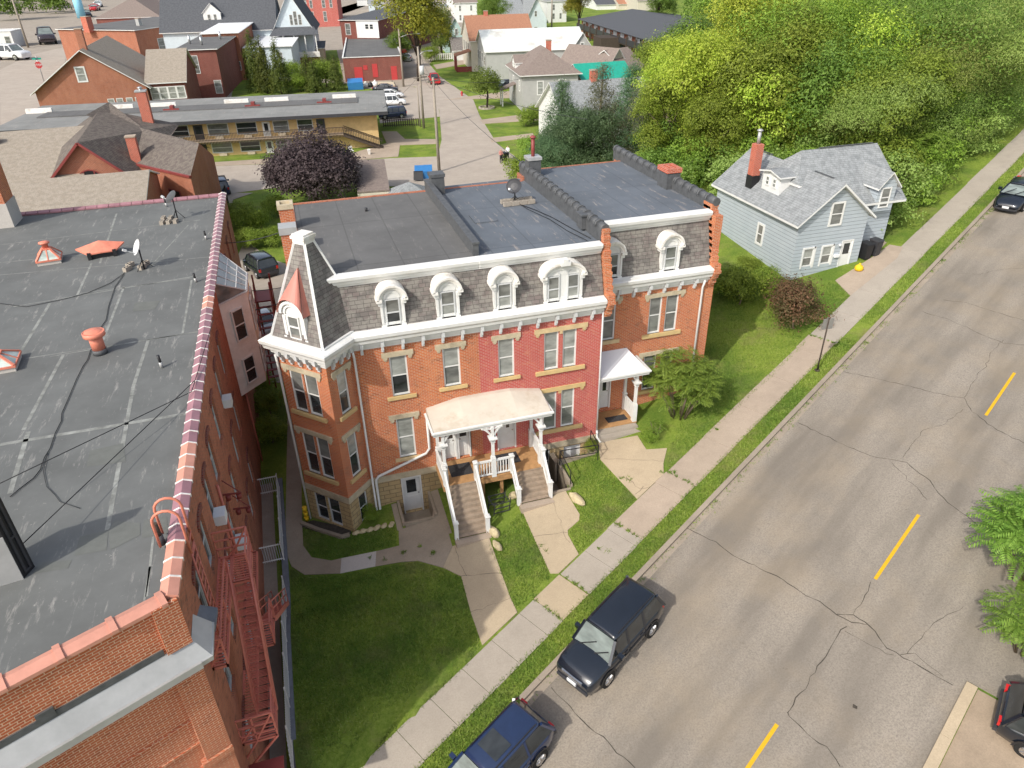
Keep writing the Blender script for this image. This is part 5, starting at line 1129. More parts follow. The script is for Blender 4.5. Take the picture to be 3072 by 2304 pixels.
def sumac(label, x, y, R, H, nfr, L, seed, mat='leaf_sumac', cat='shrub', name='sumac_bush', z=None, stems=7, tree=False):
    r = np.random.default_rng(seed); S, Dd = [], []
    tips = []
    for i in range(nfr//9):
        a = r.uniform(0, 2*pi); d = R*math.sqrt(r.uniform(0, 1))*.8; h = H*(1-.5*(d/R)**2)*r.uniform(.55, 1.); c = np.array((cos(a)*d, sin(a)*d, h)); tips.append(c)
        for k in range(9):
            b = 2*pi*k/9+r.uniform(-.3, .3); S.append(c+r.normal(0, .05, 3)); Dd.append((cos(b), sin(b), r.uniform(.0, .75)))
    t = thing(name, label, cat, (x, y, hz(x, y) if z is None else z))
    m = MB()
    for c in tips[::max(1, len(tips)//(stems*2))]: m.tube([(c[0]*.25, c[1]*.25, -.1), (c[0]*.6, c[1]*.6, c[2]*.5), tuple(c)], [.035, .025, .012], 5)
    m.build('stem', M['bark'], t); me = frond_mesh('foliage', S, Dd, L, seed, mat); o = bpy.data.objects.new('foliage', me); COL.objects.link(o); o.parent = t
    return t
x, y = gnd(2035, 1335)
sumac('rounded sumac bush with feathery leaves beside the small side porch', 17.0, 26.9, 1.95, 3.9, 900, .62, 31, 'leaf_sumac')
sumac('low fern-like sumac shoots in the bed beside the side steps', 15.3, 26.1, .6, .9, 90, .3, 32)
plant('bush', *gnd(1945, 1330), .33, 0, 'small leafy shrub in the bed at the side steps', 'shrub', 'shrub')
plant('rustbush', *gnd(2385, 985), 1.35, .4, 'reddish-brown shrub in front of the pale blue house', 'shrub', 'shrub')
x, y = gnd(2330, 905); plant('bush', x, y, .7, 1.2, 'dark green shrub left of the reddish shrub by the blue house', 'shrub', 'shrub')
for i, (u, v, s, lab) in enumerate(((2215, 915, 1.15, 'broad green shrub at the top of the side lawn'), (2300, 870, .75, 'green creeper mound on the bank below the blue house wall'), (2245, 825, .65, 'leafy creeper climbing the stone bank under the blue house'), (2155, 880, .8, 'green shrub beside the right fire wall of the row'))):
    x, y = gnd(u, v); plant('bush', x, y, s, i*1.3, lab, 'shrub', 'shrub')
sumac('tree of heaven leaning over the sidewalk past the blue house', *st(46.0, 8.9), 2.9, 4.8, 560, .95, 33, cat='tree', name='sumac_tree')
sumac('bright green tree of heaven between the blue house and the sidewalk', *st(41.2, 8.3), 2.5, 3.6, 460, .85, 34, cat='tree', name='sumac_tree')
sumac('low green shrub spilling onto the sidewalk beside the blue house driveway', *st(38.6, 6.9), 1.5, 1.3, 300, .4, 35)
# tree at the right edge of the frame
sumac('feathery bright green tree at the right edge above the black car', *at(3120, 1640, 3.4), 2.1, 3.6, 560, .95, 36, cat='tree', name='sumac_tree')
sumac('low feathery branches beside the road at the right edge', *at(3095, 1900, 2.2), 1.3, 2.6, 260, .8, 37, cat='tree', name='sumac_tree')
def at_tree(key, u, v, zc, s, rz, label, **k):   # crown centre seen at u, v at height zc above sea of the town
    x, y = at(u, v, zc)
    if along(x, y) > 20 and perp(x, y) < 10: x, y = st(along(x, y), 10.2)
    return plant(key, x, y, s, rz, label, **k)
# yard behind the row
x, y = at(936, 512, 3.0); plant('purple', x, y, 1.12, 0, 'dark purple-leaved maple behind the row house', z=-1.2)
# pines right of the row house
at_tree('pine', 1685, 370, 5, 1.0, 0, 'blue-green pine behind the right section of the row house roof')
at_tree('pine_grey', 1800, 400, 5, 1.0, 1, 'thin greyish pine with bare branches next to the grey house roof')
at_tree('pinebush', 1745, 468, 3.4, 1.0, 2, 'bright blue-green pine just beyond the row house parapet')
at_tree('pinebush', 1660, 500, 2.4, .75, 3, 'low rounded pine behind the chimney with the tall flue')
at_tree('greybush', 1955, 400, 4.5, 1.0, 4, 'olive and brown pine left of the yellow-leaved trees')
at_tree('pine', 1890, 310, 6, 1.05, 5, 'sparse olive pine in front of the green-roofed house')
at_tree('bush', 1560, 500, 1, 1.5, 3, 'scraggly brown shrub behind the dark chimney', cat='shrub', name='shrub')
at_tree('bush', 1600, 440, 1, 1.6, 3, 'shrub below the pines beside the back street', cat='shrub', name='shrub')
at_tree('bush', 1580, 362, 0, 1.2, 3, 'round green shrub beside the back street sidewalk', cat='shrub', name='shrub')
# individually visible trees of the wood
for i, (k_, u, v, zc, s, lab) in enumerate((
    ('yellow', 2080, 480, 6.5, 1.05, 'yellow-green tree directly behind the right parapet of the row'), ('yellow', 2190, 300, 9.5, 1.15, 'tall yellow-green tree with pale bare limbs'), ('yellow', 2010, 330, 8.5, .95, 'light yellow tree on the left flank of the wood'),
    ('yellow', 2300, 200, 12, 1.1, 'slender yellow-green tree high on the slope'), ('yellow', 2470, 230, 11, .9, 'bright yellow tree among green locusts'), ('yellow', 2600, 60, 15, 1.0, 'yellow-leaved tree at the upper edge of the wood'), ('yellow', 2900, 60, 15, 1.1, 'golden tree near the top right corner'),
    ('green', 2260, 500, 6.2, .85, 'bright green tree left of the blue house'), ('green', 2400, 400, 8.2, .85, 'green tree right behind the blue house roof'), ('green', 2540, 390, 8.2, .8, 'low green tree behind the blue house ridge'),
    ('dark', 2060, 130, 9, 1.2, 'large dark green tree in front of the long apartment roof'), ('dark', 2170, 60, 12, 1.2, 'dark green tree at the top left of the wood'), ('green', 1985, 170, 7, .9, 'green tree overlapping the corner of the long grey roof'),
    ('locust', 2560, 250, 10, 1.0, 'feathery locust tree in the middle of the wood'), ('locust', 2700, 330, 9.5, 1.0, 'broad locust tree above the blue house'), ('locust2', 2850, 360, 10.5, 1.0, 'grey-green locust tree overhanging the upper sidewalk'),
    ('locust', 2980, 330, 11, 1.05, 'big locust tree at the right edge of the photo'), ('locust2', 2750, 200, 12, 1.0, 'pale locust tree high in the wood'), ('locust', 2620, 480, 7.8, .6, 'small locust by the rear corner of the blue house'), ('locust2', 2930, 200, 13, 1.05, 'spreading locust tree below the golden tree'),
    ('locust2', 3040, 380, 12, .9, 'locust tree above the sidewalk at the far right'), ('locust', 2420, 110, 13, 1.0, 'hazy locust tree at the upper middle of the wood'))):
    at_tree(k_, u, v, zc, s, i*1.1, lab, group='trees of the wood behind the blue house')
for i, (k_, u, v, zc, s, lab) in enumerate((
    ('green', 1985, 560, 3.8, .62, 'low green tree touching the right parapet of the row roof'), ('green', 2120, 590, 4.2, .6, 'dense green tree left of the blue house chimney'), ('yellow', 2150, 420, 6.4, .85, 'yellow-green sapling group over the row house chimney'), ('yellow', 1990, 450, 5.2, .8, 'light yellow-green tree beside the olive pine'),
    ('green', 2330, 440, 7.4, .75, 'green tree touching the blue house chimney top'), ('green', 2480, 420, 7.6, .7, 'leafy green tree above the blue house valley roof'), ('green', 2680, 460, 8.2, .7, 'leafy tree at the right rear of the blue house'), ('dark', 2160, 520, 5.2, .6, 'dark green tree under the yellow-leaved trees'), ('green', 2760, 520, 8, .75, 'green tree between the blue house and the grey-green locust'),
    ('green', 2250, 370, 8.0, .8, 'green tree below the tall pale-limbed tree'), ('dark', 2350, 320, 9, .85, 'shaded green tree in the hollow above the blue house'), ('yellow', 2370, 470, 7.4, .5, 'small yellow-green tree just behind the blue house ridge'))):
    at_tree(k_, u, v, zc, s, i*1.7, lab, group='trees of the wood behind the blue house')
# arborvitae row and shrubs by the motel
for i, (u, v, s, lab) in enumerate(((778, 270, 1.75, 'tallest arborvitae at the left end of the row by the white-roofed building'), (803, 274, 1.6, 'arborvitae second from the left end of the row'), (846, 276, 1.55, 'broad arborvitae in the middle of the row'), (930, 268, 1.45, 'arborvitae at the right of the row beside the beige annex'), (948, 272, 1.25, 'low arborvitae beside the right one'), (1012, 266, 1.3, 'rounded arborvitae next to the low red-door building'))):
    x, y = gnd(u, v+6); plant('arbor', x, y, s, i, lab, 'tree', 'arborvitae', group='arborvitae behind the motel', sz=(1.15 if i < 3 else .9))
for i, (u, v, s, lab) in enumerate(((880, 262, 2.4, 'light green shrub between the arborvitae'), (980, 262, 2.6, 'bright green shrub left of the red-door building'), (905, 275, 1.8, 'low green shrub under the arborvitae row'), (1295, 185, 1.8, 'rounded shrub at the picket fence'), (1600, 372, 1.5, 'shrub by the grey hip house'))): x, y = gnd(u, v); plant('bush', x, y, s, i, lab, 'shrub', 'shrub')
x, y = gnd(1460, 325); plant('small', x, y, 1.55, 0, 'small round street tree in a stone ring on the corner lawn')
for i, (u, v, zc, s, k_, lab) in enumerate(((1245, 90, 9, 1.35, 'autumn', 'large yellow-green street tree overhanging the back street'), (1320, 60, 8, 1.0, 'dark', 'dark tree behind the large yellow-green street tree'), (1485, 20, 8, 1.1, 'dark', 'dark green tree at the top centre beside the white colonial house'), (1740, 30, 6, 1.0, 'autumn', 'olive tree left of the long apartments'), (1975, 20, 7, 1.2, 'dark', 'dark tree at the top behind the long apartments'), (1190, 110, 6, .7, 'dark', 'dark tree left of the large yellow-green street tree'))):
    at_tree(k_, u, v, zc, s, i, lab)
# shrubs and lawn in the yard left of the row
for i, (u, v, s, lab) in enumerate(((745, 700, 1.3, 'green and orange shrub in the back yard'), (725, 672, 1.1, 'olive shrub at the rear corner of the apartment block'), (790, 690, 1.0, 'round shrub behind the red chimney'), (770, 742, .95, 'clipped green hedge behind the parked dark car'), (815, 738, .95, 'hedge end beside the row house rear wall'), (730, 745, .9, 'left end of the clipped hedge'), (830, 655, 1.1, 'pale flowering shrub by the yard path'))): x, y = gnd(u, v); plant('bush', x, y, s, i, lab, 'shrub', 'shrub')
for i, (u, v, s, lab) in enumerate(((815, 1330, .75, 'dark shaded shrub in the alley at the tower'), (812, 1250, .8, 'dark shaded shrub further along the alley'), (800, 1180, .75, 'shaded shrub under the white bay'))): x, y = gnd(u, v); plant('bush', x, y, s, i, lab, 'shrub', 'shrub')
x, y = gnd(1085, 1545); plant('bush', x, y, .42, 0, 'low green weeds between tower and basement door', 'shrub', 'shrub')
x, y = gnd(1120, 1560); plant('bush', x, y, .3, 2, 'small weedy plant left of the basement door', 'shrub', 'shrub')
x, y = gnd(1775, 1350); plant('bush', x, y, .3, 2, 'thin climbing plant by the white basement panel', 'shrub', 'shrub')
for i, (a_, p_, s_) in enumerate(((50, 9.2, .9), (54, 9.2, 1.0), (59, 9.2, 1.1), (65, 9.4, 1.2), (71, 9.4, 1.2), (45, 13, .9), (50, 14, 1.1), (78, 9.6, 1.3))):
    x, y = st(a_, p_); plant('lowlocust', x, y, s_, i*2.1, ['first', 'second', 'third', 'fourth', 'fifth', 'inner', 'deeper inner', 'farthest'][i]+' low locust canopy along the upper sidewalk, counted from the blue house', group='locust edge along the upper sidewalk')
# the rest of the wood reads as one mass
rr = random.Random(77); Cs, Ns, mats = {}, {}, {}
VS = []; tr_n = 0
def wood_ok(x, y):
    a = math.degrees(math.atan2(x, y)); p = perp(x, y); al = along(x, y)
    if p < 9 or a > 66 or al > 190: return False
    if a < 30.5-.0*y: return False
    if x < 41 and y < 50: return False
    return True
d = 56.
while d < 330:
    a = 30.5
    while a < 66:
        x, y = d*sin(RD(a)), d*cos(RD(a)); x += rr.uniform(-2, 2); y += rr.uniform(-2, 2)
        if wood_ok(x, y) and not (a < 34 and d > 150 and rr.random() < .0):
            k_ = rr.choice(('locust', 'locust2', 'locust', 'green', 'dark', 'green', 'yellow') if a > 38 else ('green', 'dark', 'green', 'yellow'))
            tm, me, C, N = TREES[k_]; s = rr.uniform(.8, 1.15)*(1+d/700); n = int(9000 if d < 100 else 4200 if d < 180 else 1800); ix = np.random.default_rng(tr_n).choice(len(C), n, replace=False); rz = rr.uniform(0, 6.28); R_z = np.array(((cos(rz), -sin(rz), 0), (sin(rz), cos(rz), 0), (0, 0, 1)))
            hh = hz(x, y); VS.append((k_, (C[ix]@R_z.T)*s+np.array((x, y, hh-1.5)), N[ix]@R_z.T, .24 if d < 100 else .4 if d < 180 else .75)); tr_n += 1
        a += math.degrees((5.6+d*.02)/d)
    d += 6.2+d*.028
for i in range(120):
    a_ = 37+i*.75+rr.uniform(-.4, .4); x, y = st(a_, rr.uniform(6.0, 9.5)); tm, me, C, N = TREES['green']; s = rr.uniform(.2, .38); ix = np.random.default_rng(3000+i).choice(len(C), 1500, replace=False); VS.append((rr.choice(('green', 'locust', 'locust')), C[ix]*s+np.array((x, y, hz(x, y)-.4)), N[ix], .2))
for i in range(150):
    x, y = gnd(rr.uniform(1930, 2760), rr.uniform(330, 640)); p = perp(x, y)
    if p < 8.5 or (28 < x < 40 and 34 < y < 47) or (x < 28 and y < 42) or x < 21: continue
    tm, me, C, N = TREES['green']; s = rr.uniform(.22, .4); ix = np.random.default_rng(900+i).choice(len(C), 1700, replace=False); VS.append((rr.choice(('green', 'locust', 'dark')), C[ix]*s+np.array((x, y, hz(x, y)-.5)), N[ix], .2))
def joined(name, sets, label):
    me = bpy.data.meshes.new(name); Vs = []; mi = []; names = []
    for k_, C, N, size in sets:
        t = leaf_mesh('tmp', C, N, size, len(Vs), M['leaf_green'], .5, .3); v = np.empty(len(t.vertices)*3, 'f'); t.vertices.foreach_get('co', v); bpy.data.meshes.remove(t)
        mt = {'locust': 'leaf_locust', 'locust2': 'leaf_locust', 'green': 'leaf_green', 'dark': 'leaf_dark', 'yellow': 'leaf_yellow'}[k_]
        if mt not in names: names.append(mt)
        Vs.append(v.reshape(-1, 3)); mi.append(np.full(len(v)//12, names.index(mt), 'i'))
    me = raw_mesh(name, np.concatenate(Vs), 4, M[names[0]])
    for q in names[1:]: me.materials.append(M[q])
    me.polygons.foreach_set('material_index', np.concatenate(mi)); o = bpy.data.objects.new(name, me); COL.objects.link(o); o['kind'] = 'stuff'; tag(o, label, 'woodland'); return o
joined('woodland', VS, 'dense mixed green and yellow woodland covering the upper right slope')
VS = []
for i in range(46):
    u, v = rr.uniform(-120, 330), rr.uniform(-120, 75); x, y = gnd(u, max(v, -40)+40)
    if v > 75-.5*max(0, u-60) or u > 300: continue
    tm, me, C, N = TREES['dark']; sc = rr.uniform(1.2, 1.9); ix = np.random.default_rng(i).choice(len(C), 1600, replace=False); VS.append(('dark', C[ix]*sc+np.array((x, y, hz(x, y)-2)), N[ix], 1.1))
joined('far_woodland', VS, 'dark green wood on the bluff at the top left')
# grass blades on the lawns near the row
def tufts(name, spots, seed, label, h=.1):
    r = np.random.default_rng(seed); Q = []
    for (x, y, rad, n) in spots: Q.append(np.column_stack([x+r.normal(0, rad, n), y+r.normal(0, rad, n)]))
    Q = np.concatenate(Q); n = len(Q); Z = np.array([hz(a, b) for a, b in Q])+.03; C = np.column_stack([Q, Z]); a = r.uniform(0, 2*pi, n); hh = h*r.uniform(.4, 1.3, n); V = np.empty((n, 3, 3), 'f'); dx = np.column_stack([np.cos(a)*.02, np.sin(a)*.02, np.zeros(n)]); V[:, 0] = C-dx; V[:, 1] = C+dx; V[:, 2] = C; V[:, 2, :2] += r.normal(0, .7, (n, 2))*hh[:, None]; V[:, 2, 2] += hh*.7
    o = bpy.data.objects.new(name, raw_mesh(name, V.reshape(-1, 3), 3, M['blades'])); COL.objects.link(o); o['kind'] = 'stuff'; tag(o, label, 'weeds')
sp = []
for a in (-.25, 1.35, 4.9, 8.9, 22.8):
    for q in range(9): p = rng.uniform(3.2, 4.6); sp.append((*st(a+rng.uniform(-.02, .02), p), .03+.02*rng.random(), int(6+22*rng.random())))
for (u, v) in ((1618, 1640), (1640, 1655), (1795, 1647), (1823, 1655), (1600, 1790), (1640, 1735), (1863, 1436), (1885, 1440), (1985, 1418), (2023, 1418), (2630, 918), (2645, 925), (2680, 890), (1210, 1660), (1260, 1640), (1300, 1660), (1040, 1668), (1155, 1680), (1110, 1675), (2150, 1290), (2200, 1200)): sp.append((*gnd(u, v), rng.uniform(.03, .07), int(rng.uniform(12, 60))))
tufts('weeds', sp, 12, 'weeds growing in the joints of the sidewalk and front walks')
sp = [(*st(rng.uniform(-12, 45), rng.uniform(1.85, 2.0)), rng.uniform(.04, .2), int(rng.uniform(4, 26))) for _ in range(260)]; tufts('weeds', sp, 13, 'weeds along the foot of the kerb', .07)
sp = [(*st(rng.uniform(-6, 6), rng.uniform(-15, -10.3)), rng.uniform(.15, .45), 420) for _ in range(16)]; tufts('weeds', sp, 14, 'patchy grass on the bare dirt verge at the lower right', .12)
def blades(name, polys, dens, hgt, seed, label):
    r = np.random.default_rng(seed); P = []
    for poly in polys:
        A = np.array(poly); lo, hi = A.min(0), A.max(0); n = int((hi-lo).prod()*dens); Q = r.uniform(lo, hi, (n, 2)); ins = np.zeros(n, bool); j = len(A)-1
        for i in range(len(A)):
            c = ((A[i, 1] > Q[:, 1]) != (A[j, 1] > Q[:, 1])) & (Q[:, 0] < (A[j, 0]-A[i, 0])*(Q[:, 1]-A[i, 1])/(A[j, 1]-A[i, 1]+1e-12)+A[i, 0]); ins ^= c; j = i
        P.append(Q[ins])
    Q = np.concatenate(P); Z = np.array([hz(a, b) for a, b in Q]); n = len(Q); C = np.column_stack([Q, Z]); a = r.uniform(0, 2*pi, n); h = hgt*r.uniform(.5, 1.3, n); w = .012+.01*r.uniform(0, 1, n)
    lean = r.normal(0, .55, (n, 2))*h[:, None]; V = np.empty((n, 3, 3), 'f'); dx = np.column_stack([np.cos(a)*w, np.sin(a)*w, np.zeros(n)]); V[:, 0] = C-dx; V[:, 1] = C+dx; V[:, 2] = C; V[:, 2, :2] += lean; V[:, 2, 2] += h
    o = bpy.data.objects.new(name, raw_mesh(name, V.reshape(-1, 3), 3, M['blades'])); COL.objects.link(o); o['kind'] = 'stuff'; tag(o, label, 'grass'); return o
L1 = pg((870, 1705), (915, 1730), (1025, 1727), (1205, 1693), (1255, 1688), (1325, 1710), (1384, 1735), (1412, 1840), (1440, 1940)); L1 = [p for p in L1]+[st(-4, 4.6), st(-12, 4.6), (-3.02, 12.0), (-3.02, 22)]
blades('grass', [L1], 700, .085, 1, 'mown lawn between the apartment block and the row house, half in shadow')
V1 = [st(-12, 2.2), st(23.6, 2.2), st(23.6, 3.2), st(-12, 3.2)]; V2 = [st(25.6, 2.2), st(60, 2.2), st(60, 3.2), st(25.6, 3.2)]
blades('grass', [V1], 700, .09, 2, 'narrow grass verge between sidewalk and kerb'); blades('grass', [V2], 260, .09, 3, 'grass verge along the upper part of the street')
L2 = pg((1468, 1640), (1500, 1725), (1530, 1795), (1548, 1836), (1650, 1722), (1600, 1610), (1565, 1533)); L3 = pg((1700, 1475), (1740, 1545), (1740, 1562), (1706, 1597), (1736, 1662), (1908, 1500), (1846, 1432), (1796, 1380), (1790, 1345), (1715, 1370))
L4 = pg((2010, 1345), (2000, 1420), (2340, 1110), (2420, 1030), (2300, 900), (2120, 880), (2100, 1120)); L5 = pg((908, 1580), (912, 1636), (938, 1670), (994, 1680), (1190, 1635), (1190, 1570), (1060, 1600), (1030, 1620)); L6 = pg((2450, 1000), (2550, 890), (2500, 845), (2430, 870))
blades('grass', [L2, L3, L5], 620, .08, 4, 'small lawns between the front walks of the row house'); blades('grass', [L4, L6], 260, .09, 5, 'side lawn between the row house and the blue house')
# ---------------------------------------------------------------- houses of the town
def fwin(parent, fr, u0, u1, z0, z1, wm='white', glass='glass_m', t=.09, shut=None):
    m = MB(); m.fbox(fr, u0-t, u0, -.02, .06, z0-t, z1+t); m.fbox(fr, u1, u1+t, -.02, .06, z0-t, z1+t); m.fbox(fr, u0, u1, -.02, .055, z1, z1+t); m.fbox(fr, u0, u1, -.02, .055, z0-t, z0); m.fbox(fr, u0, u1, -.02, .04, (z0+z1)/2-.03, (z0+z1)/2+.03)
    w = m.build('window', M[wm], parent); m = MB(); m.f([fr(u0, .02, z0), fr(u1, .02, z0), fr(u1, .02, z1), fr(u0, .02, z1)]); m.build('pane', M[glass], w)
    if shut:
        for a, b in ((u0-t-.38, u0-t), (u1+t, u1+t+.38)): m = MB(); m.fbox(fr, a, b, 0, .04, z0, z1); m.build('shutter', M[shut], w)
    return w
def slab(m, pts, th=.14, mi=0, me=None):      # roof plane with thickness
    P = [np.array(p, float) for p in pts]; n = len(P); dn = np.array((0, 0, th)); b = len(m.V); m.V += [tuple(p) for p in P]+[tuple(p-dn) for p in P]
    m.F.append(tuple(range(b, b+n))); m.F.append(tuple(range(b+n, b+2*n))[::-1]); m.M += [mi, mi if me is None else me]; m.S += [False]*2
    for i in range(n): j = (i+1) % n; m.F.append((b+i, b+n+i, b+n+j, b+j)); m.M.append(mi if me is None else me); m.S.append(False)
class House:
    """A: front-left eave corner, B: front-right, seen from the street; D depth; local u along A->B, v back"""
    def __init__(s, name, label, A, B, D, z0, ze, wall, roof, kind='w', rise=2.2, oh=.4, trim='white', cat='house', ridge=.5, rear=None):
        A, B = np.array(A[:2], float), np.array(B[:2], float); s.L = float(np.linalg.norm(B-A)); s.D = D; s.z0, s.ze, s.rise = z0, ze, rise; ang = math.atan2(*(B-A)[::-1])
        s.t = thing(name, label, cat, (A[0], A[1], 0), ang); L = s.L; s.fr = frame((0, 0), (L, 0)); s.fl = frame((0, D), (0, 0)); s.frr = frame((L, 0), (L, D)); zr = ze+rise; rd = D*ridge; rl = L*ridge
        m = MB(); Q = [(0, 0), (L, 0), (L, D), (0, D)]
        for i in range(4): a, b = Q[i], Q[(i+1) % 4]; m.f([(*a, z0), (*b, z0), (*b, ze), (*a, ze)])
        if kind == 'w': m.f([(L, 0, ze), (L, D, ze), (L, rd, zr)]); m.f([(0, D, ze), (0, 0, ze), (0, rd, zr)])
        if kind == 'd': m.f([(0, 0, ze), (L, 0, ze), (rl, 0, zr)]); m.f([(L, D, ze), (0, D, ze), (rl, D, zr)])
        m.build('wall', M[wall], s.t); m = MB(); o = oh; k = rise/max(rd, .1); kl = rise/max(rl, .1); e = .06
        if kind == 'w':
            slab(m, [(-o, -o, ze-o*k+e), (L+o, -o, ze-o*k+e), (L+o, rd, zr+e), (-o, rd, zr+e)], me=1); slab(m, [(L+o, D+o, ze-o*k+e), (-o, D+o, ze-o*k+e), (-o, rd, zr+e), (L+o, rd, zr+e)], me=1)
        elif kind == 'd':
            slab(m, [(-o, D+o, ze-o*kl+e), (-o, -o, ze-o*kl+e), (rl, -o, zr+e), (rl, D+o, zr+e)], me=1); slab(m, [(L+o, -o, ze-o*kl+e), (L+o, D+o, ze-o*kl+e), (rl, D+o, zr+e), (rl, -o, zr+e)], me=1)
        elif kind == 'hip':
            q = min(L, D)/2; x0, x1, y0, y1 = (q, L-q, D/2, D/2) if L >= D else (L/2, L/2, q, D-q); x1 = max(x1, x0+.05)
            a, b, c, d = (-o, -o, ze), (L+o, -o, ze), (L+o, D+o, ze), (-o, D+o, ze); r0, r1 = (x0, y0, zr), (x1, y1, zr)
            if L >= D: slab(m, [a, b, r1, r0], me=1); slab(m, [b, c, r1], me=1); slab(m, [c, d, r0, r1], me=1); slab(m, [d, a, r0], me=1)
            else: slab(m, [a, b, r0], me=1); slab(m, [b, c, r1, r0], me=1); slab(m, [c, d, r1], me=1); slab(m, [d, a, r0, r1], me=1)
        elif kind == 'flat':
            m.f([(0, 0, ze-.25), (L, 0, ze-.25), (L, D, ze-.25), (0, D, ze-.25)]); 
            for q0, q1 in zip(Q, Q[1:]+Q[:1]): m.bar((*q0, ze), (*q1, ze), .3, .14, 1)
        elif kind == 'slope':
            slab(m, [(-o, -o, ze+e), (L+o, -o, ze+e), (L+o, D+o, zr+e), (-o, D+o, zr+e)], me=1)
        s.roof = m.build('roof', [M[roof], M[trim]], s.t)
    def win(s, side, lst, **k):
        fr, L = {'f': (s.fr, s.L), 'l': (s.fl, s.D), 'r': (s.frr, s.D)}[side]; H = s.ze-s.z0
        for a, b, c, d in lst: fwin(s.t, fr, a*L, b*L, s.z0+c*H, s.z0+d*H, **k)
    def doors(s, side, lst, mat='white'):
        fr, L = {'f': (s.fr, s.L), 'l': (s.fl, s.D), 'r': (s.frr, s.D)}[side]; H = s.ze-s.z0
        for a, b, c, d in lst: m = MB(); m.fbox(fr, a*L, b*L, -.02, .06, s.z0+c*H, s.z0+d*H); m.build('door', M[mat], s.t)
    def chim(s, u, v, w, z1, mat='brick_new', cap='conc', z0=None, d=None):
        m = MB(); d = d or w; m.box(u*s.L-w/2, u*s.L+w/2, v*s.D-d/2, v*s.D+d/2, s.ze-.5, z1); c = m.build('chimney', M[mat], s.t); m = MB(); m.box(u*s.L-w/2-.06, u*s.L+w/2+.06, v*s.D-d/2-.06, v*s.D+d/2+.06, z1, z1+.12); m.build('cap', M[cap], c); return c
Z0 = -.8
def col(u, vb, vt):                            # corner whose foot and top are seen
    p = gnd(u, vb); return p, top_z(p, u, vt)
def mkhouse(name, label, a, b, D, wall, roof, kind, rise, **k):
    p, ze = col(*a); th = k.pop('rot', -7.); d = np.array((cos(RD(th)), sin(RD(th)))); lo, hi = .5, 120.
    for _ in range(40):                        # run along the town grid until the far corner is reached
        L = (lo+hi)/2; q = np.array(p)+d*L; w_ = Vector((q[0], q[1], ze-CAM_H)); uu = 1536+FPX*w_.dot(_r2)/w_.dot(_f)
        if uu < b[0]: lo = L
        else: hi = L
    B = np.array(p)+d*L; return House(name, label, p, B, D, Z0-.3, ze, wall, roof, kind, rise, **k)
# pale blue house on the street
bh = thing('blue_house', 'pale blue clapboard house with light grey roof, dormers and red chimney', 'house', (29.4, 35.8, 0))
X1_, Y1_, ZE, ZRG = 5.1, 9.4, 8.0, 10.05
fr = frame((0, 0), (X1_, 0)); fl_ = frame((0, Y1_), (0, 0)); fw = frame((X1_, 1.3), (8.1, 1.3))
z0f = 3.7; m = MB(); m.wall(fr, 0, X1_, z0f, ZE, [(.75, 1.5, 4.8, 6.0), (2.15, 2.9, 4.8, 6.0), (3.55, 4.45, 4.35, 6.25)]); m.f([fr(0, 0, ZE), fr(X1_, 0, ZE), fr(X1_/2, 0, ZRG)])
m.f([fl_(0, 0, z0f), fl_(Y1_, 0, z0f), fl_(Y1_, 0, ZE), fl_(0, 0, ZE)]); m.f([(X1_, 0, z0f), (X1_, 1.3, z0f), (X1_, 1.3, ZE), (X1_, 0, ZE)]); m.f([fw(0, 0, z0f), fw(3.0, 0, z0f), fw(3., 0, ZE+.3), fw(0, 0, ZE+.3)]); m.f([(8.1, 1.3, z0f), (8.1, 7.6, z0f), (8.1, 7.6, ZE+.3), (8.1, 4.4, 10.9), (8.1, 1.3, ZE+.3)]); m.f([(0, Y1_, z0f), (X1_, Y1_, z0f), (X1_, Y1_, ZE), (X1_/2, Y1_, ZRG), (0, Y1_, ZE)][::-1])
m.build('wall', M['siding_blue'], bh); m = MB(); m.box(-.03, X1_+.02, .02, Y1_, 2.5, 3.75); m.box(X1_, 8.1, 1.33, 7.6, 3, 3.75); m.build('foundation', M['stone'], bh)
m = MB(); o = .35; xm = X1_/2; k = (ZRG-ZE)/xm
slab(m, [(-o, Y1_+o, ZE-o*k), (-o, -o, ZE-o*k), (xm, -o, ZRG), (xm, Y1_+o, ZRG)], me=1); slab(m, [(X1_+o, -o, ZE-o*k), (X1_+o, Y1_+o, ZE-o*k), (xm, Y1_+o, ZRG), (xm, -o, ZRG)], me=1)
yr, zw, ze2 = 4.4, 11.0, 8.25
slab(m, [(X1_+.1, .75, ze2-.05), (8.6, .75, ze2-.05), (8.6, yr, zw), (xm+.1, yr, zw), (xm-.9, 3.0, ZRG-.35), (xm+.6, 1.6, ZRG-.2)][:4]+[(xm-1.2, yr-1.9, 9.35)], me=1)
slab(m, [(8.6, 8.0, ze2-.05), (xm-1.2, 6.6, 9.2), (xm+.1, yr, zw), (8.6, yr, zw)], me=1); slab(m, [(xm-1.2, yr-1.9, 9.35), (xm+.1, yr, zw), (xm-1.2, 6.6, 9.2)], me=1)
bhr = m.build('roof', [M['shingle_grey'], M['white']], bh)
m = MB()
for a, b in (((xm, .8, ZRG+.07), (xm, 2.6, ZRG+.07)), ((xm, 7.2, ZRG+.07), (xm, 9.0, ZRG+.07)), ((4.0, yr, zw+.05), (8.2, yr, zw+.05))): m.bar(a, b, .12, .05)
m.build('ridge_vent', M['flash'], bhr)
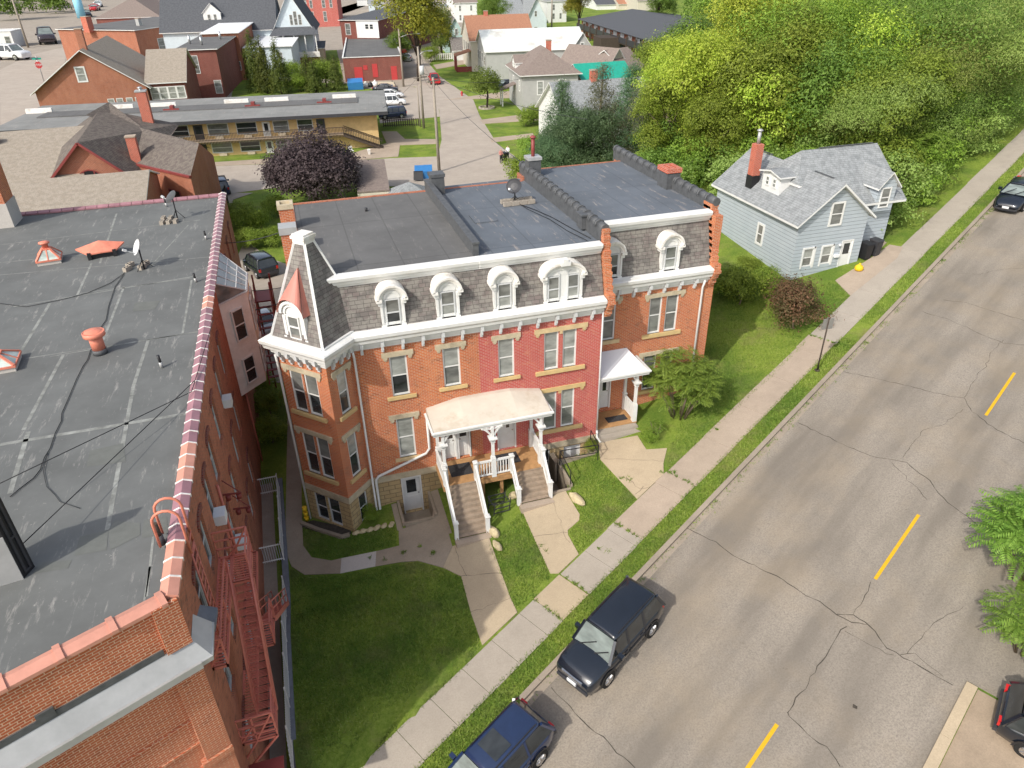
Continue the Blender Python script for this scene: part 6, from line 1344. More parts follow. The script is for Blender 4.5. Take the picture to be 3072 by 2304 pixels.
for (u0, u1, a, b), nm in (((.75, 1.5, 4.8, 6.0), 'w'), ((2.15, 2.9, 4.8, 6.0), 'w')): window(bh, fr, u0, u1, a, b, rec=.08, up='glass_b', lo='glass_m'); m = MB(); m.fbox(fr, u0-.1, u1+.1, 0, .04, b, b+.1); m.fbox(fr, u1, u1+.14, 0, .04, a-.1, b+.1); m.fbox(fr, u0-.1, u0, 0, .04, a-.1, b); m.build('casing', M['white'], bh)
fwin(bh, fr, 2.25, 3.0, 7.45, 8.75, t=.12); fwin(bh, fl_, 5.5, 6.0, 5.3, 6.5, t=.14)
door(bh, fr, 3.55, 4.45, 4.35, 6.25, glass=(.2, .8, .5, .88), panels=False, rec=.06)
m = MB(); m.fbox(fr, 3.1, 3.45, 0, .16, 5.2, 5.36); m.build('mailbox', M['white_metal'], bh); m = MB(); m.lathe([(.07, -.1), (.09, 0), (.04, .05)], fr(3.32, .12, 6.05), 8); m.build('porch_light', M['white_metal'], bh)
m = MB(); m.box(-.05, 1.1, 1.9, 3.9, 8.3, 9.15) if False else None
def gdorm(parent, c, w, d, z0, z1, zr, dirn, wins, roof='shingle_grey', wall='siding_blue'):
    """gable or shed dormer: c front centre xy, dirn unit vector outward"""
    dx, dy = dirn; fr_ = frame((c[0]-(-dy)*w/2*-1*-1, c[1]-dx*w/2*1), (0, 0)) if False else None
    n = np.array((dx, dy)); uvec = np.array((-n[1], n[0])); P0 = np.array(c)-uvec*w/2; f_ = lambda u, o, z: (P0[0]+uvec[0]*u+n[0]*o, P0[1]+uvec[1]*u+n[1]*o, z)
    m = MB(); m.f([f_(0, 0, z0), f_(w, 0, z0), f_(w, 0, z1), f_(w/2, 0, zr), f_(0, 0, z1)]); m.f([f_(0, -d, z0), f_(0, 0, z0), f_(0, 0, z1), f_(0, -d, z1)]); m.f([f_(w, 0, z0), f_(w, -d, z0), f_(w, -d, z1), f_(w, 0, z1)]); D_ = m.build('dormer', M[wall], parent)
    m = MB(); o = .22; kk = (zr-z1)/(w/2); slab(m, [f_(-o, -d, z1-o*kk+.03), f_(-o, o, z1-o*kk+.03), f_(w/2, o, zr+.03), f_(w/2, -d, zr+.03)], .1, me=1); slab(m, [f_(w+o, o, z1-o*kk+.03), f_(w+o, -d, z1-o*kk+.03), f_(w/2, -d, zr+.03), f_(w/2, o, zr+.03)], .1, me=1); m.build('roof', [M[roof], M['white']], D_)
    for (a, b, c_, d_) in wins: fwin(D_, f_, a, b, c_, d_, t=.08)
gdorm(bh, (.65, 4.3), 1.9, 2.0, 8.3, 9.75, 9.95, (-1, 0), [(.45, .72, 8.95, 9.4), (1.2, 1.47, 8.95, 9.4)], wall='white')
gdorm(bh, (6.9, .8), 1.35, 3.0, 7.6, 9.35, 10.1, (0, -1), [(.3, .9, 7.9, 9.05)])
ch = MB(); ch.box(.35, .9, 6.0, 6.6, 8.4, 11.2); c1 = ch.build('chimney', M['brick_new'], bh); m = MB(); m.box(.32, .93, 5.97, 6.63, 8.3, 9.15); m.build('flashing', M['black'], c1); pipe(c1, .62, 6.3, 11.2, 12.0, .12)
# rubbish bins and bag by its door
def bin_(label, x, y, mat, s=1., rz=0., cat='trash bin'):
    t = thing('trash_bin', label, cat, (x, y, hz(x, y)+.03), rz); m = MB(); w, d = .29*s, .34*s
    m.hexa([(-w*.8, -d*.8, 0), (w*.8, -d*.8, 0), (w*.8, d*.8, 0), (-w*.8, d*.8, 0), (-w, -d, s), (w, -d, s), (w, d, s), (-w, d, s)]); m.build('body', M[mat], t); m = MB(); m.hexa([(-w-.03, -d-.04, s), (w+.03, -d-.04, s), (w+.03, d+.05, s), (-w-.03, d+.05, s), (-w, -d, s+.07), (w, -d, s+.07), (w, d, s+.1), (-w, d, s+.1)]); m.build('lid', M[mat], t)
    for sx in (-1, 1): m = MB(); m.tube([(sx*w*.8-.03, d*.8, .1), (sx*w*.8+.03, d*.8, .1)], .1*s, 10); m.build('wheel', M['rubber'], t)
    return t
bin_('black wheeled bin standing closest to the blue house wall', 35.1, 35.9, 'black', 1.0, .1); bin_('black wheeled bin nearer the sidewalk beside the blue house', 35.9, 36.0, 'iron', .98, .2)
def bag(label, x, y, s, mat, z=None):
    m = MB(); r = random.Random(int(x*10)); pr = [(.02, 0), (.26*s, .02), (.32*s, .18*s), (.24*s, .36*s), (.06*s, .46*s), (.09*s, .54*s)]; m.lathe(pr, (0, 0, 0), 9); o = m.build('rubbish_bag', M[mat]); tag(o, label, 'bag'); o.location = (x, y, (hz(x, y) if z is None else z)+.02); return o
bag('yellow bag slumped at the corner of the blue house', *gnd(2575, 812), .9, 'yellow')
m = MB()
for i, z in enumerate((1.0, .7, .4)): m.tube([(0, i*.02, z-.14), (0, 0, z+.1)], [.09, .11], 8)
o = m.build('yellow_bottle_stack', M['yellow']); tag(o, 'stack of yellow containers against the left corner of the tower', 'container'); o.location = (-2.05, 27.55, -.8)
# wooden deck behind the row
t = thing('wooden_deck', 'new yellow wooden deck railing between the row and the blue house', 'deck', (24.6, 42.5, 3.2)); m = MB(); m.box(0, 3.2, 0, 3, .9, 1.0); m.build('floor', M['wood_new'], t); m = MB()
for k_ in range(22): m.box(k_*.15, k_*.15+.05, 0, .05, 1.0, 2.0)
for k_ in range(20): m.box(0, .05, k_*.15, k_*.15+.05, 1.0, 2.0)
m.bar((0, 0, 2), (3.2, 0, 2), .1, .08); m.bar((0, 0, 2), (0, 3, 2), .1, .08); m.build('railing', M['wood_new'], t)
# ---- brown-roofed brick building behind the apartment block
bb = thing('brown_roofed_building', 'old brick building with steep dark brown roof and arched gable window', 'building', (0, 0, 0)); m = MB()
rl, rr_ = at(402, 378, 8.2), at(597, 430, 8.2); el, er = at(354, 479, 6.3), at(571, 529, 6.3)
m.f([(*el, 6.3), (*er, 6.3), (*rr_, 8.2), (*rl, 8.2)]); 
gy = 72.; ga = (-17.2, gy, 8.9); gl = (-20.1, gy, 6.1); gr_ = (-14.1, gy, 6.0); rb = (-17.6, 86., 9.4)
m.f([(gl[0]-.5, gy-.5, 5.7), (ga[0], gy-.5, 9.0), rb, (-24, 86, 5.7)][::-1]); m.f([(ga[0], gy-.5, 9.0), (gr_[0]+.5, gy-.5, 5.6), (-11.5, 80, 6.6), (-10.5, 86, 7.4), rb][::-1])
q_ = [at(258, 352, 9.2), at(328, 312, 9.6), at(425, 380, 8.2), at(335, 372, 8.4)]; m.f([(*q_[3], 8.4), (*q_[2], 8.2), (*q_[1], 9.8), (*q_[0], 9.4)]); m.f([(*rl, 8.2), (*rr_, 8.2), (rr_[0]+.5, rr_[1]+5, 6.6), (rl[0]+.5, rl[1]+7, 6.6)][::1])
m.build('roof', M['shingle_dark'], bb); m = MB()
m.f([(*el, -1), (*er, -1), (*er, 6.3), (*el, 6.3)]); e2 = (rr_[0]+.5, rr_[1]+5); m.f([(*er, -1), (*e2, -1), (*e2, 6), (*rr_, 8.2), (*er, 6.3)])
gf = frame((gl[0], gy), (gr_[0], gy)); m.f([(*gl[:2], -1), (*gr_[:2], -1), gr_, ga, gl]); m.build('brick_wall', M['brick_far'], bb)
m = MB(); m.bar((gl[0]-.5, gy-.45, 5.65), (ga[0], gy-.45, 8.95), .15, .2); m.bar((gr_[0]+.5, gy-.45, 5.55), (ga[0], gy-.45, 8.95), .15, .2); m.bar((*el, 6.25), (*er, 6.25), .25, .18); m.build('bargeboard', M['dkred'], bb)
m = MB(); c = (gl[0]+gr_[0])/2-gl[0]; n = 12; rad = 1.15; pts = [gf(c+rad*cos(pi*i/n), .03, 5.3+rad*1.1*sin(pi*i/n)) for i in range(n+1)]; m.f(pts); w = m.build('window', M['glass'], bb); m = MB()
for i in range(n): m.bar(pts[i], pts[i+1], .1, .1)
for du in (-.42, .42): m.bar(gf(c+du, .04, 5.2), gf(c+du, .04, 6.4), .1, .08)
m.build('frame', M['dkred'], w); wf = frame(el, er); LL = math.dist(el, er); fwin(bb, wf, LL*.66, LL*.8, 3.0, 4.6, wm='dkred', glass='glass')
def vchim(x, y, w, z0, z1, mat='brick_new', parent=None, pipe_=0, cap='conc'):
    m = MB(); m.box(x-w/2, x+w/2, y-w/2, y+w/2, z0, z1); c = m.build('chimney', M[mat], parent); m = MB(); m.box(x-w/2-.06, x+w/2+.06, y-w/2-.06, y+w/2+.06, z1, z1+.12); m.build('cap', M[cap], c)
    if pipe_: pipe(c, x, y, z1, z1+pipe_, w*.16, 'steel')
    return c
p = at(425, 330, 9.8); vchim(*at(450, 380, 7.6), .95, 6.5, 11.0, parent=bb, pipe_=.3, cap='zinc'); vchim(*at(407, 468, 6.9), .8, 6, 8.6, parent=bb)
t = House('tan_roofed_wing', 'low wing with tan shingle roof directly behind the far parapet of the flat roof', (-22.6, 60.8), (-11.4, 60.8), 9.5, -1, 6.15, 'brick_far', 'shingle_tan', 'w', 1.3, oh=.2, cat='building', ridge=.55)
t = House('tan_roofed_hall', 'wide hall with tan shingle roof and tall brick chimney at the left', (-42, 68.6), (-17.6, 69.5), 23, -1, 5.6, 'brick_far', 'shingle_tan', 'w', 3.1, oh=.2, cat='building', ridge=.5)
cc = vchim(10.5, 5.0, 1.3, 5.5, 11.3, parent=t.t, pipe_=2.2, cap='zinc')
for x in (4.5, 16.5): m = MB(); m.box(x, x+.7, 9, 9.7, 7.9, 8.9); m.build('roof_vent', M['dkred'], t.t)
t = thing('lean_to', 'dark corrugated lean-to roof beside the brown-roofed building', 'shed', (0, 0, 0)); m = MB(); q = [(*at(598, 525, 3.0), 3.0), (*at(672, 556, 1.8), 1.8), (*at(640, 600, 1.8), 1.8), (*at(583, 590, 3.0), 3.0)]; slab(m, q[::-1]); m.build('roof', M['flash'], t); m = MB()
for p_ in q: m.bar((p_[0], p_[1], -1), p_, .2, .2)
m.build('post', M['bark_d'], t)
# ---- motel
P1, P2 = np.array(at(1162, 335, 4.1)), np.array(at(447, 371, 4.1)); dm = nrm(P1-P2); nm = np.array((-dm[1], dm[0])); ang = math.atan2(dm[1], dm[0]); ML = 50.0; O = P1-dm*ML
mt = thing('motel', 'long two-storey yellow motel with weathered grey roof and dark balcony', 'motel', (O[0], O[1], 0), ang); MD = 18.5; fm = frame((0, 1.7), (ML-1.5, 1.7))
m = MB(); m.box(0, ML-1.5, 1.7, MD-.6, -1.2, 3.75); m.build('wall', M['yellow_wall'], mt)
m = MB(); m.box(0, ML, 0, MD, 3.8, 4.1); r_ = m.build('roof', M['roof_far'], mt); m = MB(); m.box(-.02, ML+.05, -.06, 0, 3.72, 4.14); m.box(ML, ML+.06, 0, MD, 3.72, 4.14); m.build('fascia', M['iron'], r_)
m = MB(); m.box(3, ML-4, 8.0, 12.0, 4.1, 4.22); m.build('roof_well', M['roof_a'], r_)
for u_ in (137, 372, 497, 711, 830, 1032): x = np.dot(np.array(at(u_+0, 320-(u_-137)*.035, 4.5))-O, dm); m = MB(); m.box(x-1.7, x+1.7, 12.0, 12.5, 4.1, 4.7); m.build('roof_curb', M['white_dirty'], r_)
for u_ in (20, 31, 41): m = MB(); m.box(u_, u_+.5, 9, 10, 4.2, 4.7); m.box(u_-.8, u_+1.3, 8.6, 8.8, 4.2, 4.4); m.build('roof_vent', M['dkred'], r_)
m = MB(); m.box(0, ML-6.2, .35, 1.7, 1.3, 1.42); bal = m.build('balcony', M['wood_grey'], mt); m = MB()
x = 0
while x < ML-6.2: m.box(x, x+.05, .36, .41, 1.42, 2.3); m.box(x, x+.08, .33, .4, 1.0, 1.35); x += .19
m.bar((0, .38, 2.32), (ML-6.2, .38, 2.32), .08, .07); m.build('railing', M['bark_d'], bal)
m = MB(); n = 13; xa, xb = ML-6.2, ML-1.0
for i in range(n): t_ = (i+.5)/n; m.box(xa+(xb-xa)*t_-.18, xa+(xb-xa)*t_+.18, .3, 1.5, 1.3-2.1*t_-.05, 1.3-2.1*t_)
for y in (.3, 1.5):
    m.bar((xa, y, 1.25), (xb, y, -.85), .08, .3); m.bar((xa, y, 2.3), (xb, y, .2), .08, .07)
    for i in range(24): t_ = i/24; m.bar((xa+(xb-xa)*t_, y, 1.3-2.1*t_), (xa+(xb-xa)*t_, y, 2.3-2.1*t_), .04, .04)
m.build('stair', M['bark_d'], mt)
def mx(u, v, z): return np.dot(np.array(at(u, v, z))-O, dm)
for z0_, z1_, vv in ((1.95, 3.3, 365), (-.35, .85, 430)):
    for i, (a, b, kd) in enumerate(((-31, -28.4, 'w'), (-27.4, -26.2, 'd'), (-25.6, -23.1, 'w'), (-22.4, -19.9, 'w'), (-19.3, -17.9, 'd'), (-17.3, -14.8, 'w'), (-13.6, -11.1, 'w'), (-10.4, -9.2, 'd'), (-8.8, -6.9, 'w'), (-5.6, -3.7, 'w'), (-3.2, -1.9, 'd'))):
        a += ML-6.6; b += ML-6.6
        if z0_ < 0 and a > ML-14: continue
        if kd == 'w': fwin(mt, fm, a, b, z0_, z1_, 'grey_trim', 'glass_m' if i % 3 else 'glass', t=.1); m = MB(); m.fbox(fm, (a+b)/2-.5, (a+b)/2+.5, 0, .25, z0_-.55, z0_-.12); m.build('air_conditioner', M['tan_paint'], mt)
        else: m = MB(); m.fbox(fm, a+.1, b-.1, 0, .06, z0_-.5, z1_); dd_ = m.build('door', M['white' if i in (1, 7) else 'iron'], mt); m = MB(); m.fbox(fm, a+.35, b-.35, .06, .08, z0_+.2, z1_-.2); m.build('pane', M['glass'], dd_)
# ---- left and middle background
h = House('gable_brick_house', 'orange brick house with broad white-edged gable and grey-brown roof', (-36.2, 136), (-20.2, 136), 24, Z0-.3, 5.0, 'brick_far', 'shingle_tan', 'd', 5.5, oh=.7)
h.win('f', [(.62, .67, .38, .7), (.7, .75, .38, .7), (.79, .84, .38, .7), (.875, .925, .38, .7)], glass='glass_b'); fwin(h.t, h.fr, 6.6, 7.7, 6.1, 8.0, t=.2, glass='glass_b'); h.chim(.5, .12, 1.0, 13.2, 'brick_far'); 
h = House('gable_brick_house', 'cross wing of the orange brick house with moss-grey roof and glazed white porch', (-20.1, 137.2), (-14.4, 137.0), 17, Z0-.3, 5.2, 'brick_dark', 'shingle_tan', 'w', 4.0, oh=.4)
for k_ in range(4): fwin(h.t, h.fr, .3+k_*1.35, 1.35+k_*1.35, 2.6, 4.3, t=.15, glass='glass_b')
p, q = at(173, 90, 8), at(385, 98, 7.6)
h = House('flat_brick_building', 'plain red brick building with dark flat roof behind the gable house', (-50.5, 226), (-30.8, 212), 34, Z0, 7.6, 'brick_far', 'roof_a', 'slope', .3, cat='building'); h.chim(.45, -.02, 1.7, 10.5, 'brick_new'); h.chim(.68, .3, 1.0, 9.3, 'zinc')
h.win('r', [(.2, .26, .3, .7), (.4, .46, .3, .7)])
p, ze = (-15.0, 175), 5.6
h = mkhouse('flat_red_building', 'two-storey dark red brick building with flat grey roof and two white windows', (560, 300, 149), (646, 156), 34, 'brick_dark', 'roof_a', 'slope', .2, cat='building'); h.win('f', [(.22, .5, .55, .88)]); fwin(h.t, h.fr, h.L*.8, h.L*1.0-.3, .2, 2.4, glass='glass_b')
for a, b_ in ((.1, .3), (.5, .2), (.75, .5)): m = MB(); m.tube([(h.L*a, h.D*b_, h.ze), (h.L*a, h.D*b_, h.ze+1.6)], .22, 8); m.build('flue_pipe', M['steel'], h.t)
h = mkhouse('flat_brick_wing', 'orange brick wing with two paired white windows next to the white-roofed building', (636, 245, 100), (712, 112), 40, 'brick_far', 'white_metal', 'slope', .4, cat='building'); h.win('f', [(.55, .8, .62, .8), (.68, .92, .25, .42)])
h = mkhouse('white_roofed_building', 'pale sided building with dazzling white flat roof behind the arborvitae row', (752, 240, 142), (872, 120), 48, 'siding_sky', 'white_metal', 'slope', .4, cat='building'); h.win('f', [(.12, .2, .6, .78), (.7, .78, .62, .82), (.8, .88, .2, .36)]); m = MB(); m.fbox(h.fr, h.L*.3, h.L*.42, .0, .03, h.z0+3.5, h.ze-.6); m.build('stair_opening', M['iron'], h.t)
h = mkhouse('corner_porch_house', 'charcoal-roofed house with pale blue gable and pillared upper porch', (842, 200, 83), (935, 69), 22, 'siding_sky', 'shingle_char', 'd', 7.5, oh=.7); h.win('f', [(.45, .52, 1.06, 1.3), (.56, .64, 1.06, 1.38), (.68, .75, 1.06, 1.3)])
L_ = h.L; m = MB(); slab(m, [(-1, -3.2, h.ze-1.4), (L_+1.5, -3.2, h.ze-1.4), (L_+.5, 0, h.ze+.1), (0, 0, h.ze+.1)]); pr_ = m.build('porch_roof', M['shingle_char'], h.t); m = MB()
for k_ in range(5): m.box(-.6+k_*(L_+1.2)/4, -.35+k_*(L_+1.2)/4, -2.9, -2.65, 1.4, h.ze-1.4)
m.build('post', M['white'], pr_); m = MB(); m.box(-.8, L_+1.2, -3, -2.8, 1.4, 2.6); m.build('railing', M['white_dirty'], pr_); m = MB(); m.box(-.5, L_+.9, -2.7, -.1, Z0-.3, 1.4); m.build('base', M['brick_dark'], h.t)
_a = np.array(h.t.location[:2]); _d = np.array((cos(RD(-7)), sin(RD(-7)))); _n = np.array((sin(RD(7)), cos(RD(7))))
h2_ = House('corner_porch_house', 'left half of the charcoal-roofed house with a small white dormer', _a-_d*26+_n*2, _a-_d*.2+_n*2, 18, Z0, h.ze, 'siding_sky', 'shingle_char', 'w', 7.5, oh=.6); gdorm(h2_.t, (h2_.L*.45, 2.2), 4, 6, h2_.ze+1.0, h2_.ze+3.5, h2_.ze+5.4, (0, -1), [(1.0, 1.6, h2_.ze+1.5, h2_.ze+3.0), (2.4, 3.0, h2_.ze+1.5, h2_.ze+3.0)], 'shingle_char', 'siding_white')
h = mkhouse('beige_annex', 'small beige annex with charcoal roof below the pillared porch', (911, 193, 146), (970, 139), 7, 'tan_paint', 'shingle_char', 'slope', .9); h.win('f', [(.45, .8, .3, .75)])
h = mkhouse('red_door_building', 'low brick building with flat grey roof, white parapet and flat red doors', (1037, 246, 173), (1204, 168), 44, 'brick_dark', 'roof_a', 'flat', 0, cat='building'); LB = h
h.doors('f', [(.17, .31, .03, .62), (.48, .57, .2, .72), (.8, .9, .02, .6), (.33, .4, .5, .68)], 'red_door')
A_, B_2 = at(1026, 113, LB.ze), at(1139, 114, LB.ze); zt2 = top_z(A_, 1026, 60)
h = House('red_and_white_house', 'two-storey house, half red brick half white, with charcoal roof behind the low brick building', A_, B_2, 45, Z0, zt2, 'brick_dark', 'shingle_char', 'slope', 1.5); h.win('f', [(.13, .25, .62, .9)]); m = MB(); m.box(h.L*.42, h.L, -.15, 0, LB.ze, zt2); m.build('white_wall', M['siding_white'], h.t); fr2 = frame((0, -.15), (h.L, -.15)); fwin(h.t, fr2, h.L*.66, h.L*.74, zt2*.75, zt2*.88, glass='glass'); fwin(h.t, fr2, h.L*.78, h.L*.86, zt2*.75, zt2*.88, glass='glass')
def boxh(name, label, u0, v0, u1, v1, vb, D, wall, roof, kind, rise, wins=(), cat='house', **k):
    h = mkhouse(name, label, (u0, vb, v0), (u1, v1), D, wall, roof, kind, rise, cat=cat, **k); h.win('f', wins); return h
boxh('red_painted_building', 'tall bright red painted building with white trimmed windows', 930, -14, 1008, -10, 82, 50, 'red_brick', 'roof_a', 'flat', 0, [(.1, .18, .2, .5), (.5, .6, .2, .5), (.1, .18, .62, .85), (.5, .6, .62, .85), (.75, .83, .62, .85)], cat='building')
boxh('commercial_block', 'long dark brick commercial block with a row of narrow windows', 485, 20, 690, 12, 74, 55, 'brick_dark', 'roof_a', 'flat', 0, [(.03+.12*i, .07+.12*i, .25, .7) for i in range(8)], cat='building', trim='grey_trim')
boxh('brick_corner_house', 'orange brick house end beside the dark commercial block', 692, 10, 740, 8, 68, 50, 'brick_far', 'shingle_char', 'flat', 0, [(.3, .5, .3, .8)], cat='building')
boxh('brown_roofed_house', 'brick house with wide brown hip roof near the top left', 300, 55, 480, 58, 100, 40, 'brick_dark', 'shingle_brown', 'hip', 6, [(.5, .58, .2, .5), (.7, .78, .2, .5)])
boxh('orange_brick_box', 'orange brick side wall with a metal flue beside the brown hip roof', 430, 73, 545, 72, 118, 30, 'brick_new', 'roof_a', 'flat', 0, cat='building')
boxh('white_shed', 'small white office shed at the left edge by the wood', -30, 95, 30, 98, 145, 10, 'siding_white', 'white_metal', 'flat', 0, [(.7, .9, .3, .7)], cat='shed')
boxh('white_roofed_store', 'white flat roof peeking over the dark commercial block', 520, 3, 640, 1, 20, 60, 'siding_white', 'white_metal', 'flat', 0, cat='building')
boxh('gabled_brick_house', 'brick house with brown gable roof at the top left edge', 395, 25, 520, 10, 42, 40, 'brick_dark', 'shingle_brown', 'w', 5)
# right background
h = mkhouse('grey_hip_house', 'light grey two-storey house with brown hip roof and small white dormer', (1569, 337, 226), (1735, 216), 13, 'siding_grey', 'shingle_brown', 'hip', 3.6, oh=.6); h.win('f', [(.27, .36, .5, .82), (.66, .76, .56, .85)], glass='glass_b', t=.15); h.win('l', [(.3, .36, .55, .8), (.75, .8, .55, .8), (.3, .36, .15, .4)], t=.15); h.chim(.62, .52, .8, h.ze+4.4); gdorm(h.t, (-.1, 7.5), 3.2, 4, h.ze+.1, h.ze+1.3, h.ze+2.3, (-1, 0), [(.5, 1.2, h.ze+.3, h.ze+1.0), (1.8, 2.5, h.ze+.3, h.ze+1.0)], 'shingle_brown', 'white')
m = MB(); slab(m, [(-2.6, 8.6, 1.9), (-2.6, 6.2, 1.9), (0, 6.2, 2.9), (0, 8.6, 2.9)][::-1]); p_ = m.build('porch_roof', M['shingle_brown'], h.t); m = MB(); m.box(-2.5, -2.3, 6.3, 6.5, Z0, 1.9); m.box(-2.5, -2.3, 8.3, 8.5, Z0, 1.9); m.build('post', M['white'], p_)
h = mkhouse('metal_roofed_house', 'long grey house with streaked white metal roof and right cross gable', (1461, 240, 154), (1758, 150), 15, 'siding_grey', 'metal_roof', 'w', 3.4, oh=.4); h.win('l', [(.12, .2, .55, .85), (.32, .4, .55, .85), (.55, .63, .55, .85), (.78, .86, .5, .8)], glass='glass', shut='iron')
W_ = h.L*.22; gx = h.L*.8
m = MB(); m.f([(gx, -4, Z0), (gx+W_, -4, Z0), (gx+W_, -4, h.ze), (gx+W_/2, -4, h.ze+3.2), (gx, -4, h.ze)]); m.f([(gx, 0, Z0), (gx, -4, Z0), (gx, -4, h.ze), (gx, 0, h.ze)]); m.f([(gx+W_, -4, Z0), (gx+W_, 0, Z0), (gx+W_, 0, h.ze), (gx+W_, -4, h.ze)]); cg = m.build('cross_gable', M['siding_grey'], h.t); m = MB(); o = .4; kk = 3.2/(W_/2)
slab(m, [(gx-o, 7, h.ze-o*kk+.1), (gx-o, -4.4, h.ze-o*kk+.1), (gx+W_/2, -4.4, h.ze+3.3), (gx+W_/2, 7, h.ze+3.3)], me=1); slab(m, [(gx+W_+o, -4.4, h.ze-o*kk+.1), (gx+W_+o, 7, h.ze-o*kk+.1), (gx+W_/2, 7, h.ze+3.3), (gx+W_/2, -4.4, h.ze+3.3)], me=1); m.build('roof', [M['metal_roof'], M['white']], cg)
f_ = frame((gx, -4), (gx+W_, -4)); fwin(cg, f_, W_*.42, W_*.58, h.ze-3.3, h.ze-.9, t=.16); fwin(cg, f_, W_*.44, W_*.56, h.ze+.2, h.ze+1.3, t=.14)
h = mkhouse('rust_roofed_house', 'cream house with rusty orange shingle roof and screened front porch', (1416, 215, 121), (1600, 112), 16, 'siding_cream', 'shingle_rust', 'w', 4.4); h.win('l', [(.15, .22, .55, .85), (.4, .47, .55, .85), (.65, .72, .55, .85)], shut='iron', glass='glass'); h.chim(.33, .5, .9, h.ze+5.2)
x0_ = -3.6; m = MB(); slab(m, [(x0_, 0, 2.6), (.2, 0, 3.6), (.2, 4.5, 3.6), (x0_, 4.5, 2.6)]); p_ = m.build('porch_roof', M['shingle_rust'], h.t); m = MB(); 
for yy in (.1, 2.2, 4.3): m.box(x0_+.1, x0_+.3, yy-.1, yy+.1, Z0, 2.6)
m.box(x0_+.1, 0, 0, .1, Z0, .3); m.build('post', M['dkred'], p_)
h = mkhouse('aqua_house', 'pale aqua house with steep grey cross-gabled roof', (1337, 158, 113), (1398, 113), 16, 'siding_aqua', 'shingle', 'd', 4.8, oh=.6); h.win('f', [(.25, .42, .3, .75), (.5, .62, 1.15, 1.5)], t=.15)
h = mkhouse('small_grey_house', 'small white house with grey hip roof next to the rusty porch', (1362, 182, 150), (1408, 146), 9, 'siding_white', 'shingle', 'w', 2.4); 
h = mkhouse('sky_blue_house', 'pale blue house with light grey gabled roof behind the metal-roofed house', (1578, 95, 58), (1640, 58), 30, 'siding_sky', 'shingle_grey', 'd', 6.5, oh=.8); h.win('f', [(.4, .55, .1, .4), (.42, .52, 1.2, 1.6)])
h = mkhouse('sky_blue_house', 'left wing of the pale blue house with light grey roof', (1530, 92, 56), (1578, 58), 30, 'siding_sky', 'shingle_grey', 'w', 6, oh=.6)
boxh('white_colonial_house', 'white two-storey house with dark shutters behind the big tree', 1366, 8, 1430, 8, 68, 30, 'siding_white', 'shingle_brown', 'w', 6, [(.2, .28, .6, .85), (.7, .78, .6, .85), (.2, .28, .15, .4), (.7, .78, .15, .4)])
boxh('white_tall_house', 'tall white house at the top middle right of the pale blue house', 1640, 4, 1700, 2, 68, 30, 'siding_white', 'shingle_grey', 'hip', 6, [(.3, .4, .2, .45), (.65, .75, .2, .45), (.3, .4, .6, .85)])
boxh('grey_narrow_house', 'narrow grey house behind the utility pole at the top', 1108, 12, 1150, 10, 40, 30, 'siding_sky', 'shingle_grey', 'w', 5, [(.4, .6, .4, .7)])
boxh('white_flat_house', 'white flat-roofed house behind the charcoal roof', 1072, 0, 1120, -2, 18, 30, 'siding_white', 'roof_a', 'flat', 0)
boxh('aqua_far_house', 'small aqua house at the top edge near the red building', 890, 4, 930, 4, 30, 30, 'siding_aqua', 'shingle', 'w', 5, [(.6, .8, .3, .7)])
boxh('grey_roofed_cottage', 'white cottage with dark roof at the top right of the town', 1790, 14, 1850, 12, 30, 30, 'siding_white', 'shingle_char', 'w', 5)
boxh('orange_roofed_cottage', 'cottage with orange-brown roof at the top right of the town', 1856, 12, 1912, 8, 30, 30, 'siding_cream', 'shingle_rust', 'w', 5)
boxh('cream_far_house', 'cream house half hidden by trees at the top right of the town', 1912, 2, 1968, 2, 36, 30, 'siding_cream', 'shingle_brown', 'w', 5)
boxh('red_far_house', 'red painted house at the top centre above the pale blue roof', 1545, -6, 1576, -6, 16, 30, 'red_brick', 'shingle_grey', 'w', 4)
boxh('cream_top_house', 'cream house left of the dark tree at the top centre', 1325, 22, 1362, 22, 60, 25, 'siding_cream', 'shingle_grey', 'flat', 0)
# long gallery apartments
pA, zA = col(1744, 104, 56); pB = at(1995, 131, zA); Lg = math.dist(pA, pB)
h = House('gallery_apartments', 'long brick and white apartment block with dark galleries and slate-blue roof', pA, np.array(pA)+(np.array(pB)-np.array(pA))*1.25, 34, Z0, zA, 'brick_far', 'shingle_char', 'w', 2.2, oh=1.2, cat='building', trim='iron')
for k_ in range(14): a_ = .02+k_*.07; m = MB(); m.fbox(h.fr, h.L*a_, h.L*(a_+.035), .0, .05, h.z0+.5, h.ze-.5); m.build('wall_panel', M['siding_white'], h.t)
m = MB(); m.fbox(h.fr, h.L*.03, h.L*.9, .1, 2.4, (h.z0+h.ze)/2-.2, (h.z0+h.ze)/2+.1); g_ = m.build('gallery', M['bark_d'], h.t); m = MB()
for k_ in range(12): m = MB(); m.fbox(h.fr, h.L*(.05+k_*.075), h.L*(.05+k_*.075)+.5, 2.0, 2.6, h.z0, h.ze-.4); m.build('post', M['bark_d'], g_)
m = MB(); m.fbox(h.fr, h.L*.03, h.L*.9, 2.3, 2.4, (h.z0+h.ze)/2, (h.z0+h.ze)/2+1.4); m.build('railing', M['iron'], g_); m = MB(); m.fbox(h.fr, h.L*.42, h.L*.5, 2.6, 7, h.z0, h.ze-1.2); m.build('stair_tower', M['bark_d'], h.t)
h.win('f', [(.1, .13, .6, .85), (.24, .27, .6, .85), (.6, .63, .6, .85), (.75, .78, .6, .85), (.6, .63, .15, .4)], glass='glass')
h = House('tan_roofed_cottage', 'cottage with tan-brown crossing gables in front of the long apartments', at(1820, 200, 3.5), at(1880, 190, 3.5), 12, Z0, 3.2, 'siding_cream', 'shingle_brown', 'd', 3.2, oh=.5); 
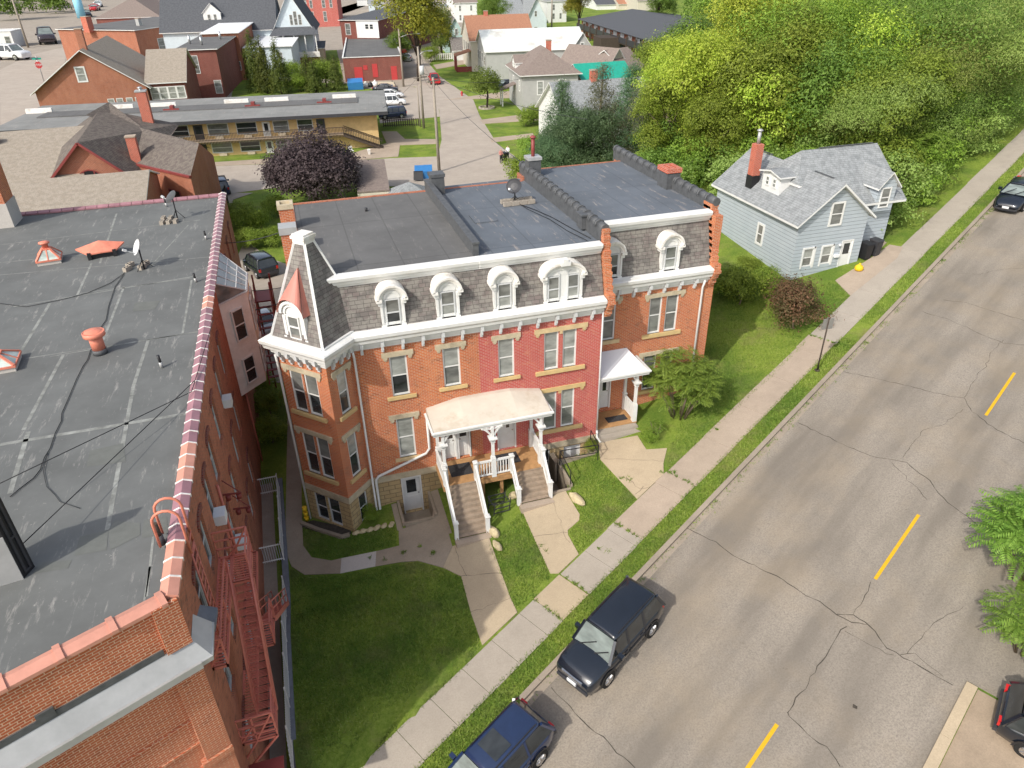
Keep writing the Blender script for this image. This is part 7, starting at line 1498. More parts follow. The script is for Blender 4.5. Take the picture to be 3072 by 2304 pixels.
h = House('tan_roofed_cottage', 'right wing of the tan-brown roofed cottage behind the pines', at(1875, 205, 3.2), at(1935, 195, 3.2), 10, Z0, 3.0, 'siding_cream', 'shingle_brown', 'w', 3.0, oh=.5)
h = House('green_roofed_house', 'cream house with bright teal metal roof among the pines', at(1762, 255, 3.2), at(1905, 245, 3.2), 11, Z0, 3.0, 'siding_cream', 'teal', 'w', 2.8, oh=.5)
h = House('grey_roofed_house', 'white house with broad grey shingle roof half hidden by the pines', at(1700, 372, 3.0), at(2010, 350, 3.0), 13, Z0, 3.2, 'siding_white', 'shingle_grey', 'w', 4.0, oh=.5); h.chim(.4, .5, .9, h.ze+5.2)
# garages in the back yard
gz = 1.4; q = [at(1065, 479, gz+1.0), at(1153, 477, gz+1.0), at(1169, 569, gz), at(1072, 576, gz)]; t = thing('garage', 'small garage with flat-pitched brown shingle roof beside the purple maple', 'garage', (0, 0, 0)); m = MB(); slab(m, [(*q[3], gz), (*q[2], gz), (*q[1], gz+1.), (*q[0], gz+1.)]); m.build('roof', M['shingle_brown'], t); m = MB(); m.prism(ccw(q), Z0-.5, gz-.2); m.build('wall', M['siding_cream'], t)
c = at(1228, 566, 1.6); h = House('garden_shed', 'little shed with grey pyramid roof behind the row house parapet', (c[0]-1.9, c[1]-1.5), (c[0]+1.9, c[1]-1.5), 3.6, Z0, 1.0, 'siding_grey', 'shingle_grey', 'hip', 1.2, oh=.3, cat='shed')
# ---------------------------------------------------------------- vehicles
def loft(m, secs, mi=0, smooth=True, caps=True):
    b = len(m.V); n = len(secs[0]); [m.V.extend([tuple(map(float, p)) for p in s]) for s in secs]
    for i in range(len(secs)-1):
        for k in range(n-1): m.F.append((b+i*n+k, b+(i+1)*n+k, b+(i+1)*n+k+1, b+i*n+k+1)); m.M.append(mi); m.S.append(smooth)
    if caps: m.F.append(tuple(b+k for k in range(n))); m.F.append(tuple(b+(len(secs)-1)*n+k for k in range(n))[::-1]); m.M += [mi, mi]; m.S += [False]*2
SPEC = dict(   # x from rear (0) to front (L): lower body (x, half width, z top), cabin (x, half width at belt, half width at roof, z roof)
    suv=dict(L=4.45, W=.9, zb=.28, r=.36, ax=(.85, 3.47), body=[(0, .74, .92), (.06, .84, 1.02), (.5, .89, 1.03), (3.05, .9, 1.02), (3.3, .89, 1.03), (4.05, .86, .96), (4.32, .80, .88), (4.42, .7, .7)], roof=(.28, 2.75), base=(.02, 3.32), zr=1.72, hr=.68, hb=.84, pil=(1.25, 2.2)),
    cross=dict(L=4.6, W=.92, zb=.25, r=.36, ax=(.95, 3.65), body=[(0, .6, .8), (.08, .78, .98), (.45, .88, 1.02), (3.1, .92, .98), (3.4, .91, .98), (4.15, .86, .88), (4.45, .72, .76), (4.58, .5, .6)], roof=(.45, 2.75), base=(.1, 3.45), zr=1.63, hr=.62, hb=.84, pil=(1.3, 2.3)),
    sedan=dict(L=4.75, W=.9, zb=.22, r=.33, ax=(1.0, 3.75), body=[(0, .62, .75), (.08, .78, .95), (.8, .88, 1.0), (3.2, .9, .92), (3.5, .9, .93), (4.2, .84, .82), (4.6, .72, .7), (4.74, .5, .55)], roof=(1.45, 2.75), base=(.75, 3.6), zr=1.44, hr=.58, hb=.82, pil=(1.35, 2.35)),
    pickup=dict(L=5.5, W=.98, zb=.35, r=.4, ax=(1.1, 4.5), body=[(0, .92, 1.1), (.05, .95, 1.12), (2.0, .97, 1.12), (3.9, .98, 1.12), (4.2, .97, 1.15), (5.2, .94, 1.08), (5.42, .85, .9), (5.5, .8, .7)], roof=(2.15, 3.55), base=(1.95, 4.2), zr=1.85, hr=.68, hb=.88, pil=(2.2, 3.0)))
def car(kind, label, paint, x, y, head, z=None, s=1., cat='car', name='parked_car', group=None, slope=True, detail=1, lights=True, roofmat=None, sunroof=False):
    S = SPEC[kind]; L = S['L']; c = L/2; t = thing(name, label, cat, (x, y, (hz(x, y) if z is None else z)+.02), 0, group); t.scale = (s,)*3
    hx, hy = cos(head), sin(head)
    if slope and z is None:
        px = (hz(x+hx, y+hy)-hz(x-hx, y-hy))/2; py = (hz(x-hy, y+hx)-hz(x+hy, y-hx))/2; X = Vector((hx, hy, px)).normalized(); Y = Vector((-hy, hx, py)); Y = (Y-X*Y.dot(X)).normalized(); Z = X.cross(Y); t.rotation_euler = Matrix((X, Y, Z)).transposed().to_euler()
    else: t.rotation_euler = (0, 0, head)
    m = MB(); zb = S['zb']; secs = []
    def ring(x_, w, zt): 
        q = [(w*.82, zb), (w*.97, zb+.1), (w, zb+.3), (w*.985, zt-.16), (w*.94, zt-.04), (w*.85, zt), (w*.4, zt+.035), (0, zt+.045)]; return [(x_-c, -a, b) for a, b in q]+[(x_-c, a, b) for a, b in q[-2::-1]]
    loft(m, [ring(*b) for b in S['body']]); 
    if kind == 'pickup':
        m.box(.15-c, 1.9-c, -.8, .8, 1.14, 1.17, 1)
    # cabin: pillars and roof in paint, glass inset
    r0, r1 = S['roof']; b0, b1 = S['base']; hr, hb, zr = S['hr'], S['hb'], S['zr']; zbelt = 1.0 if kind != 'pickup' else 1.12
    def P(a, side, up): # a along belt/roof parameter 0..1
        return ((b0+(b1-b0)*a)*(1-up)+(r0+(r1-r0)*a)*up-c, side*(hb*(1-up)+hr*up), zbelt*(1-up)+(zr-.06)*up)
    rf = []
    for x_, k in ((r0, .93), (r0+.12, 1.), ((r0+r1)/2, 1.02), (r1-.12, 1.), (r1, .94)):
        e = 0 if x_ in (r0, r1) else .06; w = hr*k; q = [(w, zr-.07), (w*.97, zr-.02+e*.3), (w*.8, zr+.0+e*.5), (0, zr+.02+e*.6)]; rf.append([(x_-c, -a, b) for a, b in q]+[(x_-c, a, b) for a, b in q[-2::-1]])
    m2 = MB(); loft(m2, rf)
    for sd in (-1, 1):
        for a, w_ in ((0, .1), (1, .08)): m2.bar(P(a, sd, 0), P(a, sd, 1), .1, w_)
        for px_ in S['pil']: m2.bar((px_-c, sd*hb, zbelt), (px_-c-.05, sd*hr, zr-.06), .08, .04)
    body = m.build('body', [M[paint], M['black']], t); m2.build('roof', M[roofmat or paint], t)
    g = MB(); e = .035
    for sd in (-1, 1): g.f([P(.02, sd, .02), P(.98, sd, .02), P(.96, sd, .97), P(.03, sd, .97)][::sd])
    g.build('side_window', M['glass'], t); g = MB(); g.f([P(1, -1, .02), P(1, 1, .02), P(1, 1, .98), P(1, -1, .98)]); g.build('windshield', M['glass_car'], t); g = MB(); g.f([P(0, 1, .05), P(0, -1, .05), P(0, -1, .95), P(0, 1, .95)]); g.build('rear_window', M['glass'], t)
    if sunroof: g = MB(); g.box(r1-1.15-c, r1-.45-c, -.42, .42, zr+.03, zr+.062); g.build('sunroof', M['glass'], t)
    for ax in S['ax']:
        for sd in (-1, 1):
            w = MB(); yy = sd*(S['W']-.02); w.tube([(ax-c, yy-sd*.24, S['r']), (ax-c, yy+sd*.035, S['r'])], S['r'], 20); W_ = w.build('wheel', M['rubber'], t)
            w = MB(); w.tube([(ax-c, yy, S['r']), (ax-c, yy+sd*.045, S['r'])], S['r']*.62, 16)
            for q in range(5): a = q*2*pi/5; w.bar((ax-c, yy+sd*.05, S['r']), (ax-c+cos(a)*S['r']*.58, yy+sd*.05, S['r']+sin(a)*S['r']*.58), .06, .03, up=(0, 1, 0))
            w.build('rim', M['chrome'], W_)
            if detail: w = MB(); n = 10; R0, R1 = S['r']*1.05, S['r']*1.28
            if detail:
                for q in range(n): a, b = pi*q/n, pi*(q+1)/n; w.f([(ax-c+R0*cos(a), yy+sd*.03, S['r']+R0*sin(a)), (ax-c+R1*cos(a), yy+sd*.03, S['r']+R1*sin(a)), (ax-c+R1*cos(b), yy+sd*.03, S['r']+R1*sin(b)), (ax-c+R0*cos(b), yy+sd*.03, S['r']+R0*sin(b))][::sd]) 
                w.build('wheel_arch', M['black'], t)
    fx = L-c; zf = S['body'][-2][2]
    for sd in (-1, 1):
        w = MB(); w.hexa([(fx-.36, sd*.44, zf-.2), (fx-.1, sd*.44, zf-.22), (fx-.26, sd*.7, zf-.2), (fx-.5, sd*.76, zf-.16), (fx-.36, sd*.44, zf+.03), (fx-.16, sd*.44, zf+.0), (fx-.32, sd*.69, zf+.0), (fx-.5, sd*.76, zf+.03)]); w.build('headlight', M['lamp'], t)
        w = MB(); w.box(-c+.0, -c+.16, sd*.5, sd*.74, .74, .96) if kind != 'suv' else w.box(-c-.01, -c+.12, sd*.64, sd*.82, .74, .98); w.build('tail_light', M['red_l'], t)
        w = MB(); w.box(b1-.55-c, b1-.4-c, sd*(hb+.04), sd*(hb+.26), 1.02, 1.2); w.build('mirror', M[paint], t)
    if detail:
        for sd in (-1, 1):
            w = MB(); yb = sd*(S['W']+.002)
            for px_ in (*S['pil'], b1-.55): w.bar((px_-c, yb, zb+.3), (px_-c, sd*(S['W']*.985), .86), .018, .03)
            w.bar((.9-c, yb+sd*.004, zb+.42), (b1+.1-c, yb+sd*.004, zb+.42), .03, .05); w.build('door_seam', M['black'], t)
            for px_ in (S['pil'][0]+.15, S['pil'][1]+.12): w = MB(); w.bar((px_-c, yb+sd*.015, .84), (px_+.17-c, yb+sd*.015, .84), .03, .035); w.build('door_handle', M[paint], t)
        w = MB()
        for q in range(3): w.box(fx-.12, fx-.02, -.46, .46, zf-.22+q*.06, zf-.19+q*.06)
        w.build('grille', M['chrome'], t); w = MB(); w.box(fx-.02, fx+.03, -.2, .2, .42, .56); w.build('licence_plate', M['white_metal'], t); w = MB(); w.box(fx-.25, fx+.02, -.7, .7, .3, .42); w.build('bumper', M['iron'], t); w = MB(); w.box(-c-.05, -c+.1, -.75, .75, .42, .6); w.build('bumper', M['iron'], t)
        w = MB(); w.bar((b1-c+.02, -.55, zbelt+.03), (b1-c-.28, .05, zbelt+.34), .03, .03); w.bar((b1-c+.02, .1, zbelt+.03), (b1-c-.24, .62, zbelt+.3), .03, .03); w.build('wiper', M['black'], t)
        w = MB()
        for sd in (-1, 1): w.bar((r0+.15-c, sd*hr*.9, zr+.06), (r1-.25-c, sd*hr*.9, zr+.06), .03, .03)
        w.build('roof_rail', M['black'], t)
    return t
M['glass_car'] = m_glass('windshield_glass', (.17, .2, .19), .05); M['lamp'] = m_plain('clear_headlamp', (.7, .7, .68), .15, .6, .1, 8)
DN = PHI+pi
x, y = st(.05, .98); car('suv', 'black sport utility vehicle parked at the kerb facing downhill', 'car_black', x, y, DN)
g0 = st(-7.0, .98)
x, y = gnd(1560, 2290); al_ = along(*gnd(1640, 2215)); car('cross', 'dark blue crossover with a sunroof cut off by the bottom edge', 'car_blue', *st(al_-2.1, .95), DN, sunroof=True)
x, y = st(along(*gnd(3020, 640))+2.1, 1.0); car('sedan', 'dark grey sedan parked at the kerb near the top right', 'car_black', x, y, DN)
a_, p_ = along(*gnd(2990, 2170)), perp(*gnd(2990, 2170)); x, y = st(a_+.45, p_-2.15); car('cross', 'black hatchback on the dirt verge cut off by the right edge', 'car_black', x, y, PHI-RD(82))
def pxcar(kind, label, paint, u, v, L_px_a, L_px_b, **k):   # footprint seen between two ground pixels (rear, front)
    a, b = gnd(*L_px_a), gnd(*L_px_b); d = math.dist(a, b); h = math.atan2(b[1]-a[1], b[0]-a[0]); return car(kind, label, paint, (a[0]+b[0])/2, (a[1]+b[1])/2, h, s=k.pop('s', d/SPEC[kind]['L']), **k)
bg_ = dict(detail=0, slope=False)
pxcar('pickup', 'bright red pickup truck driving down the back street', 'car_red', 0, 0, (1312, 262), (1296, 238), s=1.05, cat='pickup truck', name='pickup_truck', **bg_)
pxcar('suv', 'navy boxy off-roader parked next to the motel', 'car_blue', 0, 0, (1212, 352), (1142, 357), s=1.05, **bg_)
pxcar('suv', 'white sport utility vehicle parked beside the navy off-roader', 'car_white', 0, 0, (1160, 318), (1200, 316), s=1.05, **bg_)
pxcar('sedan', 'white hatchback farther from the navy off-roader', 'car_white', 0, 0, (1150, 295), (1195, 293), s=1.05, **bg_)
pxcar('sedan', 'black car at the rubbish pile end of the motel lot', 'car_black', 0, 0, (1135, 277), (1180, 276), s=1.05, **bg_)
pxcar('sedan', 'silver car parked under the big street tree, nearest of its line', 'car_silver', 0, 0, (1228, 192), (1215, 172), s=1.15, group='cars lined up under the street tree', **bg_)
pxcar('sedan', 'dark red car in the middle of the line under the street tree', 'car_red', 0, 0, (1215, 168), (1206, 150), s=1.15, group='cars lined up under the street tree', **bg_)
pxcar('sedan', 'dark blue car at the far end of the line under the street tree', 'car_blue', 0, 0, (1200, 148), (1190, 130), s=1.15, group='cars lined up under the street tree', **bg_)
pxcar('sedan', 'dark car in the driveway beside the grey hip house', 'car_black', 0, 0, (1530, 262), (1500, 268), s=1.1, **bg_)
pxcar('suv', 'white car in front of the long gallery apartments', 'car_white', 0, 0, (1765, 170), (1812, 176), **bg_)
pxcar('suv', 'white sport utility vehicle at the left edge of the photo', 'car_white', 0, 0, (0, 178), (86, 180), **bg_)
pxcar('pickup', 'dark red truck parked at the edge of the dark wood', 'car_brown', 0, 0, (140, 118), (150, 142), s=2.6, cat='pickup truck', name='pickup_truck', **bg_)
pxcar('sedan', 'red car near the blue column at the top left', 'car_red', 0, 0, (300, 28), (272, 36), s=2.2, **bg_)
pxcar('sedan', 'white car behind the red one at the top left', 'car_white', 0, 0, (305, 16), (288, 26), s=2.2, **bg_)
pxcar('sedan', 'black car beside the blue column at the top left', 'car_black', 0, 0, (245, 46), (278, 54), s=2.0, **bg_)
pxcar('suv', 'dark blue wagon in the alley beside the brown-roofed building', 'car_blue', 0, 0, (676, 610), (655, 545), s=1.0, detail=0)
x, y = gnd(785, 818); car('suv', 'black sport utility vehicle parked in the lot behind the glazed bay', 'car_black', x, y, RD(110))
x, y = gnd(800, 990); car('sedan', 'pale blue car half hidden behind the tower cornice', 'car_silver', x, y, RD(100), detail=0)
# ---------------------------------------------------------------- street furniture and small things
def sign(u, v, ut, vt):
    x, y = gnd(u, v); z = hz(x, y); zt = top_z((x, y), ut, vt); t = thing('street_sign', 'brown metal pole with two grey sign backs beside the sidewalk', 'sign', (x, y, z)); m = MB(); m.tube([(0, 0, -.1), (0, 0, zt-z)], .04, 8); m.lathe([(.14, 0), (.14, .06)], (0, 0, 0), 10); m.build('pole', M['bark_d'], t)
    for k_, dz in ((-1, 0), (1, 0)):
        m = MB(); d = np.array((cos(RD(10)), sin(RD(10)), 0)); m.bar(tuple(d*.16*k_*1+np.array((0, -.05*k_, zt-z-.62))), tuple(d*.16*k_+np.array((0, -.05*k_, zt-z-.02))), .3, .02, up=(0, 1, 0)); m.build('plate', M['steel'], t)
sign(2451, 1112, 2488, 955)
def upole(label, u, v, ut, vt, r=.16, arms=(), lamp=None, mat='pole', zb=None, tr=None):
    x, y = gnd(u, v); z = hz(x, y) if zb is None else zb; zt = top_z((x, y), ut, vt); t = thing('utility_pole', label, 'utility pole', (x, y, z)); m = MB(); m.tube([(0, 0, -.3), (0, 0, zt-z)], [r, r*.7], 10); m.build('pole', M[mat], t)
    for (h, w, a) in arms: m = MB(); m.bar((-cos(a)*w/2, -sin(a)*w/2, zt-z-h), (cos(a)*w/2, sin(a)*w/2, zt-z-h), .12, .14); m.build('crossarm', M[mat], t)
    if tr: m = MB(); m.tube([(.3, -.2, zt-z-tr-1.2), (.3, -.2, zt-z-tr)], .32, 12); m.build('transformer', M['grey_trim'], t)
    if lamp: m = MB(); m.tube([(0, 0, zt-z-lamp[0]), (lamp[1]*.5, .2, zt-z-lamp[0]+.5), (lamp[1], .3, zt-z-lamp[0]+.55)], .05, 6); m.box(lamp[1]-.1, lamp[1]+.6, .15, .45, zt-z-lamp[0]+.45, zt-z-lamp[0]+.62); m.build('street_lamp', M['steel'], t)
    return (x, y, zt), t
(p1, _), (p2, _), (p3, _), (p4, _) = upole('tall wooden pole rising behind the dark chimney', 1318, 516, 1299, 232, .2, [(.4, 2., .6)]), upole('wooden utility pole with a grey transformer by the motel lawn', 1272, 385, 1252, 140, .2, [(4.2, 2.4, .4)], tr=2.6, lamp=(1.2, 1.6)), upole('weathered utility pole beside the low red-door building', 1211, 260, 1191, 86, .22, [], (1.6, 3.6)), upole('tall utility pole with crossarm behind the white house', 1175, 140, 1164, 8, .24, [(2, 3.5, .3)])
upole('second slim pole close to the transformer pole', 1261, 380, 1257, 255, .12)
(p5, _) = upole('tall wooden pole leaning over the white car at the left', 85, 143, 38, -20, .35, [(1.5, 4, .2)]); (p6, _) = upole('utility pole beside the pale blue house', 1655, 88, 1660, -10, .3)
upole('utility pole in front of the commercial block', 536, 72, 525, 5, .4, [(2, 3, 0)])
def wire(a, b, sag, r=.022, label=''):
    P = [(a[0]+(b[0]-a[0])*t, a[1]+(b[1]-a[1])*t, a[2]+(b[2]-a[2])*t-4*sag*t*(1-t)) for t in np.linspace(0, 1, 15)]; m = MB(); m.tube(P, r, 4); tag(m.build('overhead_wire', M['iron']), label, 'wire')
wire(p1, p2, .8, label='overhead wire from the chimney-side pole to the transformer pole'); wire((p1[0]+.5, p1[1], p1[2]-.5), (p2[0]+.5, p2[1], p2[2]-3.9), 1.2, label='lower overhead wire between the two nearest poles')
wire(p2, p3, .8, label='overhead wire from the transformer pole to the red-door building pole'); wire(p3, p4, .8, label='overhead wire running up the back street'); wire(p1, (26, 62, 9.5), .5, label='overhead wire dropping towards the pines'); wire((p1[0], p1[1], p1[2]-.3), (13.5, 40, 11.4), .5, label='service wire sagging down to the row house roof')
wire((p2[0], p2[1], p2[2]-3.5), (*at(1569, 235, 5.5), 5.5), 1.0, label='service wire crossing the back street to the grey hip house'); wire((p2[0], p2[1], p2[2]-3.8), (*at(1100, 345, 3.9), 3.9), .8, label='service wire from the transformer pole to the motel')
wire((-4.1, 40, 9.2), (-.8, 37, 10.5), .15, .02, 'white service wire from the apartment block to the chimney'); wire((-4.1, 37.5, 7.5), (-.5, 36, 8.0), .2, .02, 'second service wire between the two brick buildings'); wire((-4.1, 35.5, 7.0), (-.5, 34, 8.2), .15, .02, 'third service wire above the parked dark car')
# blue refuse containers
def dumpster(label, u, v, w, d, h, rz, lid=True):
    x, y = gnd(u, v); t = thing('dumpster', label, 'dumpster', (x, y, hz(x, y)+.05), rz); m = MB(); m.hexa([(-w/2, -d/2, 0), (w/2, -d/2, 0), (w/2, d/2, 0), (-w/2, d/2, 0), (-w/2, -d*.6, h*.7), (w/2, -d*.6, h*.7), (w/2, d/2, h), (-w/2, d/2, h)])
    for q in (-1, 1): m.bar((q*(w/2+.05), -d*.3, h*.45), (q*(w/2+.05), d*.3, h*.45), .08, .12)
    m.build('body', M['blue_bin'], t); m = MB(); m.f([(0, -d*.61, h*.72), (w/2, -d*.61, h*.72), (w/2, d/2, h+.02), (0, d/2, h+.02)]); m.build('lid', M['blue_bin'], t)
    if lid:
        m = MB(); m.hexa([(-w/2-.1, -d*.62, h*.72), (-.05, -d*.62, h*.72), (-.05, -d*.5, h*.78), (-w/2-.1, -d*.5, h*.78), (-w/2-.15, -d*.95, h*.1), (-.05, -d*.95, h*.1), (-.05, -d*.88, h*.1), (-w/2-.15, -d*.88, h*.1)]); 
        m.build('open_lid', M['black'], t)
    return t
dumpster('bright blue dumpster with an open black lid in the alley', 1272, 535, 2.1, 1.5, 1.35, RD(-12)); dumpster('blue dumpster heaped with rubbish against the red-door building', 1068, 268, 3.0, 2.0, 1.9, RD(-7), False)
r_ = random.Random(9)
for i, (u, mt, s, lab) in enumerate(((1098, 'white_dirty', 1.6, 'white bag in the rubbish heap nearest the blue dumpster'), (1112, 'black', 1.5, 'black bag in the rubbish heap'), (1126, 'white_dirty', 1.8, 'largest white bag in the rubbish heap'), (1142, 'tan_paint', 1.5, 'tan bag in the rubbish heap'), (1178, 'iron', 1.5, 'dark bag at the right end of the rubbish heap'))): bag(lab, *gnd(u, 262+r_.uniform(-3, 3)), s*1.3, mt)
x, y = gnd(1160, 264); m = MB(); m.hexa([(-1.6, -.8, 0), (1.6, -.8, 0), (1.6, .8, 0), (-1.6, .8, 0), (-1.6, -.6, .9), (1.6, -.7, .7), (1.6, .8, 1.0), (-1.6, .8, 1.2)]); m.box(.5, 1.1, -.85, -.7, .2, .7, 1); o = m.build('mattress', [M['tan_paint'], M['blue_bin']]); tag(o, 'discarded tan mattress leaning in the rubbish heap', 'mattress'); o.location = (x, y, Z0)
# fences
def picket(label, a, b, h, mat, sp, w=.09, rails=True, z=None):
    a, b = np.array(a), np.array(b); L = float(np.linalg.norm(b-a)); t = thing('picket_fence', label, 'fence', (a[0], a[1], hz(*a)), math.atan2(*(b-a)[::-1])); m = MB(); x = 0
    while x < L: m.box(x, x+w, 0, .03, .08, h); x += sp
    m.build('pickets', M[mat], t); m = MB()
    for hh in (.25, h*.85): m.box(0, L, .03, .08, hh*h/h, hh+.09)
    m.build('rails', M[mat], t); return t
picket('dark wooden picket fence beside the navy off-roader', gnd(1150, 383), gnd(1257, 378), 1.2, 'bark_d', .34, .14); picket('white picket fence by the pale aqua house', gnd(1288, 182), gnd(1357, 179), 1.6, 'white_dirty', .5, .25)
# hydrant
x, y = gnd(1386, 288); t = thing('fire_hydrant', 'red fire hydrant on the corner lawn', 'fire hydrant', (x, y, Z0)); m = MB(); m.lathe([(.2, 0), (.16, .1), (.16, .6), (.2, .65), (.15, .8), (.04, .9)], (0, 0, 0), 12); m.build('barrel', M['red_door'], t); m = MB(); m.tube([(-.28, 0, .5), (.28, 0, .5)], .08, 8); m.build('nozzle', M['red_door'], t)
# planter ring of the street tree
x, y = gnd(1460, 325); m = MB(); [m.bar((x+1.3*cos(a), y+1.3*sin(a), Z0+.15), (x+1.3*cos(a+.42), y+1.3*sin(a+.42), Z0+.15), .25, .3) for a in np.arange(0, 6.28, .42)]; tag(m.build('stone_ring', M['conc_grey']), 'ring of pale stones around the small street tree', 'planter')
# closed parasol, chair at the motel
x, y = gnd(849, 452); t = thing('closed_parasol', 'closed cream parasol in front of the motel', 'parasol', (x, y, Z0)); m = MB(); m.tube([(0, 0, 0), (0, 0, 3.0)], .04, 6); m.build('pole', M['white_dirty'], t); m = MB(); m.lathe([(.24, .9), (.32, 1.2), (.16, 2.2), (.04, 2.95)], (0, 0, 0), 9); m.build('canopy', M['sill'], t)
x, y = gnd(1055, 462); t = thing('garden_chair', 'white plastic chair by the motel stair', 'chair', (x, y, Z0), .3); m = MB(); m.box(-.28, .28, -.28, .28, .42, .47); m.build('seat', M['white'], t); m = MB(); m.box(-.28, .28, .25, .3, .47, 1.0); m.build('backrest', M['white'], t)
for sx in (-1, 1):
    for sy in (-1, 1): m = MB(); m.tube([(sx*.25, sy*.25, 0), (sx*.22, sy*.22, .44)], .03, 6); m.build('leg', M['white'], t)
x, y = gnd(1108, 464); bin_('small white bucket under the motel stair', x, y, 'white_dirty', .6)
# STOP sign
x, y = gnd(138, 262); t = thing('stop_sign', 'red octagonal stop sign with green street name plates above', 'stop sign', (x, y, Z0)); sc = 1.7; m = MB(); m.tube([(0, 0, 0), (0, 0, 3.6*sc)], .06*sc, 8); m.build('pole', M['steel'], t)
oc = [(.42*sc*cos(pi/8+i*pi/4), .42*sc*sin(pi/8+i*pi/4)) for i in range(8)]; m = MB(); m.f([(a, -.12, 2.6*sc+b) for a, b in oc]); pl = m.build('plate', M['red_door'], t)
fc_ = bpy.data.curves.new('lettering', 'FONT'); fc_.body = 'STOP'; fc_.size = .34*sc; fc_.align_x = 'CENTER'; fc_.align_y = 'CENTER'; fc_.extrude = .005; fo = bpy.data.objects.new('lettering', fc_); COL.objects.link(fo); fo.parent = pl; fo.rotation_euler = (pi/2, 0, 0); fo.location = (0, -.14, 2.6*sc); fc_.materials.append(M['white'])
bpy.context.view_layer.update(); lm_ = bpy.data.meshes.new_from_object(fo.evaluated_get(bpy.context.evaluated_depsgraph_get())); lo_ = bpy.data.objects.new('lettering', lm_); COL.objects.link(lo_); lo_.parent = pl; lo_.rotation_euler = fo.rotation_euler; lo_.location = fo.location; bpy.data.objects.remove(fo)
for a in (0, pi/2): m = MB(); m.bar((-.5*sc*cos(a), -.5*sc*sin(a), 3.3*sc), (.5*sc*cos(a), .5*sc*sin(a), 3.3*sc), .04, .22*sc); m.build('name_plate', M['teal'], t)
# blue column at the top left
x, y = gnd(246, 54); zt = top_z((x, y), 225, -25); m = MB(); m.tube([(0, 0, 0), (0, 0, zt-Z0)], 1.9, 14); t = m.build('blue_column', M['siding_sky']); t.data.materials[0] = m_plain('light_blue_column_paint', (.25, .55, .70), .5, .4, .05, 1); tag(t, 'tall light blue column at the top left above the flat roofs', 'column'); t.location = (x, y, Z0)
# iron handrail, garden bench frame, rocks near the right front door
x1, y1 = gnd(1711, 1463); x2, y2 = gnd(1679, 1400); x3, y3 = gnd(1793, 1382); t = thing('iron_handrail', 'thin black iron handrail around the basement window well', 'railing', (x1, y1, hz(x1, y1))); b0 = np.array((x1, y1, hz(x1, y1)))
q1, q2, q3, q4 = [np.array(p)-b0 for p in ((x1, y1, hz(x1, y1)+.05), (x2, y2, hz(x2, y2)+.05), (x3, y3, hz(x3, y3)+.05), (11.95, 26.6, 1.3))]; up = np.array((0, 0, .9))
m = MB(); 
for a, b in ((q1, q2), (q2, q3), (q3, q4)):
    m.bar(a+up, b+up, .035, .035); m.bar(a+up*.5, b+up*.5, .03, .03)
m.build('rail', M['black'], t)
for a in (q1, q2, q3, q4): m = MB(); m.bar(a, a+up, .035, .035); m.build('post', M['black'], t)
x, y = gnd(1500, 1530); t = thing('metal_cart_frame', 'tipped black metal frame lying in the weeds between the two stairs', 'metal frame', (x, y, hz(x, y)+.05), .2); m = MB()
for z_ in (.1, .35, .6): m.bar((-.45, -.25, z_), (.35, -.3, z_-.05), .035, .035); m.bar((-.45, .3, z_+.1), (.35, .25, z_+.05), .035, .035)
for x_ in (-.45, .35):
    for y_ in (-.25, .28): m.bar((x_, y_, .0), (x_+.1, y_, .7), .035, .035)
m.bar((-.45, -.25, .6), (-.45, .3, .7), .03, .03); m.bar((.35, -.3, .55), (.35, .25, .65), .03, .03); m.build('frame', M['iron'], t)
def rock(label, u, v, s, h, rz, mat='rock'):
    x, y = gnd(u, v); bm = bmesh.new(); bmesh.ops.create_icosphere(bm, subdivisions=2, radius=1); r = random.Random(int(u*7+v))
    for vtx in bm.verts: k_ = 1+r.uniform(-.16, .16); vtx.co = Vector((vtx.co.x*s[0]*k_, vtx.co.y*s[1]*k_, max(vtx.co.z*h*k_, -.1)))
    me = bpy.data.meshes.new('limestone_rock'); bm.to_mesh(me); bm.free(); me.materials.append(M[mat]); o = bpy.data.objects.new('limestone_rock', me); COL.objects.link(o); o.location = (x, y, hz(x, y)+h*.35); o.rotation_euler = (0, 0, rz); tag(o, label, 'rock')
rock('long pale rock beside the right front walk', 1730, 1500, (.22, .5), .22, .35); rock('pale rock at the foot of the left stair railing', 1483, 1600, (.2, .42), .2, .3); rock('second pale rock edging the left front walk', 1493, 1640, (.16, .34), .16, .3); rock('mossy pale rock under the right stairs', 1540, 1490, (.25, .2), .18, 0)
for i, u in enumerate((1070, 1090, 1112, 1132, 1152, 1175)): rock(['pale edging stone nearest the tower', 'second edging stone from the tower', 'flat edging stone in the middle of the bed edge', 'rounded edging stone of the bed edge', 'small edging stone near the light well', 'last edging stone beside the light well'][i], u, 1600-i*5, (.2, .13), .1, .2*i)
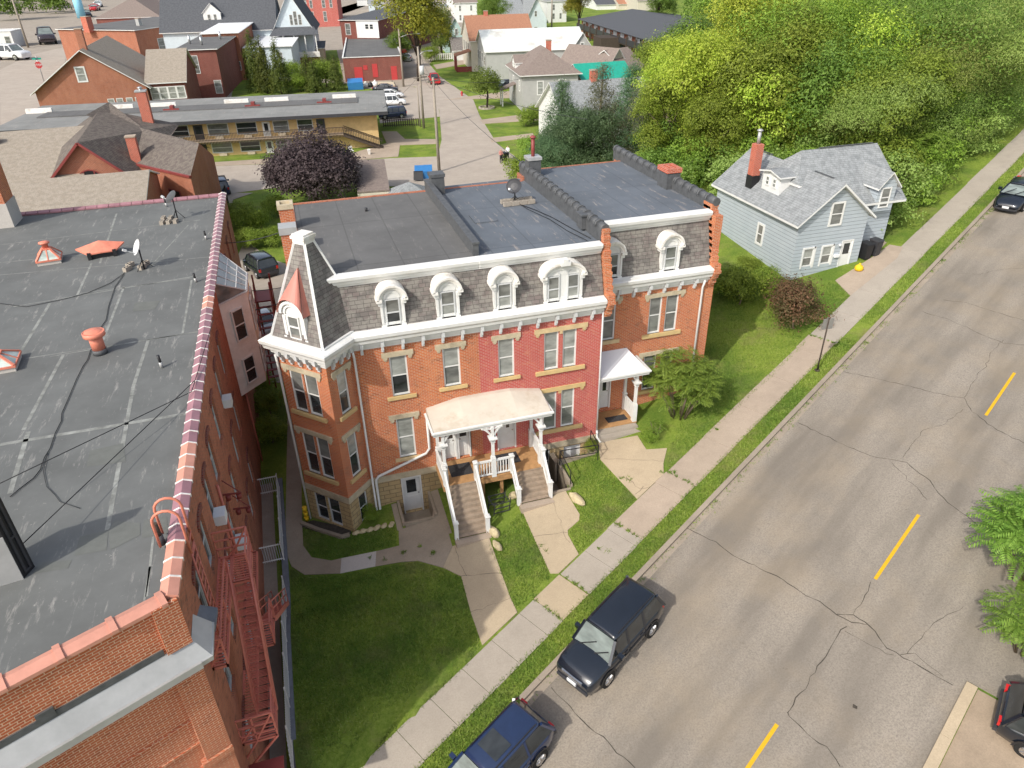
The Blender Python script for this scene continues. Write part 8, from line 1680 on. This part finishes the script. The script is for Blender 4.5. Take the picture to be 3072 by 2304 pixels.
# two people by the back street
def person(label, u, v, hgt, top_mat, leg_mat, rz, hold):
    x, y = gnd(u, v); t = bpy.data.meshes.new('person'); bm = bmesh.new(); s = hgt/1.75
    J = dict(pel=(0, 0, .95), ch=(0, .0, 1.3), nk=(0, 0, 1.5), hd=(0, -.02, 1.63), hd2=(0, -.02, 1.7), ls=(-.19, 0, 1.42), le=(-.25, -.05, 1.15), lh=(-.18, -.25, 1.02), rs=(.19, 0, 1.42), re=(.25, -.05, 1.15), rh=(.2, -.25, 1.05), lk=(-.1, -.03, .5), lf=(-.12, 0, .06), lt=(-.12, -.16, .04), rk=(.1, -.03, .5), rf=(.13, .02, .06), rt=(.13, -.14, .04))
    R_ = dict(pel=.15, ch=.16, nk=.06, hd=.1, hd2=.09, ls=.075, le=.05, lh=.04, rs=.075, re=.05, rh=.04, lk=.075, lf=.05, lt=.04, rk=.075, rf=.05, rt=.04); E = [('pel', 'ch'), ('ch', 'nk'), ('nk', 'hd'), ('hd', 'hd2'), ('ch', 'ls'), ('ls', 'le'), ('le', 'lh'), ('ch', 'rs'), ('rs', 're'), ('re', 'rh'), ('pel', 'lk'), ('lk', 'lf'), ('lf', 'lt'), ('pel', 'rk'), ('rk', 'rf'), ('rf', 'rt')]
    ks = list(J); me = bpy.data.meshes.new('person'); me.from_pydata([tuple(np.array(J[k])*s) for k in ks], [(ks.index(a), ks.index(b)) for a, b in E], []); o = bpy.data.objects.new('person', me); COL.objects.link(o); o.modifiers.new('s', 'SKIN'); 
    for i, k in enumerate(ks): me.skin_vertices[0].data[i].radius = (R_[k]*s,)*2
    me.skin_vertices[0].data[0].use_root = True; sb = o.modifiers.new('u', 'SUBSURF'); sb.levels = sb.render_levels = 2; bm.free()
    k = NT('person_'+top_mat+leg_mat); c = k.uv(src='Object'); sp = k.n('ShaderNodeSeparateXYZ'); k.l(c, sp.inputs[0]); z = sp.outputs[2]; col_ = dict(white=(.7, .68, .66), pink=(.55, .25, .22), black=(.02, .02, .025), dark=(.03, .03, .04), skin=(.5, .3, .22))
    a = k.mix(k.math('GREATER_THAN', z, 1.0*s), col_[leg_mat], col_[top_mat]); a = k.mix(k.math('GREATER_THAN', z, 1.5*s), a, col_['skin']); a = k.mix(k.math('GREATER_THAN', z, 1.7*s), a, (.25, .2, .15)); me.materials.append(k.col(a))
    o.location = (x, y, hz(x, y)+.04); o.rotation_euler = (0, 0, rz); tag(o, label, 'person'); return (x, y)
person('person in pink top and black trousers standing at the kerb of the back street', 1503, 489, 1.75, 'pink', 'black', .2, 0); x, y = person('person in a pale top beside a black bag cart', 1524, 480, 1.8, 'white', 'dark', -.8, 0)
bin_('black wheeled cart between the two people', *gnd(1514, 483), 'black', 1.0, .3, 'cart')
# rooftop details of the row
x, y = at(1545, 610, 11.42); dish('dark satellite dish on the middle roof of the row house', 0, 0, .75, RD(230), 0, 11.42, loc=(x, y, 11.42))
for i in range(8): block('concrete ballast block under the dish on the row house roof', x-.5+(i % 4)*.42, y-.3+(i//4)*.5, 11.42, .1, 'ballast blocks on the row house roof')
cable('slack black cable across the middle roof of the row', [(x, y, 11.46), (11.2, 33.0, 11.45), (11.6, 31.6, 11.45), (11.9, 29.8, 11.45), (12.2, 28.2, 11.46)], .02)
cable('second cable across the middle roof of the row', [(x+.1, y, 11.46), (10.9, 33.2, 11.45), (11.4, 31.3, 11.45), (11.6, 29.5, 11.45), (11.9, 27.9, 11.5)], .016)
